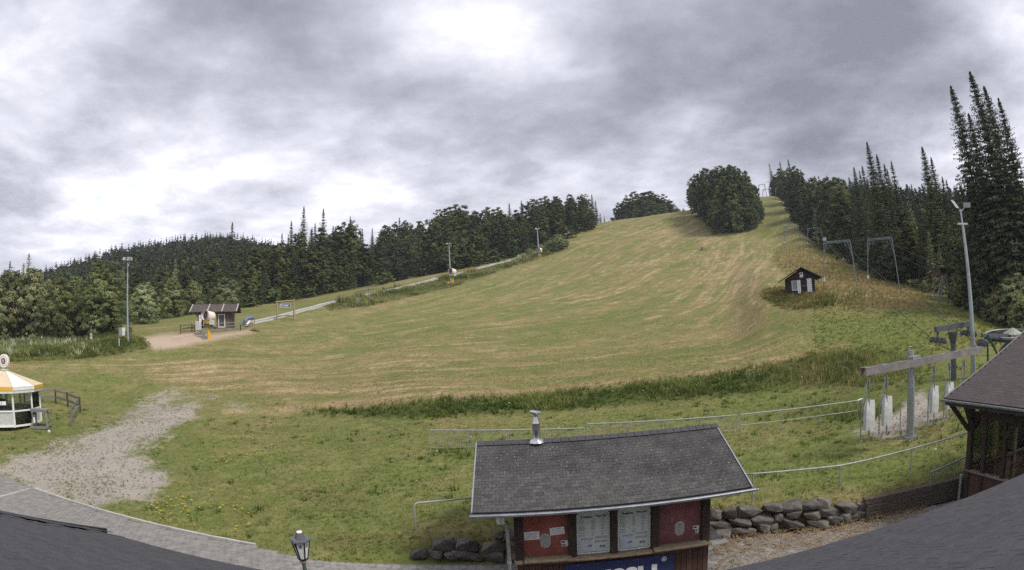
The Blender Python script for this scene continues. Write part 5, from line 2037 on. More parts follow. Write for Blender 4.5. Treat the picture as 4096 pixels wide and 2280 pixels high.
def tower():
    base = gp(3815, 1520)
    x, y = base.x, base.y
    t = thing('lift_tower', 'dark grey T shaped lift tower with rope wheels', 'lift tower', base)
    rb = math.hypot(x, y)
    top = Vector(at_r(3815, 1320, rb))
    col = MB()
    h = top.z - base.z
    col.lathe((x, y, base.z - .2), [(.16, 0), (.15, h - .6), (.15, h - .5), (.28, h + .05), (.28, h + .12)], 8)
    col.build('column', M_DKSTEEL, t)
    n = (0.05, -1, 0)
    A, B = Vector(at_plane(3742, 1318, top, n)), Vector(at_plane(3888, 1293, top, n))
    MB().beam(A, B, .22, .26).build('cross_arm', M_DKSTEEL, t)
    TOWER['A'], TOWER['B'] = A + Vector((.15, 0, -.45)), B + Vector((-.35, 0, -.4))
    for p in (TOWER['A'], TOWER['B']):
        MB().beam(p + Vector((0, 0, .35)), p, .09, .09).build('bracket', M_DKSTEEL, t)
        sheaves(t, p, (-.25, 1, .12), 4, .13, .28)
    # drive station: bull wheel on a green machine
    c = Vector(at_r(4050, 1335, rb - 1.0))
    g = ground(c.x, c.y)
    s = thing('drive_station', 'green lift drive station with large horizontal bull wheel', 'lift station', (c.x, c.y, g))
    w = MB()
    R_ = 1.55
    ax = Vector((-.02, -.10, 1)).normalized()
    w.lathe(c + ax * -.12, [(R_ - .16, -.08), (R_, -.08), (R_ + .03, -.02), (R_ - .05, .0), (R_ - .05, .04), (R_ + .03, .06), (R_, .12), (R_ - .16, .12), (R_ - .16, -.08)], 40, axis=ax, cap=False)
    w.build('bull_wheel', M_DKSTEEL, s)
    rim = MB()
    ux = ax.orthogonal().normalized()
    uy = ax.cross(ux)
    rim.tube([c + ax * .02 + (ux * math.cos(a) + uy * math.sin(a)) * (R_ - .06) for a in np.linspace(0, 2 * math.pi, 41)], .025, 6)
    rim.build('wheel_rim', mat('bright_rim', (.40, .41, .38), (.5, .51, .48), .5, 4, .3), s)
    for i in range(8):
        a = 2 * math.pi * i / 8
        MB().beam(c, c + (ux * math.cos(a) + uy * math.sin(a)) * (R_ - .1), .07, .07).build('spoke', M_DKSTEEL, s)
    MB().lathe(c, [(.55, .02), (.1, .26), (.05, .28)], 12, axis=ax).build('hub_cone', mat('pale_green_hub', (.20, .23, .18), (.27, .30, .24), .5), s)
    dr = MB()
    dr.lathe(c + Vector((.05, 0, -.25)), [(.0, -1.75), (.75, -1.7), (.85, -1.2), (.8, -.5), (.5, -.2), (.3, 0)], 18)
    dr.build('gear_housing', M_GREEN, s, smooth=True)
    MB().box((c.x + .1, c.y, g + .45), (2.2, 1.8, .9)).build('machine_base', M_GREEN, s)
    mo = MB().cyl((c.x + .55, c.y - .9, c.z - 1.2), (c.x + .55, c.y - .9, c.z - .45), .3, n=14)
    mo.build('motor', M_GREEN, s, smooth=True)
    a0 = Vector(at_plane(3928, 1342, c, (0.2, -1, 0)))
    MB().beam(a0, c + Vector((-.2, .0, -.05)), .12, .16).build('guide_arm', M_DKSTEEL, s)
    MB().beam(a0 + Vector((.4, 0, -.05)), Vector((a0.x + .42, a0.y, ground(a0.x, a0.y) - .2)), .07).build('leg', M_GREEN, s)
    MB().beam(a0 + Vector((.45, 0, -.03)), c + Vector((-.75, 0, -1.6)), .07).build('brace', M_GREEN, s)
    sheaves(s, a0 + Vector((-.02, 0, -.2)), (.0, 1, 0), 2, .17, .32)
    TOWER['W'] = c
    TOWER['R'] = R_
    TOWER['a0'] = a0


tower()


def sag(a, b, k, n=14):
    a, b = Vector(a), Vector(b)
    return [a.lerp(b, i / n) - Vector((0, 0, 4 * k * (i / n) * (1 - i / n))) for i in range(n + 1)]


# --- portals of the tow lifts
PORT = []


def portal(label, la, lb, top_y, base_thin=.1, group='tow lift portals', box=True, sign=True, simple=False, bl=None):
    """la, lb: pixel feet of the two legs (x, y); tops (x, y) in top_y"""
    a = bl[0] if bl else gp(*la)
    ra = math.hypot(a.x, a.y)
    b = bl[1] if bl else gpr(lb[0], ra, lb[1])
    (tax, tay), (tbx, tby) = top_y
    TA, TB = Vector(at_r(tax, tay, ra)), Vector(at_r(tbx, tby, math.hypot(b.x, b.y)))
    t = thing('lift_portal', label, 'lift portal', a, group)
    w = base_thin
    for p, q in ((a, TA), (b, TB)):
        lg = MB()
        if simple:
            lg.beam(up(p, -.3), q, w, w)
        else:
            d = (TB - TA).normalized()
            s = Vector((-d.y, d.x, 0))
            lg.beam(up(p, -.3) + s * .14, q + s * .02, w * .62, w * .62)
            lg.beam(up(p, -.3) - s * .14, q - s * .02, w * .62, w * .62)
            for k in (.3, .55, .8):
                e = p.lerp(q, k)
                lg.beam(e + s * .14 * (1 - k), e - s * .14 * (1 - k), w * .35)
        lg.build('leg', M_LIFT, t)
    dz = Vector((0, 0, .18))
    MB().beam(TA, TB, w * .8, w * .8).build('cross_beam', M_LIFT, t)
    if not simple:
        MB().beam(TA - dz * 1.0, TB - dz * 1.0, w * .6, w * .6).build('cross_beam', M_LIFT, t)
    d = (TB - TA)
    for k, sgn in ((.10, 1), (.90, -1)):
        p = TA.lerp(TB, k)
        leg = (a, TA) if k < .5 else (b, TB)
        q = leg[0].lerp(leg[1], .62)
        MB().beam(q, p - Vector((0, 0, .1)), w * .5, w * .5).build('strut', M_LIFT, t)
    for k in (.2, .8):
        p = TA.lerp(TB, k) - Vector((0, 0, .55))
        hb = MB()
        hb.beam(p + Vector((0, 0, .5)), p, .06)
        hb.lathe(p - Vector((0, .02, .05)), [(.03, -.05), (.17, -.03), (.17, .03), (.03, .05)], 10, axis=(1, 0, 0))
        hb.build('rope_roller', M_DKSTEEL, t)
    if box:
        MB().box(TA + Vector((.1, 0, .35)), (.45, .3, .4)).build('signal_box', M_GALV, t)
    if sign:
        q = a.lerp(TA, .15)
        sg = MB().box(q + Vector((0, -.14, .2)), (.32, .03, .42)).build('number_plate', M_WHITE, t)
        tx = MB()
        for i in range(3):
            tx.box(q + Vector((0, -.16, .32 - .11 * i)), (.2, .004, .03))
        tx.build('print', M_INK, sg, kind='stuff')
    PORT.append((TA.lerp(TB, .2) - Vector((0, 0, .6)), TA.lerp(TB, .8) - Vector((0, 0, .6))))
    return t


portal('tow lift portal with signal box beside the dark slope hut', (3292, 1152), (3428, 1142), [(3296, 968), (3399, 960)], .17)
portal('tow lift portal nearer the wood, right of the hut portal', (3470, 1142), (3598, 1142), [(3470, 957), (3566, 948)], .17, box=False)
portal('small tow lift portal halfway up the lift track with post lamp', (3138, 985), (3206, 988), [(3136, 908), (3191, 905)], .20, simple=True)
portal('small tow lift portal against the wood edge halfway up', (3230, 985), (3297, 985), [(3230, 914), (3283, 910)], .20, box=False, simple=True)
ctop = gp(3050, 800)
for (lab, la, lb, tp, r) in [('tow lift portal on the top crest nearest the tree island', (3035, 772), (3066, 772), [(3034, 740), (3059, 738)], 318),
                             ('tow lift portal in the gap on the top crest', (3050, 785), (3088, 800), [(3052, 758), (3080, 756)], 285),
                             ('tow lift portal on the top crest beside the wood', (3076, 770), (3100, 772), [(3078, 738), (3098, 736)], 320),
                             ('tow lift portal at the upper wood edge below the crest', (3102, 785), (3138, 800), [(3102, 753), (3131, 750)], 270)]:
    a, b = gpr(la[0], r, la[1]), gpr(lb[0], r, lb[1])
    portal(lab, la, lb, tp, .28, box=False, sign=False, simple=True, bl=(a, b))


def cable(name, label, pts, r=.022, sg=.4):
    path = []
    for a, b in zip(pts[:-1], pts[1:]):
        path += sag(a, b, sg)[(1 if path else 0):]
    o = MB().tube(path, r, 5).build(name, M_BLACK if r < .02 else mat('wire_rope', (.04, .042, .045), (.06, .062, .065), .5, 3, .5), None, loc=tuple(path[0]))
    tag(o, label, 'cable', 'lift ropes')


cable('haul_rope', 'haul rope from the bull wheel over the T tower to the hut portal', [TOWER['W'] + Vector((-TOWER['R'], 0, -.05)), TOWER['A'] - Vector((0, 0, .28)), PORT[0][0], PORT[2][0], PORT[5][0]], .022, .5)
cable('haul_rope', 'return rope from the bull wheel to the right portal', [TOWER['W'] + Vector((-TOWER['R'] * .4, TOWER['R'] * .9, -.05)), TOWER['B'] - Vector((0, 0, .28)), PORT[0][1], PORT[2][1], PORT[5][1]], .022, .5)
e1, e2 = Vector(at_r(4140, 1150, 58)), Vector(at_r(4140, 1180, 58))
cable('haul_rope', 'upper rope crossing the wood from the second portal', [e1, PORT[1][1], PORT[3][1], PORT[7][1]], .025, .8)
cable('haul_rope', 'lower rope crossing the wood from the second portal', [e2 + Vector((0, 0, -.9)), PORT[1][0], PORT[3][0], PORT[7][0]], .025, .8)


# --- floodlight masts
def mast(label, base, topx, topy, heads, r0, arm, name='floodlight_mast', spike=0.0):
    r = math.hypot(base.x, base.y)
    T = Vector(at_r(topx, topy, r))
    t = thing(name, label, 'floodlight mast', base, None)
    MB().tube([up(base, -.3), base.lerp(T, .35), T], [r0 * 1.25, r0, r0 * .62], 10).build('pole', M_MAST, t, smooth=True)
    MB().beam(T + Vector((-arm, 0, .02)), T + Vector((arm, 0, .02)), .09, .09).build('cross_arm', M_MAST, t)
    for (dx, dz, w, h, yaw, tilt, m) in heads:
        M = Matrix.Rotation(yaw, 3, 'Z') @ Matrix.Rotation(tilt, 3, 'X')
        c = T + Vector((dx, -.12, dz))
        hd = MB().box(c, (w, .16, h), M).build('lamp_head', M_BLACK if m else M_GALV, t, bevel=.02)
        MB().box(c + M @ Vector((0, -.085, 0)), (w * .86, .01, h * .84), M).build('lamp_glass', M_LAMPG, hd)
        MB().beam(T + Vector((0 if spike else dx, 0, spike * .8 if spike else .03)), c, .05).build('bracket', M_MAST, t)
    if spike:
        MB().beam(T, T + Vector((0, 0, spike)), .07).build('spike', M_MAST, t)
    return t


mb_ = gp(513, 1366)
mast('floodlight mast with four lamps beside the grey cabinet', mb_, 512, 1045, [(-.55, .28, .42, .5, .5, -.35, 1), (-.2, .22, .4, .48, -.6, -.35, 1), (.22, .24, .5, .48, .2, -.3, 0), (.35, -.5, .34, .42, -.5, -.3, 1), (.6, .2, .3, .5, 1.2, -.3, 1)], .11, .7)
m2 = gp(1803, 1134)
mast('floodlight mast beside the middle snow gun on the chute', m2, 1796, 978, [(-.5, .2, .6, .4, .3, -.3, 1), (.3, .2, .6, .4, -.3, -.3, 1), (.5, -.4, .4, .4, -.4, -.3, 1)], .17, .7)
m3 = gp(2156, 1028)
mast('floodlight mast beside the upper snow gun', m3, 2149, 918, [(-.4, .2, .7, .5, .3, -.3, 1), (.4, .2, .7, .5, -.3, -.3, 1)], .22, .7)
m4 = gp(3893, 1512)
mast('tall floodlight mast behind the hanger rack with tilted lamps', m4, 3850, 897, [(-.62, .95, .42, .62, .25, -.55, 1), (.42, .98, .55, .3, -.35, .15, 1)], .12, .42, spike=.8)
# centre spike that carries the two lamps
_T = Vector(at_r(3850, 897, math.hypot(m4.x, m4.y)))


# --- dark hut on the slope
def hut():
    a, b = gp(3158, 1180), gp(3262, 1176)
    c = (a + b) / 2
    W = (b - a).length * 1.0
    az = math.atan2(c.x, c.y)
    dr = Matrix.Rotation(rad(9), 3, 'Z') @ Vector((math.cos(az), -math.sin(az), 0))
    bk = Vector((-dr.y, dr.x, 0))
    W = 104 / F * math.hypot(c.x, c.y) * 1.04
    c.z = ground(c.x, c.y) + .1
    t = thing('lift_hut', 'small dark wooden hut with gable roof on the slope', 'hut', (c.x, c.y, c.z))
    rz = math.atan2(dr.y, dr.x)
    Rm = Matrix.Rotation(rz, 3, 'Z')
    D, hw = 3.0, 2.05

    def q(u, v, z):
        return Vector((c.x, c.y, c.z)) + dr * u + bk * v + Vector((0, 0, z))
    mdk = mat('tarred_boards', (.022, .015, .014), (.048, .034, .030), .8, 4, stretch=(6, 6, .5), objrand=.25)
    s = W / 2
    hr = 2.95
    wl = MB()
    wl.slab([q(-s, .03, -.5), q(s, .03, -.5), q(s, .03, hw), q(0, .03, hr), q(-s, .03, hw)], bk * D)
    wl.build('wall', mdk, t)
    # boards of the gable front
    me = unit_box_mesh('board', mdk)
    n = 20
    for i in range(n):
        u = -s + (i + .5) * 2 * s / n
        zt = hw + (hr - hw) * (1 - abs(u) / s) - .02
        o = obj('board', me, t, q(u, 0, (zt - .5) / 2) - Vector((c.x, c.y, c.z)))
        o.rotation_euler = (0, 0, rz)
        o.scale = (2 * s / n - .02, .05, zt + .5)
    rk = (hr - hw) / s
    ov = .85
    for sg in (-1, 1):
        e = (s + ov) * sg
        P = [q(0, -.55, hr + .1), q(e, -.55, hr + .1 - rk * (s + ov)), q(e, D + .4, hr + .1 - rk * (s + ov)), q(0, D + .4, hr + .1)]
        MB().slab(P, (0, 0, .12)).build('roof_slope', mat('dark_roof_felt', (.022, .02, .02), (.045, .042, .04), .9, 3), t)
    # window, door, signs
    f = MB().box(q(-s * .52, -.05, 1.05), (.74, .06, 1.15), Rm).build('window', M_WHITE, t)
    MB().box(q(-s * .52, -.085, 1.07), (.62, .03, 1.02), Rm).build('pane', mat('dull_pane', (.16, .19, .19), (.22, .25, .25), .2), f)
    dd = MB().box(q(s * .12, -.05, .95), (.86, .05, 2.05), Rm).build('door', mdk, t)
    MB().box(q(s * .12, -.085, .95), (.8, .02, .06), Rm).build('door_rail', M_GREYW, dd)
    MB().box(q(s * .12, -.085, .45), (.05, .02, .9), Rm).build('door_batten', M_PLANK, dd)
    g = random.Random(4)

    def sign(u, z, w, h, cols):
        sg = MB().box(q(u, -.075, z), (w, .03, h), Rm).build('sign_board', M_WHITE, t)
        tx = MB()
        for cu in cols:
            k = int(h / .21)
            for i in range(k):
                zz = z + h / 2 - .14 - i * (h - .2) / max(1, k - 1)
                lw = .15 if len(cols) == 1 else .11
                tx.box(q(u + cu, -.095, zz), (lw * g.uniform(.5, 1), .006, .05), Rm)
                tx.box(q(u + cu + g.choice((-.04, .04, 0)), -.095, zz), (.04, .006, .13), Rm)
        tx.build('lettering', M_INK, sg, kind='stuff')
    sign(-s * .20, .85, .38, 1.6, [0])
    sign(s * .58, .95, .58, 1.62, [-.14, .13])
    b_ = MB().box(q(.05, -.075, 2.25), (.42, .03, .58), Rm).build('emblem_board', M_WHITE, t)
    tx = MB()
    tx.slab([q(.05 + .14 * math.cos(a_), -.095, 2.34 + .14 * math.sin(a_)) for a_ in np.linspace(0, math.pi, 9)] + [q(-.02, -.095, 2.27), q(.12, -.095, 2.27)], bk * -.004)
    tx.build('emblem', M_INK, b_)
    tx = MB()
    tx.box(q(.05, -.095, 2.08), (.3, .006, .05), Rm)
    tx.build('lettering', M_GREYINK, b_)


hut()


# --- hunting stand by the wood
def stand():
    a = gp(3752, 1218)
    r = math.hypot(a.x, a.y)
    T = Vector(at_r(3772, 1066, r + 1.2))
    t = thing('hunting_stand', 'wooden hunting stand with long ladder at the wood edge', 'hunting stand', a)
    h = T.z - a.z
    b = Vector((T.x, T.y, a.z))
    for s in (-.28, .28):
        MB().beam(a + Vector((s, 0, 0)), b + Vector((s, 0, h * .78)), .07).build('ladder_rail', M_GREYW, t)
    for i in range(14):
        k = (i + .5) / 14
        p = a.lerp(Vector((T.x, T.y, a.z + h * .78)), k)
        MB().beam(p + Vector((-.3, 0, 0)), p + Vector((.3, 0, 0)), .05).build('rung', M_GREYW, t)
    for sx in (-.45, .45):
        for sy in (0, 1.3):
            MB().beam(Vector((T.x + sx * 1.25, T.y + sy + .2, ground(T.x, T.y) - .3)), Vector((T.x + sx, T.y + sy, a.z + h * .75)), .1).build('leg', M_GREYW, t)
    MB().box((T.x, T.y + .7, a.z + h * .86), (1.1, 1.3, h * .2)).build('cabin', mat('red_brown_boards', (.075, .045, .035), (.11, .07, .055), .85, 5), t)
    MB().box((T.x, T.y + .6, a.z + h * .985), (1.5, 1.9, .08), Matrix.Rotation(.08, 3, 'X')).build('roof', M_BROWN, t)
    MB().box((T.x, T.y - .06, a.z + h * .88), (.9, .03, .3)).build('opening', M_BLACK, t)


stand()


# --- white pavilion on the left
def pavilion():
    c0 = at_r(37, 1715, 41.6)
    cx, cy_ = c0[0], c0[1]
    g = ground(cx, cy_)
    t = thing('pavilion', 'white glazed pavilion with striped cream and white canvas roof', 'pavilion', (cx, cy_, g))
    n = 10
    R_ = 2.55
    z0, ze, za = g - .05, g + 2.15, g + 3.45
    off = math.atan2(-cy_, -cx) + math.pi / n * .55
    P = lambda r, z, i: Vector((cx + r * math.cos(2 * math.pi * i / n + off), cy_ + r * math.sin(2 * math.pi * i / n + off), z))
    mw = mat('white_frame', (.70, .71, .70), (.80, .80, .79), .4)
    mc1 = mat('white_canvas', (.66, .65, .63), (.76, .75, .73), .75, 3)
    mc2 = mat('cream_canvas', (.55, .45, .30), (.63, .52, .36), .75, 3)
    my = mat('yellow_valance', (.58, .36, .04), (.66, .42, .06), .7, 3)
    MATS.setdefault('pane', MATS['pane'])
    for i in range(n):
        j = i + 1
        MB().beam(P(R_, z0, i), P(R_, ze + .15, i), .11, .11).build('post', mw, t)
        MB().beam(P(R_, z0 + .08, i), P(R_, z0 + .08, j), .09, .12).build('base_rail', mw, t)
        MB().beam(P(R_, g + .98, i), P(R_, g + .98, j), .07, .1).build('mid_rail', mw, t)
        MB().beam(P(R_, ze, i), P(R_, ze, j), .08, .12).build('head_rail', mw, t)
        w = MB().slab([P(R_ - .03, z0 + .14, i), P(R_ - .03, z0 + .14, j), P(R_ - .03, g + .93, j), P(R_ - .03, g + .93, i)], (P(R_ - .04, 0, i) - P(R_ - .03, 0, i)))
        w.build('lower_panel', mat('pale_grey_panel', (.42, .43, .42), (.50, .51, .50), .5) if i % 5 else MATS['pane'], t)
        MB().slab([P(R_, g + 1.04, i), P(R_, g + 1.04, j), P(R_, ze - .06, j), P(R_, ze - .06, i)], (P(R_ - .012, 0, i) - P(R_, 0, i))).build('pane', MATS['pane'], t)
        ro = R_ + .35
        m = mc2 if i % 2 else mc1
        MB().slab([P(ro, ze + .38, i), P(ro, ze + .38, j), P(.16, za, j), P(.16, za, i)], (0, 0, .02)).build('canvas_segment', m, t)
        MB().slab([P(ro + .01, ze + .16, i), P(ro + .01, ze + .16, j), P(ro + .01, ze + .40, j), P(ro + .01, ze + .40, i)], (P(ro - .01, 0, i) - P(ro + .01, 0, i))).build('valance', my if i % 2 else mc1, t)
        MB().slab([P(ro - .05, ze - .02, i), P(ro - .05, ze - .02, j), P(ro - .02, ze + .17, j), P(ro - .02, ze + .17, i)], (P(ro - .08, 0, i) - P(ro - .05, 0, i))).build('lower_valance', mc1, t)
        MB().tube([P(ro, ze + .40, i), P(.16, za + .02, i)], .018, 5).build('seam', mat('canvas_seam', (.34, .28, .17), (.4, .34, .22), .8), t)
    MB().lathe((cx, cy_, za), [(.3, -.05), (.34, .0), (.34, .06), (.2, .1)], 16).build('cap', mat('grey_cap', (.4, .39, .36), (.5, .49, .45), .6), t)
    # round double sign on top
    f = Vector((-cx, -cy_, 0)).normalized()
    f = (Matrix.Rotation(rad(-38), 3, 'Z') @ f)
    sc_ = Vector((cx, cy_, za + .62))
    MB().cyl((cx, cy_, za + .05), sc_, .05).build('sign_stem', mw, t)
    s1 = MB().lathe(sc_ - f * .12, [(.40, 0), (.46, .02), (.46, .22), (.40, .24)], 26, axis=f).build('round_sign', mat('cream_sign', (.58, .54, .46), (.66, .62, .54), .5), t)
    rings = [(.41, .122, mat('sign_white', (.7, .7, .69))), (.35, .124, mat('sign_red', (.25, .05, .05), (.3, .07, .07), .5)), (.31, .126, mat('sign_white', (.7, .7, .69))), (.23, .128, mat('sign_dark', (.08, .07, .06), (.12, .1, .09), .5))]
    for r_, d_, m in rings:
        MB().lathe(sc_ + f * (d_ - .002), [(r_, 0), (r_, .004)], 24, axis=f).build('sign_ring', m, s1)
    cr = MB()
    ux = f.cross(Vector((0, 0, 1))).normalized()
    for (a_, b_, w_, h_) in ((0, .05, .16, .08), (0, -.06, .22, .04), (0, .13, .06, .06)):
        cr.box(sc_ + f * .136 + ux * a_ + Vector((0, 0, b_)), (w_, .006, h_), Matrix.Rotation(math.atan2(ux.y, ux.x), 3, 'Z'))
    cr.build('sign_crest', mat('crest_gold', (.5, .42, .25)), s1)
    # inside: counter and dark fridge, notices on the door
    MB().lathe((cx, cy_, g), [(1.5, 0), (1.5, .95), (1.62, .97), (1.62, 1.03), (1.2, 1.04)], 10).build('bar_counter', mat('bar_counter', (.20, .16, .12), (.32, .27, .22), .6), t)
    MB().cyl((cx, cy_, g), (cx, cy_, za - .2), .09).build('centre_pole', mw, t)
    MB().box((cx + .5, cy_ - 1.0, g + 1.35), (.7, .6, .6)).build('machine', mat('machine_dark', (.05, .045, .04), (.1, .09, .08), .4), t)
    # notices on a pane towards the lodge
    best = min(range(n), key=lambda i: (P(R_, g, i + .5) - Vector((-6, 0, g))).length)
    pm = (P(R_ + .02, g + 1.5, best) + P(R_ + .02, g + 1.5, best + 1)) / 2
    for k, (dx, w) in enumerate(((-.18, .2), (.12, .32))):
        u = (P(R_, 0, best + 1) - P(R_, 0, best)).normalized()
        MB().box(pm + u * dx, (w, .01, .24), Matrix.Rotation(math.atan2(u.y, u.x), 3, 'Z')).build('notice', M_PAPER, t)
    # wooden stand beside
    b = gp(168, 1712)
    w = thing('bar_table', 'grey wooden bar table leaning beside the white pavilion', 'table', b)
    d = Vector((cx - b.x, cy_ - b.y, 0)).normalized()
    s = Vector((-d.y, d.x, 0))
    s = Vector((1, .45, 0)).normalized()
    q = Vector((-s.y, s.x, 0))
    MB().box(up(b, 1.22), (1.35, .6, .07), Matrix.Rotation(math.atan2(s.y, s.x), 3, 'Z')).build('table_top', M_GREYW, w)
    MB().box(up(b, 1.13) - q * .26, (1.3, .05, .14), Matrix.Rotation(math.atan2(s.y, s.x), 3, 'Z')).build('apron', M_GREYW, w)
    for sx in (-1, 1):
        for sy in (-1, 1):
            MB().beam(up(b, -.05) + s * sx * .68 + q * sy * .42, up(b, 1.18) + s * sx * .45 + q * sy * .18, .09, .07).build('leg', M_GREYW, w)
        MB().beam(b + s * sx * .62 - q * .42 + Vector((0, 0, .2)), b + s * sx * .62 + q * .42 + Vector((0, 0, .2)), .08, .12).build('foot_board', M_GREYW, w)
    MB().beam(b - s * .72 - q * .45 + Vector((0, 0, .1)), b + s * .72 - q * .45 + Vector((0, 0, .1)), .06, .16).build('foot_board', M_GREYW, w)
    MB().box(up(b, .55) - q * .32 - s * .4, (.14, .02, .34), Matrix.Rotation(math.atan2(s.y, s.x), 3, 'Z')).build('notice', M_PAPER, w)
    MB().box(up(b, .98) - q * .29 - s * .35, (.3, .03, .16), Matrix.Rotation(math.atan2(s.y, s.x), 3, 'Z')).build('hatch', M_BLACK, w)
    # plank fence in an arc behind
    pts = [gp(*p) for p in ((100, 1618), (160, 1615), (224, 1615), (272, 1628), (322, 1650))]
    pts2 = [gp(*p) for p in ((320, 1652), (288, 1708))]
    fe_ = thing('plank_fence', 'weathered plank fence in an arc behind the white pavilion', 'fence', pts[0])
    mp = mat('fence_plank', (.12, .115, .105), (.24, .23, .215), .9, 5, stretch=(2, 6, 6), objrand=.15)
    for p in pts + [pts2[1]]:
        MB().beam(up(p, -.2), up(p, 1.12), .1, .1).build('post', M_PLANK if p is not pts2[1] else mp, fe_)
    for a_, b_ in list(zip(pts[:-1], pts[1:])) + [(pts2[0], pts2[1])]:
        for z in (.5, 1.0):
            MB().beam(up(a_, z), up(b_, z), .035, .2).build('plank', mp, fe_)
    st = gp(197, 1729)
    o = obj('stone', SM[2], None, st + Vector((0, 0, .05)))
    o.scale = (.28, .22, .2)
    tag(o, 'small pale stone on the grass beside the bar table', 'stone')
    o.data = o.data.copy()
    o.data.materials[0] = mat('pale_stone', (.5, .48, .44), (.62, .6, .56), .9)


pavilion()


# ------------------------------------------------------------------ left: snack hut, snow guns, chute
def snow_gun(label, base, gun_top_y, px, yaw, s=1.0, post=True):
    r = math.hypot(base.x, base.y)
    Hh = hgt(px, gun_top_y, base)
    t = thing('snow_gun', label, 'snow gun', base, None)
    R_ = Hh * .165
    MB().tube([up(base, -.2), up(base, Hh * .42)], [Hh * .062, Hh * .062], 10).build('post', M_YEL, t, smooth=True)
    MB().box(up(base, Hh * .47), (Hh * .26, Hh * .2, Hh * .12)).build('swivel_base', M_DKSTEEL, t)
    MB().box(up(base, Hh * .555) + Vector((-Hh * .02, 0, 0)), (Hh * .24, Hh * .2, Hh * .11)).build('pump_box', M_YEL, t)
    MB().box(up(base, Hh * .57) + Vector((Hh * .17, -Hh * .05, 0)), (Hh * .13, Hh * .14, Hh * .16)).build('control_box', M_COVER, t)
    d = Vector((math.cos(yaw), math.sin(yaw), .14)).normalized()
    c = up(base, Hh * .80)
    br = MB()
    br.beam(up(base, Hh * .6) + Vector((Hh * .08, 0, 0)), c + Vector((Hh * .06, 0, 0)), Hh * .09)
    br.build('yoke', M_COVER, t)
    b = MB().lathe(c, [(R_ * .93, -R_ * 1.25), (R_ * 1.0, -R_ * .9), (R_ * 1.02, R_ * .4), (R_ * 1.12, R_ * .9), (R_ * 1.16, R_ * 1.1), (R_ * 1.0, R_ * 1.12), (R_ * .96, R_ * .6), (R_ * .9, -R_ * 1.0)], 22, axis=d, cap=False).build('fan_barrel', mat('gun_shell', (.66, .64, .62), (.76, .74, .72), .45, 2), t, smooth=True)
    MB().lathe(c + d * R_ * 1.0, [(R_ * 1.0, .0), (R_ * 1.17, -.02), (R_ * 1.2, .04), (R_ * 1.17, .13), (R_ * 1.02, .14)], 22, axis=d, cap=False).build('nozzle_ring', mat('ring_red', (.30, .12, .10), (.42, .2, .17), .5), b)
    MB().lathe(c + d * R_ * .45, [(R_ * .95, -.03), (R_ * .95, .03)], 22, axis=d).build('fan_disc', M_BLACK, b)
    MB().lathe(c + d * R_ * .5, [(R_ * .3, 0), (R_ * .3, R_ * .3), (R_ * .12, R_ * .5)], 14, axis=d).build('fan_hub', M_DKSTEEL, b)
    MB().lathe(c - d * R_ * 1.22, [(R_ * .9, -.03), (R_ * 1.04, .0), (R_ * 1.04, .08), (R_ * .9, .09)], 22, axis=d, cap=False).build('rear_ring', M_YEL, b)
    return t


gun1 = gp(836, 1357)
snow_gun('snow gun on yellow post in front of the snack hut', gun1, 1240, 840, math.atan2(-gun1.y, -gun1.x) - .85)
gun2 = gp(1811, 1138)
snow_gun('snow gun beside the middle floodlight mast on the chute', gun2, 1072, 1812, math.atan2(-gun2.y, -gun2.x) - .8)
gun3 = gp(2161, 1028)
snow_gun('snow gun beside the upper floodlight mast below the bushes', gun3, 990, 2162, math.atan2(-gun3.y, -gun3.x) - .8)
q = gp(1794, 1138)
tag(MB().lathe(q, [(.45, -.2), (.5, .3), (.48, .62), (.3, .66)], 12).build('pad', M_YEL, None, loc=tuple(q)), 'yellow impact pad round the foot of the middle mast', 'pad')


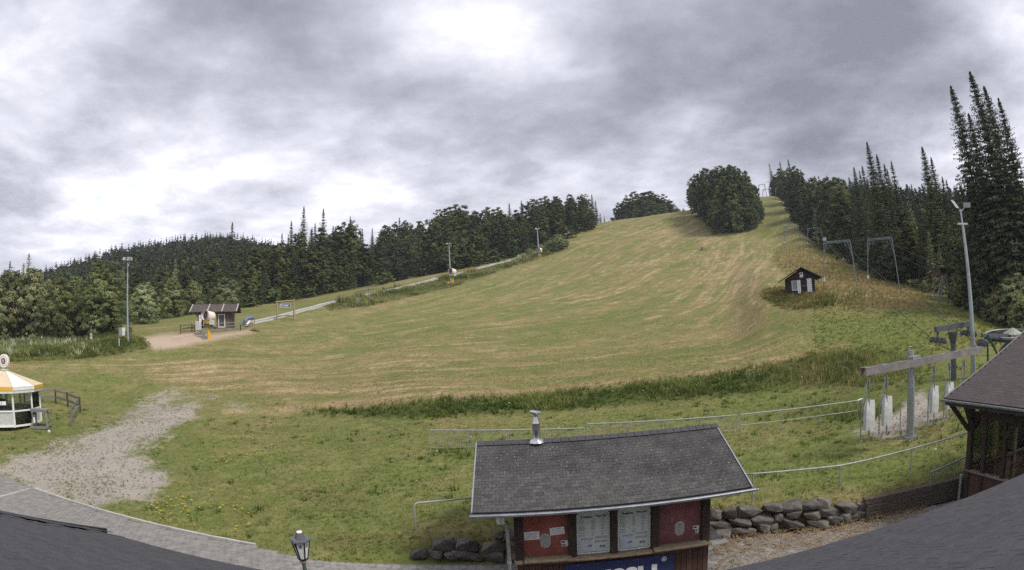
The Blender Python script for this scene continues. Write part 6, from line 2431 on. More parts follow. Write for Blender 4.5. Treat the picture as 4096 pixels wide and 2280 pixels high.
def snack_hut():
    a, b = gp(868, 1338), gp(930, 1330)
    r = math.hypot(a.x, a.y) + 6.0
    c0 = gpr(838, r, 1335)
    ux = Vector((.93, .36, 0)).normalized()
    uy = Vector((-ux.y, ux.x, 0))
    g = c0.z
    t = thing('snack_hut', 'small brown snack hut with overhanging gable roof', 'hut', c0)
    rz = math.atan2(ux.y, ux.x)
    Rm = Matrix.Rotation(rz, 3, 'Z')
    Wd, D = 3.15, 2.6
    q = lambda u, v, z: c0 + ux * u + uy * v + Vector((0, 0, z))
    mw = mat('grey_brown_boards', (.085, .062, .050), (.15, .12, .10), .85, 4, stretch=(6, 6, .5), objrand=.2)
    MB().slab([q(1.0, 0, -.6), q(Wd, 0, -.6), q(Wd, 0, 2.2), q(1.0, 0, 2.2)], uy * D).build('wall', mw, t)
    me = unit_box_mesh('board', mw)
    n = 14
    for i in range(n):
        o = obj('board', me, t, ux * (1.0 + (i + .5) * (Wd - 1.0) / n) - uy * .02 + Vector((0, 0, .9)))
        o.rotation_euler = (0, 0, rz)
        o.scale = ((Wd - 1.0) / n - .012, .04, 2.5)
    MB().box(q(2.1, -.03, -.15), (2.2, .06, .3), Rm).build('plinth', mat('concrete', (.25, .24, .22)), t)
    dr = MB().box(q(1.75, -.05, 1.0), (.95, .06, 1.75), Rm).build('door', M_WHITE, t)
    MB().box(q(1.75, -.09, 1.02), (.72, .03, 1.5), Rm).build('pane', mat('dark_pane', (.05, .055, .06), (.08, .085, .09), .15), dr)
    zr, ze = 3.15, 2.1
    x0, x1 = -2.6, Wd + .85
    mr = mat('brown_grey_roof', (.065, .052, .048), (.10, .085, .08), .85, 3)
    MB().slab([q(x0, -.75, ze), q(x1, -.75, ze), q(x1, D / 2, zr), q(x0 + .2, D / 2, zr)], (0, 0, .1)).build('roof_slope', mr, t)
    MB().slab([q(x0, D + .75, ze), q(x1, D + .75, ze), q(x1, D / 2, zr), q(x0 + .2, D / 2, zr)], (0, 0, .1)).build('roof_slope', mr, t)
    for u in (x0 + .05, -.1, 1.9, x1 - .1):
        MB().beam(q(u, -.8, ze + .1), q(u + .0, D / 2, zr + .13), .14, .06).build('roof_batten', mat('pale_batten', (.34, .30, .26), (.44, .40, .35), .85), t)
    MB().slab([q(-2.2, -.1, 2.2), q(-2.2, D + .1, 2.2), q(-2.2, D / 2, 3.1)], ux * .05).build('gable', mat('red_brown_gable', (.10, .05, .035), (.16, .085, .06), .8), t)
    for v in (.1, D - .1):
        MB().beam(q(-1.5, v, -.6), q(-1.5, v, 2.15), .16, .16).build('post', M_BROWN, t)
        MB().beam(q(-1.5, v, 1.5), q(-2.05, v, 2.1), .12, .12).build('brace', M_BROWN, t)
        MB().beam(q(-1.5, v, 1.5), q(-.95, v, 2.1), .12, .12).build('brace', M_BROWN, t)
        MB().beam(q(-2.5, v, 2.15), q(1.0, v, 2.15), .14, .14).build('purlin', M_BROWN, t)
    MB().cyl(q(2.6, D / 2, zr), q(2.6, D / 2, zr + .35), .1, n=8).build('vent', M_DKSTEEL, t)
    t.scale = (1.07, 1.07, 1.07)


snack_hut()


def bar_fence(label, pts, rails, ht, m, postw=.09):
    P = [gp(*p) for p in pts]
    t = thing('bar_fence', label, 'fence', P[0])
    for p in P:
        MB().beam(up(p, -.2), up(p, ht), postw).build('post', m, t)
    for a, b in zip(P[:-1], P[1:]):
        for k in range(rails):
            z = ht * (k + .6) / (rails)
            MB().beam(up(a, z), up(b, z), .05, .09).build('rail', m, t)


M_DARKW = mat('dark_fence_wood', (.055, .048, .042), (.10, .09, .08), .9, 4, objrand=.15)
bar_fence('dark three rail fence left of the snow gun', [(722, 1335), (768, 1330), (780, 1334)], 3, 1.15, M_DARKW)
bar_fence('grey three rail fence in front of the snack hut', [(805, 1338), (848, 1330), (903, 1326), (962, 1322)], 3, 1.35, M_GREYW)
bar_fence('low broken rail fence end beside the pipe bundle', [(962, 1322), (1002, 1308), (1018, 1302)], 1, .8, M_LOG)


def small_left():
    # covered box on a stand and little signs by the gun
    b = gp(794, 1340)
    t = thing('covered_box', 'small control box under a pale cover beside the snow gun', 'box', b)
    MB().box(up(b, 1.15), (.75, .45, 1.15)).build('cover', M_COVER, t, bevel=.08)
    for s in (-.2, .2):
        MB().beam(b + Vector((s, 0, -.1)), b + Vector((s, 0, .7)), .08).build('leg', M_GALV, t)
    b = gp(803, 1336)
    t = thing('notice_post', 'white notice on a post behind the covered box', 'sign', b)
    MB().beam(up(b, -.1), up(b, 2.3), .07).build('post', M_GALV, t)
    s = MB().box(up(b, 2.0) + Vector((0, -.06, 0)), (.42, .04, .85)).build('sign_board', M_WHITE, t)
    MB().box(up(b, 2.15) + Vector((0, -.085, 0)), (.12, .01, .12)).build('print', M_GREYINK, s)
    b = gp(815, 1357)
    t = thing('hydrant_box', 'grey blue hydrant box at the foot of the snow gun', 'hydrant', b)
    MB().box(up(b, .35), (.38, .3, .8)).build('body', mat('blue_grey_box', (.17, .21, .22), (.22, .26, .27), .6), t, bevel=.02)
    MB().box(up(b, .77), (.42, .34, .05)).build('lid', M_GALV, t)
    # barrier tape
    P = [gp(690, 1362), gp(735, 1354), gp(790, 1342)]
    pts = [up(p, .45) for p in P]
    t = thing('barrier_tape', 'red and white barrier tape strung over the gravel patch', 'barrier tape', P[0])
    n = 46
    path = sag(pts[0], pts[1], .05, n // 2) + sag(pts[1], pts[2], .05, n // 2)[1:]
    for col_, nm, ph in ((mat('tape_red', (.45, .10, .08), (.5, .13, .1), .6), 'red_stripe', 0), (M_WHITE, 'white_stripe', 1)):
        mb = MB()
        for i in range(len(path) - 1):
            if i % 2 == ph:
                mb.beam(path[i], path[i + 1], .01, .09)
        mb.build(nm, col_, t, kind='stuff')
    # blue white pipe bundle
    a, b = gp(972, 1306), gp(1008, 1297)
    t = thing('pipe_bundle', 'blue grey padded pipe lying behind the rail fence', 'pipe', a)
    MB().tube([up(a, .1), up(a, .75) + Vector((.3, 0, 0)), up(a.lerp(b, .4), 1.0), up(b, 1.05), up(b, .8) + Vector((.3, 0, 0))], [.22, .26, .27, .26, .2], 10).build('pipe', mat('blue_pad', (.10, .14, .24), (.16, .2, .32), .6), t, smooth=True)
    MB().tube([up(a, .2) + Vector((.8, -.25, 0)), up(b, .6) + Vector((-.2, -.25, 0))], .16, 8).build('white_pipe', M_WHITE, t)
    # branch heap
    b = gp(1017, 1324)
    t = thing('branch_heap', 'heap of brown cut branches below the pipe bundle', 'branch heap', b)
    for i in range(12):
        a_ = rnd.uniform(0, 6.28)
        MB().tube([b + Vector((math.cos(a_) * .9, math.sin(a_) * .5, .05)), b + Vector((rnd.gauss(0, .15), rnd.gauss(0, .15), rnd.uniform(.2, .55))), b - Vector((math.cos(a_) * .8, math.sin(a_) * .5, -.1))], [.06, .08, .03], 5).build('branch', mat('cut_branch', (.16, .09, .06), (.26, .16, .11), .9), t)
    # log frame with banner
    a, b = gp(1110, 1280), gp(1178, 1276)
    r = math.hypot(a.x, a.y)
    b = gpr(1178, r, 1276)
    t = thing('log_frame', 'log frame with a blue hanging banner beside the chute', 'frame', a)
    Ta, Tb = Vector(at_r(1107, 1208, r)), Vector(at_r(1175, 1203, r))
    MB().tube([up(a, -.2), Ta + Vector((0, 0, .1))], [.16, .13], 9).build('post', M_LOG, t, smooth=True)
    MB().tube([up(b, -.2), Tb + Vector((0, 0, .25))], [.17, .14], 9).build('post', M_LOG, t, smooth=True)
    MB().tube([Ta - (Tb - Ta) * .05, Ta.lerp(Tb, .5) + Vector((0, 0, .05)), Tb + (Tb - Ta) * .04], [.13, .11, .12], 9).build('top_log', M_LOG, t, smooth=True)
    la, lb = a.lerp(Ta, .22), b.lerp(Tb, .24)
    MB().tube([la, la.lerp(lb, .5) + Vector((0, 0, .06)), lb], [.11, .09, .10], 9).build('low_log', M_LOG, t, smooth=True)
    MB().tube([a + Vector((-.1, .1, -.1)), a.lerp(Ta, .32)], .08, 7).build('side_log', M_LOG, t)
    MB().tube([b + Vector((.25, .1, -.1)), b.lerp(Tb, .34)], .08, 7).build('side_log', M_LOG, t)
    w = (Tb - Ta)
    ux = Vector((w.x, w.y, 0)).normalized()
    c = Ta.lerp(Tb, .5) + Vector((0, -.05, -.72))
    Rm = Matrix.Rotation(math.atan2(ux.y, ux.x), 3, 'Z')
    bn = MB().box(c, (1.75, .03, .52), Rm).build('banner', mat('pale_banner', (.5, .54, .62), (.58, .62, .7), .6), t)
    MB().box(c + ux * .22 + Vector((0, -.03, .03)), (1.22, .02, .40), Rm).build('blue_field', M_BLUE, bn)
    MB().box(c - ux * .62 + Vector((0, -.03, 0)), (.36, .02, .40), Rm).build('picture', mat('banner_picture', (.16, .2, .32), (.34, .32, .4), .6, 8), bn)
    tx = MB()
    add_text(tx, 'HUSSU', .34, c - ux * .28 + Vector((0, -.045, -.09)), ux, (0, 0, 1), .01, .85)
    tx.build('lettering', M_WHITE, bn)
    # grey cabinet, signs, white post
    b = gp(488, 1352)
    t = thing('cabinet', 'grey electrical cabinet raised beside the left floodlight mast', 'cabinet', b)
    h = hgt(487, 1310, b)
    MB().box(up(b, h * .55), (.62, .6, h * .9)).build('body', mat('cabinet_grey', (.30, .30, .29), (.36, .36, .35), .6), t, bevel=.02)
    MB().box(up(b, h * .55) + Vector((.33, -.05, 0)), (.05, .55, h * .86)).build('door', M_WHITE, t)
    MB().box(up(b, h * .5) + Vector((.37, -.2, 0)), (.03, .05, .15)).build('handle', M_BLACK, t)
    MB().box(up(b, -.1), (.6, .5, .5)).build('plinth', mat('concrete', (.25, .24, .22)), t)
    b = gp(366, 1374)
    t = thing('warning_sign', 'white no entry sign on a post before the trees', 'sign', b)
    MB().cyl(up(b, -.2), up(b, hgt(363, 1300, b)), .03, n=6).build('post', M_GALV, t)
    hh = hgt(365, 1345, b)
    s = MB().box(up(b, hh) + Vector((0, -.05, 0)), (.34, .03, .62)).build('sign_board', M_WHITE, t)
    rg = MB()
    cc = up(b, hh + .08) + Vector((0, -.075, 0))
    rg.tube([cc + Vector((.12 * math.cos(a_), 0, .12 * math.sin(a_))) for a_ in np.linspace(0, 6.2832, 17)], .022, 5)
    rg.beam(cc + Vector((-.08, 0, .08)), cc + Vector((.08, 0, -.08)), .03)
    rg.build('no_entry_ring', mat('sign_red', (.25, .05, .05)), s)
    MB().box(up(b, hh - .2) + Vector((0, -.07, 0)), (.22, .01, .08)).build('print', M_GREYINK, s)
    b = gp(169, 1372)
    t = thing('hydrant_sign', 'small blue and white plate in front of the tree row', 'sign', b)
    MB().cyl(up(b, -.2), up(b, 1.2), .025, n=6).build('post', M_GALV, t)
    s = MB().box(up(b, hgt(167, 1352, b)) + Vector((0, -.04, 0)), (.28, .03, .52)).build('sign_board', mat('sign_blue', (.05, .12, .28), (.07, .15, .32), .5), t)
    MB().box(up(b, hgt(167, 1352, b) + .1) + Vector((0, -.06, 0)), (.16, .01, .2)).build('print', M_WHITE, s)
    b = gp(477, 1392)
    t = thing('marker_post', 'thin white marker post in the verge by the cabinet', 'post', b)
    MB().cyl(up(b, -.2), up(b, hgt(476, 1355, b)), .035, n=7).build('shaft', M_WHITE, t)
    MB().lathe(up(b, hgt(476, 1355, b)), [(.05, 0), (.05, .06), (.02, .1)], 8).build('cap', M_GALV, t)
    # chute-side valve post and board
    b = gp(1432, 1216)
    t = thing('valve_post', 'grey valve post with rusty cross bar by the chute', 'post', b)
    MB().beam(up(b, -.2), up(b, hgt(1432, 1190, b)), .5, .3).build('body', mat('blue_grey_box', (.17, .21, .22)), t)
    MB().beam(up(b, 2.4) + Vector((-1, 1.2, 0)), up(b, 2.9) + Vector((3.2, 1.2, 0)), .14, .2).build('cross_bar', M_GREYW, t)
    MB().beam(up(b, 1.9) + Vector((1.9, 1.2, 0)), up(b, 3.1) + Vector((1.9, 1.2, 0)), .14, .14).build('upright', M_GREYW, t)
    MB().beam(up(b, 1.3) + Vector((1.9, 1.2, -2.2)), up(b, 1.9) + Vector((1.9, 1.2, 0)), .14, .14).build('upright', M_GREYW, t)
    # cross shaped marker on the meadow
    b = gp(2809, 1002)
    t = thing('slope_hydrant', 'dark cross shaped hydrant marker standing in the mown slope', 'hydrant', b)
    h = hgt(2809, 988, b)
    MB().beam(up(b, -.2), up(b, h), .35, .35).build('body', M_DKSTEEL, t)
    MB().beam(up(b, h * .4) + Vector((-1.0, 0, 0)), up(b, h * .45) + Vector((1.1, 0, 0)), .14, .16).build('cross_bar', M_DKSTEEL, t)
    # barrels near the upper gun
    for i, (px, py, lab) in enumerate([(2093, 1032, 'dark blue barrel beside the chute top'), (2073, 1032, 'pale blue barrel beside the chute top')]):
        b = gp(px, py)
        t = thing('barrel', lab, 'barrel', b)
        MB().lathe(up(b, -.1), [(.34, 0), (.4, .1), (.4, .5), (.42, .55), (.4, .6), (.4, 1.0), (.34, 1.1)], 12).build('drum', mat('barrel_blue', (.05, .08, .13), (.08, .11, .17), .5) if i == 0 else mat('barrel_pale', (.25, .3, .36), (.3, .35, .4), .5), t)
        MB().lathe(up(b, 1.0), [(.3, 0), (.3, .03)], 12).build('lid', M_GALV, t)


small_left()


# --- chute / conveyor track beside the slope
def chute():
    pts = [(1000, 1296), (1060, 1283), (1120, 1268), (1200, 1246), (1290, 1221), (1370, 1203), (1450, 1187), (1530, 1168), (1620, 1148), (1720, 1124), (1800, 1104), (1900, 1079), (1980, 1057), (2060, 1038)]
    P = [gp(*p) for p in pts]
    # even spacing
    L = [0]
    for a, b in zip(P[:-1], P[1:]):
        L.append(L[-1] + (b - a).length)
    n = 70
    S = np.linspace(0, L[-1], n)
    Q = [Vector((np.interp(s, L, [p.x for p in P]), np.interp(s, L, [p.y for p in P]), 0)) for s in S]
    Q = [Vector((q.x, q.y, ground(q.x, q.y))) for q in Q]
    t = thing('tubing_chute', 'long grey chute track climbing beside the mown slope', 'chute', Q[0])
    bed, l, r, base = MB(), MB(), MB(), MB()
    side = []
    for i in range(n):
        d = (Q[min(n - 1, i + 1)] - Q[max(0, i - 1)])
        d.z = 0
        d.normalize()
        side.append(Vector((d.y, -d.x, 0)))
    w = .5
    for i in range(n - 1):
        a, b, sa, sb = Q[i], Q[i + 1], side[i], side[i + 1]
        if sa.dot(Vector((-a.x, -a.y, 0))) < 0:
            sa = -sa
        if sb.dot(Vector((-b.x, -b.y, 0))) < 0:
            sb = -sb
        z = Vector((0, 0, .2))
        bed.add([a + sa * w + z, b + sb * w + z, b - sb * w + z, a - sa * w + z], [(0, 1, 2, 3)])
        base.add([a + sa * w + z, b + sb * w + z, b + sb * (w + .35) - z, a + sa * (w + .35) - z], [(0, 1, 2, 3)])
        for mb, sg in ((l, 1), (r, -1)):
            mb.beam(a + sa * w * sg + z + Vector((0, 0, .07)), b + sb * w * sg + z + Vector((0, 0, .07)), .09, .16)
    bed.build('chute_bed', mat('grey_matting', (.26, .27, .27), (.36, .37, .37), .8, 2), t)
    base.build('gravel_skirt', mat('gravel_skirt', (.30, .29, .27), (.42, .41, .39), .9, 3), t)
    l.build('near_rail', mat('dull_rail', (.36, .36, .35), (.44, .44, .43), .7), t)
    r.build('far_rail', mat('pale_rail', (.50, .50, .48), (.60, .60, .58), .6), t)


chute()

# ------------------------------------------------------------------ grass and weeds (nobody could count them)
M_GRASS = foliage_mat('grass_blades', (1, 1, 1), 0.0, .35)
FQ = TF
FA = TV[FQ]
AREA = .5 * np.linalg.norm(np.cross(FA[:, 2] - FA[:, 0], FA[:, 3] - FA[:, 1]), axis=1)
FC = FA.mean(1)
FPX, FPY = PX[FQ].mean(1), PY[FQ].mean(1)
FVV = TVV[FQ].mean(1)
FR = TR[FQ].mean(1)
fz = lambda a: a[FQ].mean(1)
FG, FS_, FRo, FD, FK, FL = map(fz, (ZG, ZS, ZR, ZD, ZK, ZL))
INV = FRONT[FQ].all(1) & (FPX > -120) & (FPX < 4220) & (FPY < 2330) & ~((FC[:, 0] > -.3) & (FC[:, 0] < 4.3) & (FC[:, 1] > 11) & (FC[:, 1] < 14.5)) & ~((FC[:, 0] > 12.3) & (FC[:, 1] < 11.5))


def sample(dens, g):
    n = dens * AREA * INV
    k = g.poisson(n)
    fi = np.repeat(np.arange(len(k)), k)
    u, v = g.random((len(fi), 1)), g.random((len(fi), 1))
    q = FA[fi]
    return fi, (q[:, 0] * (1 - u) + q[:, 1] * u) * (1 - v) + (q[:, 3] * (1 - u) + q[:, 2] * u) * v


def tufts(name, label, dens, hr, nb, wd, col, lean=.6, seed=1, spread=.05, cat='grass', extra=None):
    g = np.random.default_rng(seed)
    fi, p = sample(dens, g)
    n = len(fi)
    if n == 0:
        return
    h = g.uniform(*hr, n)
    if extra is not None:
        h = h * extra(fi, p, g)
    c = col(fi, p, g)                                     # (n,3)
    P = np.repeat(p, nb, 0)
    Hh = np.repeat(h, nb) * g.uniform(.55, 1.15, n * nb)
    a = g.uniform(0, 2 * np.pi, n * nb)
    d = np.stack([np.cos(a), np.sin(a), np.zeros(n * nb)], 1)
    s = np.stack([-np.sin(a), np.cos(a), np.zeros(n * nb)], 1)
    P = P + d * (g.random((n * nb, 1)) * spread) - np.array([0, 0, .015])
    W = wd * g.uniform(.6, 1.3, (n * nb, 1)) * np.repeat(h / np.mean(hr), nb)[:, None] ** .5
    tip = P + d * (Hh * g.uniform(.1, lean, n * nb))[:, None] + np.array([0, 0, 1]) * Hh[:, None]
    V = np.stack([P - s * W, P + s * W, tip], 1).reshape(-1, 3)
    Fc = np.arange(3 * n * nb).reshape(-1, 3)
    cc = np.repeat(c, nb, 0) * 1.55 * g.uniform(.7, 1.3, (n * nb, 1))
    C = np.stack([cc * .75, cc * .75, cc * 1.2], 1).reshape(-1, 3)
    o = obj(name, mesh_np(name, V, Fc, M_GRASS, C.clip(.003, .7)))
    o['kind'] = 'stuff'
    o['label'] = label
    o['category'] = cat
    return o


def lerp(a, b, t):
    return np.array(a)[None] * (1 - t[:, None]) + np.array(b)[None] * t[:, None]


def wav(p, k, s):
    return .5 + .25 * np.sin(p[:, 0] * k + s + 1.7 * np.sin(p[:, 1] * k * .7)) + .25 * np.sin(p[:, 1] * k * 1.3 - s + 1.3 * np.sin(p[:, 0] * k * .9))


def lawn_col(fi, p, g):
    t = np.clip(FD[fi] * 1.1 + (wav(p, .7, 1) - .5) * .7 + (wav(p, 2.3, 4) - .5) * .5 + g.normal(0, .16, len(fi)), 0, 1)
    c = lerp((.098, .132, .032), (.27, .215, .105), t)
    return c * (.55 + .5 * wav(p, 1.6, 9)[:, None] + .45 * wav(p, 4.1, 3)[:, None])


lawn = ((FVV > 2.75) | ((FVV > 2.06) & (FPX < 1620))) & (FVV < 5.35)
tufts('lawn_grass', 'short green lawn grass around the ticket kiosk', lawn * (1 - np.clip(FG * 1.6, 0, .97)) * np.interp(FR, [13, 20, 30, 45, 60], [70, 48, 26, 10, 5]), (.05, .13), 5, .011, lawn_col, .8, 21, .06)
mead = (FVV >= 5.6) & (FVV < 8.6) & (FR < 85)
tufts('meadow_stubble', 'cut meadow stubble on the lower slope', mead * (1 - FS_) * (1 - np.clip(FG * 1.4, 0, .9)) * np.interp(FR, [30, 45, 60, 85], [18, 10, 5, 2]), (.05, .11), 5, .022,
      lambda fi, p, g: lerp((.105, .130, .036), (.31, .245, .125), np.clip(FD[fi] * .9 + (wav(p, .5, 3) - .5) * .9 + g.normal(0, .2, len(fi)), 0, 1)), .9, 22, .10)


def rough_col(fi, p, g):
    t = np.clip((wav(p, .8, 2) - .5) * 1.2 + .35 + g.normal(0, .25, len(fi)), 0, 1)
    return lerp((.062, .090, .024), (.165, .185, .060), t)


bank = np.clip(1 - np.abs(FVV - 5.52) / .55, 0, 1) * np.clip((FPX - 1100) / 500, 0, 1) * np.clip((3750 - FPX) / 350, 0, 1)
tufts('bank_weeds', 'tall dark weeds and grass covering the bank below the meadow', np.clip(bank * 1.8, 0, 1) * 24, (.14, .42), 7, .020, rough_col, .7, 23, .14,
      extra=lambda fi, p, g: .65 + .8 * wav(p, .9, 5))
tufts('bank_weeds', 'broad leaved weeds on the bank below the meadow', np.clip(bank * 1.8 - .2, 0, 1) * 7, (.16, .42), 8, .055, rough_col, 1.0, 24, .22, cat='weeds', extra=lambda fi, p, g: .5 + wav(p, .6, 7))
drybank = bank * np.clip((FPX - 2900) / 300, 0, 1)
tufts('dry_grass', 'dry yellow grass at the far end of the bank', drybank * 10, (.3, .7), 5, .014, lambda fi, p, g: lerp((.16, .13, .05), (.34, .27, .13), g.random(len(fi))), .5, 25, .12)
shr = np.exp(-((FPX - 3470) / 260) ** 2 - ((FPY - 1655) / 40) ** 2) * lawn + .7 * np.exp(-((FPX - 1860) / 170) ** 2 - ((FPY - 1815) / 18) ** 2) * lawn + .5 * np.exp(-((FPX - 3650) / 150) ** 2 - ((FPY - 1740) / 22) ** 2) * lawn
tufts('tall_lawn_weeds', 'taller weeds along the railing panels and hanger rack', shr * 22 * (1 - np.clip(FG * 2, 0, 1)), (.14, .38), 7, .022, rough_col, .7, 26, .12, cat='weeds')
vp = poly_sd(FPX, FPY, [(-120, 1452), (150, 1444), (350, 1434), (480, 1416), (610, 1390), (570, 1352), (480, 1335), (300, 1318), (-120, 1330)])
verge = (vp > 0) & (FVV > 6) & (FR < 100)
tufts('verge_weeds', 'tall weeds on the verge before the left tree row', verge * 12, (.22, .75), 8, .05, rough_col, .7, 27, .25, cat='weeds', extra=lambda fi, p, g: .45 + .8 * wav(p, .5, 2))
fl = verge * np.clip((420 - FPX) / 150, 0, 1) * (FPY < 1425)
tufts('verge_blossom', 'cream blossom heads of the weeds on the left verge', fl * 1.4, (.7, 1.0), 6, .07, lambda fi, p, g: lerp((.14, .17, .07), (.42, .43, .28), g.random(len(fi))), .8, 28, .35, cat='flowers', extra=lambda fi, p, g: np.where(wav(p, .45, 1) > .5, 1.0, .55))
cv = poly_sd(FPX, FPY, CHUTEVEG) > -2
cv = cv & (FVV > 7) & (FR < 260)
tufts('chute_weeds', 'rank weeds growing along the chute track', cv * 2.8, (.5, 1.6), 9, .10, lambda fi, p, g: lerp((.075, .105, .030), (.26, .25, .105), np.clip(wav(p, .25, 3) * .9 - .05 + g.normal(0, .25, len(fi)), 0, 1)), .8, 29, .5, cat='weeds', extra=lambda fi, p, g: .18 + 1.5 * wav(p, .35, 6) ** 2 * wav(p, 1.1, 2))
tk = np.clip(poly_sd(FPX, FPY, TRACK) / 20 + .6, 0, 1) * (FVV > 6) * (FR < 170)
tufts('dry_grass', 'long dry brown grass on the lift track', tk * np.interp(FR, [40, 70, 150], [9, 5, 1.5]), (.25, .6), 6, .035, lambda fi, p, g: lerp((.12, .12, .042), (.31, .225, .115), np.clip(wav(p, .3, 2) * .7 + .2 + g.normal(0, .25, len(fi)), 0, 1)), .6, 30, .25)
hm = np.clip(poly_sd(FPX, FPY, HUTMOUND) / 14 + .5, 0, 1) * (FVV > 6) * (FR < 100)
tufts('hut_weeds', 'rough grass and weeds around the dark slope hut', hm * 9, (.2, .6), 7, .05, lambda fi, p, g: lerp((.06, .085, .02), (.24, .18, .085), np.clip(wav(p, .5, 2) + g.normal(0, .2, len(fi)) - .1, 0, 1)), .7, 31, .25, cat='weeds')
rs = (FVV > 5.9) & (FPX > 3250) & (FR < 75) & (tk < .3)
tufts('rough_pasture', 'green pasture tufts below the lift portals', rs * np.interp(FR, [30, 45, 75], [8, 5, 2]), (.08, .24), 6, .035, lambda fi, p, g: lerp((.075, .115, .022), (.15, .175, .045), wav(p, .8, 3)), .8, 32, .2)
yel = np.exp(-((FPX - 800) / 150) ** 2 - ((FPY - 2035) / 50) ** 2) + .6 * np.exp(-((FPX - 860) / 90) ** 2 - ((FPY - 1855) / 30) ** 2) + .25 * np.exp(-((FPX - 1000) / 120) ** 2 - ((FPY - 1800) / 60) ** 2) + .9 * np.exp(-((FPX - 930) / 90) ** 2 - ((FPY - 2080) / 30) ** 2)



def umbels(name, label, dens, size, hr, seed, col=(.62, .62, .58)):
    """small flat flower heads on thin stalks"""
    g = np.random.default_rng(seed)
    fi, p = sample(dens, g)
    n = len(fi)
    k = 6
    c = p + np.array([0, 0, 1.0]) * g.uniform(*hr, n)[:, None]
    V, Fc = [], []
    for i in range(n):
        o = len(V)
        s_ = size * g.uniform(.6, 1.2)
        for j in range(k):
            a = 6.283 * j / k
            V.append(c[i] + np.array([math.cos(a) * s_, math.sin(a) * s_, g.normal(0, .01)]))
        Fc.append([o, o + 1, o + 2, o + 3])
        Fc.append([o, o + 3, o + 4, o + 5])
        V += [p[i] + np.array([-.006, 0, 0]), p[i] + np.array([.006, 0, 0]), c[i] + np.array([.004, 0, 0]), c[i] + np.array([-.004, 0, 0])]
        Fc.append([o + k, o + k + 1, o + k + 2, o + k + 3])
    C = np.tile(np.array([list(col)] * k + [[.1, .14, .04]] * 4), (n, 1))
    o = obj(name, mesh_np(name, np.array(V), np.array(Fc), M_GRASS, C))
    o['kind'] = 'stuff'
    o['label'] = label
    o['category'] = 'flowers'


umbels('yellow_flowers', 'small yellow flowers scattered in the lawn near the path', yel * lawn * 16 * (.25 + 1.5 * (wav(FC, 1.3, 4) > .55)), .042, (.08, .16), 33, (.62, .47, .04))
umbels('white_flowers', 'white umbel flowers on the bank and lawn', np.clip(bank, 0, 1) * .28 + lawn * .02 * (FPX > 1400), .055, (.22, .45), 34)
straw = ((FVV > 1.2) & (FVV < 2.35) & (FPX > 2850) & (FPX < 3700)) * np.interp(FVV, [1.3, 1.75, 2.1], [0, .45, 1])


def litter(name, label, dens, col, seed, L=.16, w=.007, lift=.03):
    """straws lying flat"""
    g = np.random.default_rng(seed)
    fi, p = sample(dens, g)
    n = len(fi)
    if n == 0:
        return
    a = g.uniform(0, 6.28, n)
    d = np.stack([np.cos(a), np.sin(a), g.normal(0, .18, n)], 1) * (L * g.uniform(.5, 1.3, n))[:, None]
    s = np.stack([-np.sin(a), np.cos(a), np.zeros(n)], 1) * w
    p = p + np.array([0, 0, 1.0]) * (lift + np.abs(g.normal(0, .03, n)))[:, None]
    V = np.stack([p - s, p + s, p + d], 1).reshape(-1, 3)
    c = np.repeat(col(fi, p, g), 3, 0)
    o = obj(name, mesh_np(name, V, np.arange(3 * n).reshape(-1, 3), M_GRASS, c))
    o['kind'] = 'stuff'
    o['label'] = label
    o['category'] = 'straw'


strawcol = lambda fi, p, g: lerp((.24, .17, .085), (.44, .34, .20), g.random(len(fi)))
litter('straw_litter', 'dry straw blown over the paving right of the kiosk', straw * 420, strawcol, 41, .20, .013, .10)
litter('straw_litter', 'dry cut grass hanging over the wall tops', (((FVV > 2.5) & (FVV < 3.12) & (FPX > 1300)) * 120.0), strawcol, 42, .25, .010, .05)
litter('straw_litter', 'dry hay lying along the lip of the bank', FL * (FVV > 5.3) * 26, strawcol, 43, .35, .02, .06)
hay = FK * (FVV > 5.9) * (FR < 75) * np.clip(FD - .35, 0, 1)
litter('straw_litter', 'dry hay scattered over the mown lower meadow', hay * 8, strawcol, 44, .3, .02, .05)


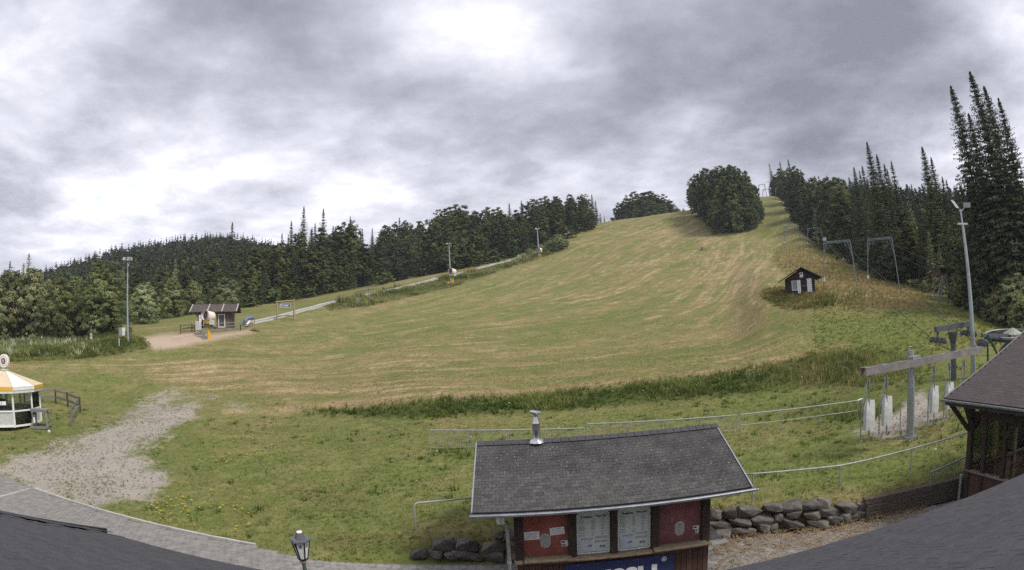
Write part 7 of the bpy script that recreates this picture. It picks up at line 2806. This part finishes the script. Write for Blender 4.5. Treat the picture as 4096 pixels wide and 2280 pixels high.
# loose stones on the gravel drive
def pebbles(name, label, dens, size, seed, cols):
    g = np.random.default_rng(seed)
    fi, p = sample(dens, g)
    n = len(fi)
    base = np.array([[1, 0, 0], [-.4, .9, 0], [-.5, -.8, 0], [.1, .1, .7]])
    a = g.uniform(0, 6.28, n)
    Rm = np.stack([np.stack([np.cos(a), -np.sin(a), 0 * a], 1), np.stack([np.sin(a), np.cos(a), 0 * a], 1), np.stack([0 * a, 0 * a, 1 + 0 * a], 1)], 1)
    s_ = size * g.uniform(.4, 1.3, n) ** 1.5
    V = np.einsum('nij,kj->nki', Rm, base) * s_[:, None, None] + p[:, None] + np.array([0, 0, .004])
    Fc = (np.array([[0, 1, 3], [1, 2, 3], [2, 0, 3]])[None] + 4 * np.arange(n)[:, None, None]).reshape(-1, 3)
    c = lerp(*cols, g.random(n))
    o = obj(name, mesh_np(name, V.reshape(-1, 3), Fc, M_GRASS, np.repeat(c, 4, 0)))
    o['kind'] = 'stuff'
    o['label'] = label
    o['category'] = 'gravel'


pebbles('gravel', 'loose gravel on the drive by the white pavilion', np.clip(FG - .3, 0, 1) * np.interp(FR, [14, 25, 45], [90, 55, 18]), .05, 51, ((.16, .145, .12), (.50, .47, .42)))
tufts('gravel_weeds', 'sparse green tufts growing through the gravel drive', np.clip(FG * 2, 0, 1) * (FPX < 900) * (FVV < 5) * (5 + 26 * (wav(FC, .8, 3) > .62)), (.04, .10), 5, .016, lambda fi, p, g: lerp((.075, .105, .025), (.16, .17, .06), g.random(len(fi))), .9, 52, .08)

tufts('lawn_weeds', 'clumps of leafy weeds dotted over the lawn', lawn * (1 - np.clip(FG * 2, 0, 1)) * .55 * (wav(FC, .45, 8) > .42), (.08, .22), 16, .03, lambda fi, p, g: lerp((.055, .092, .022), (.10, .145, .038), g.random(len(fi))), 1.3, 61, .22, cat='weeds')
litter('straw_litter', 'dry cut grass lying in patches on the lawn', lawn * 30 * np.clip((wav(FC, .55, 5) - .62) * 5, 0, 1) * (1 - np.clip(FG * 2, 0, 1)), strawcol, 62, .22, .012, .08)

# ------------------------------------------------------------------ air
def haze():
    m = bpy.data.materials.new('haze')
    m.use_nodes = True
    N, L = m.node_tree.nodes, m.node_tree.links
    N.clear()
    out = N.new('ShaderNodeOutputMaterial')
    v = N.new('ShaderNodeVolumePrincipled')
    v.inputs['Color'].default_value = (.72, .80, .92, 1)
    v.inputs['Density'].default_value = .00024
    v.inputs['Anisotropy'].default_value = .0
    L.new(v.outputs[0], out.inputs['Volume'])
    lo, hi = TV.min(0), TV.max(0)
    z0, z1 = lo[2] - 1.0, hi[2] + 45
    c = ((lo[0] + hi[0]) / 2, (lo[1] + hi[1]) / 2 - 10, (z0 + z1) / 2)
    me = MB().box((0, 0, 0), (hi[0] - lo[0] + 60, hi[1] - lo[1] + 80, z1 - z0)).mesh('haze')
    me.materials.append(m)
    o = obj('haze', me, None, c)
    o['kind'] = 'stuff'
    o['label'] = 'thin pale air over the whole valley'
    o['category'] = 'haze'


haze()
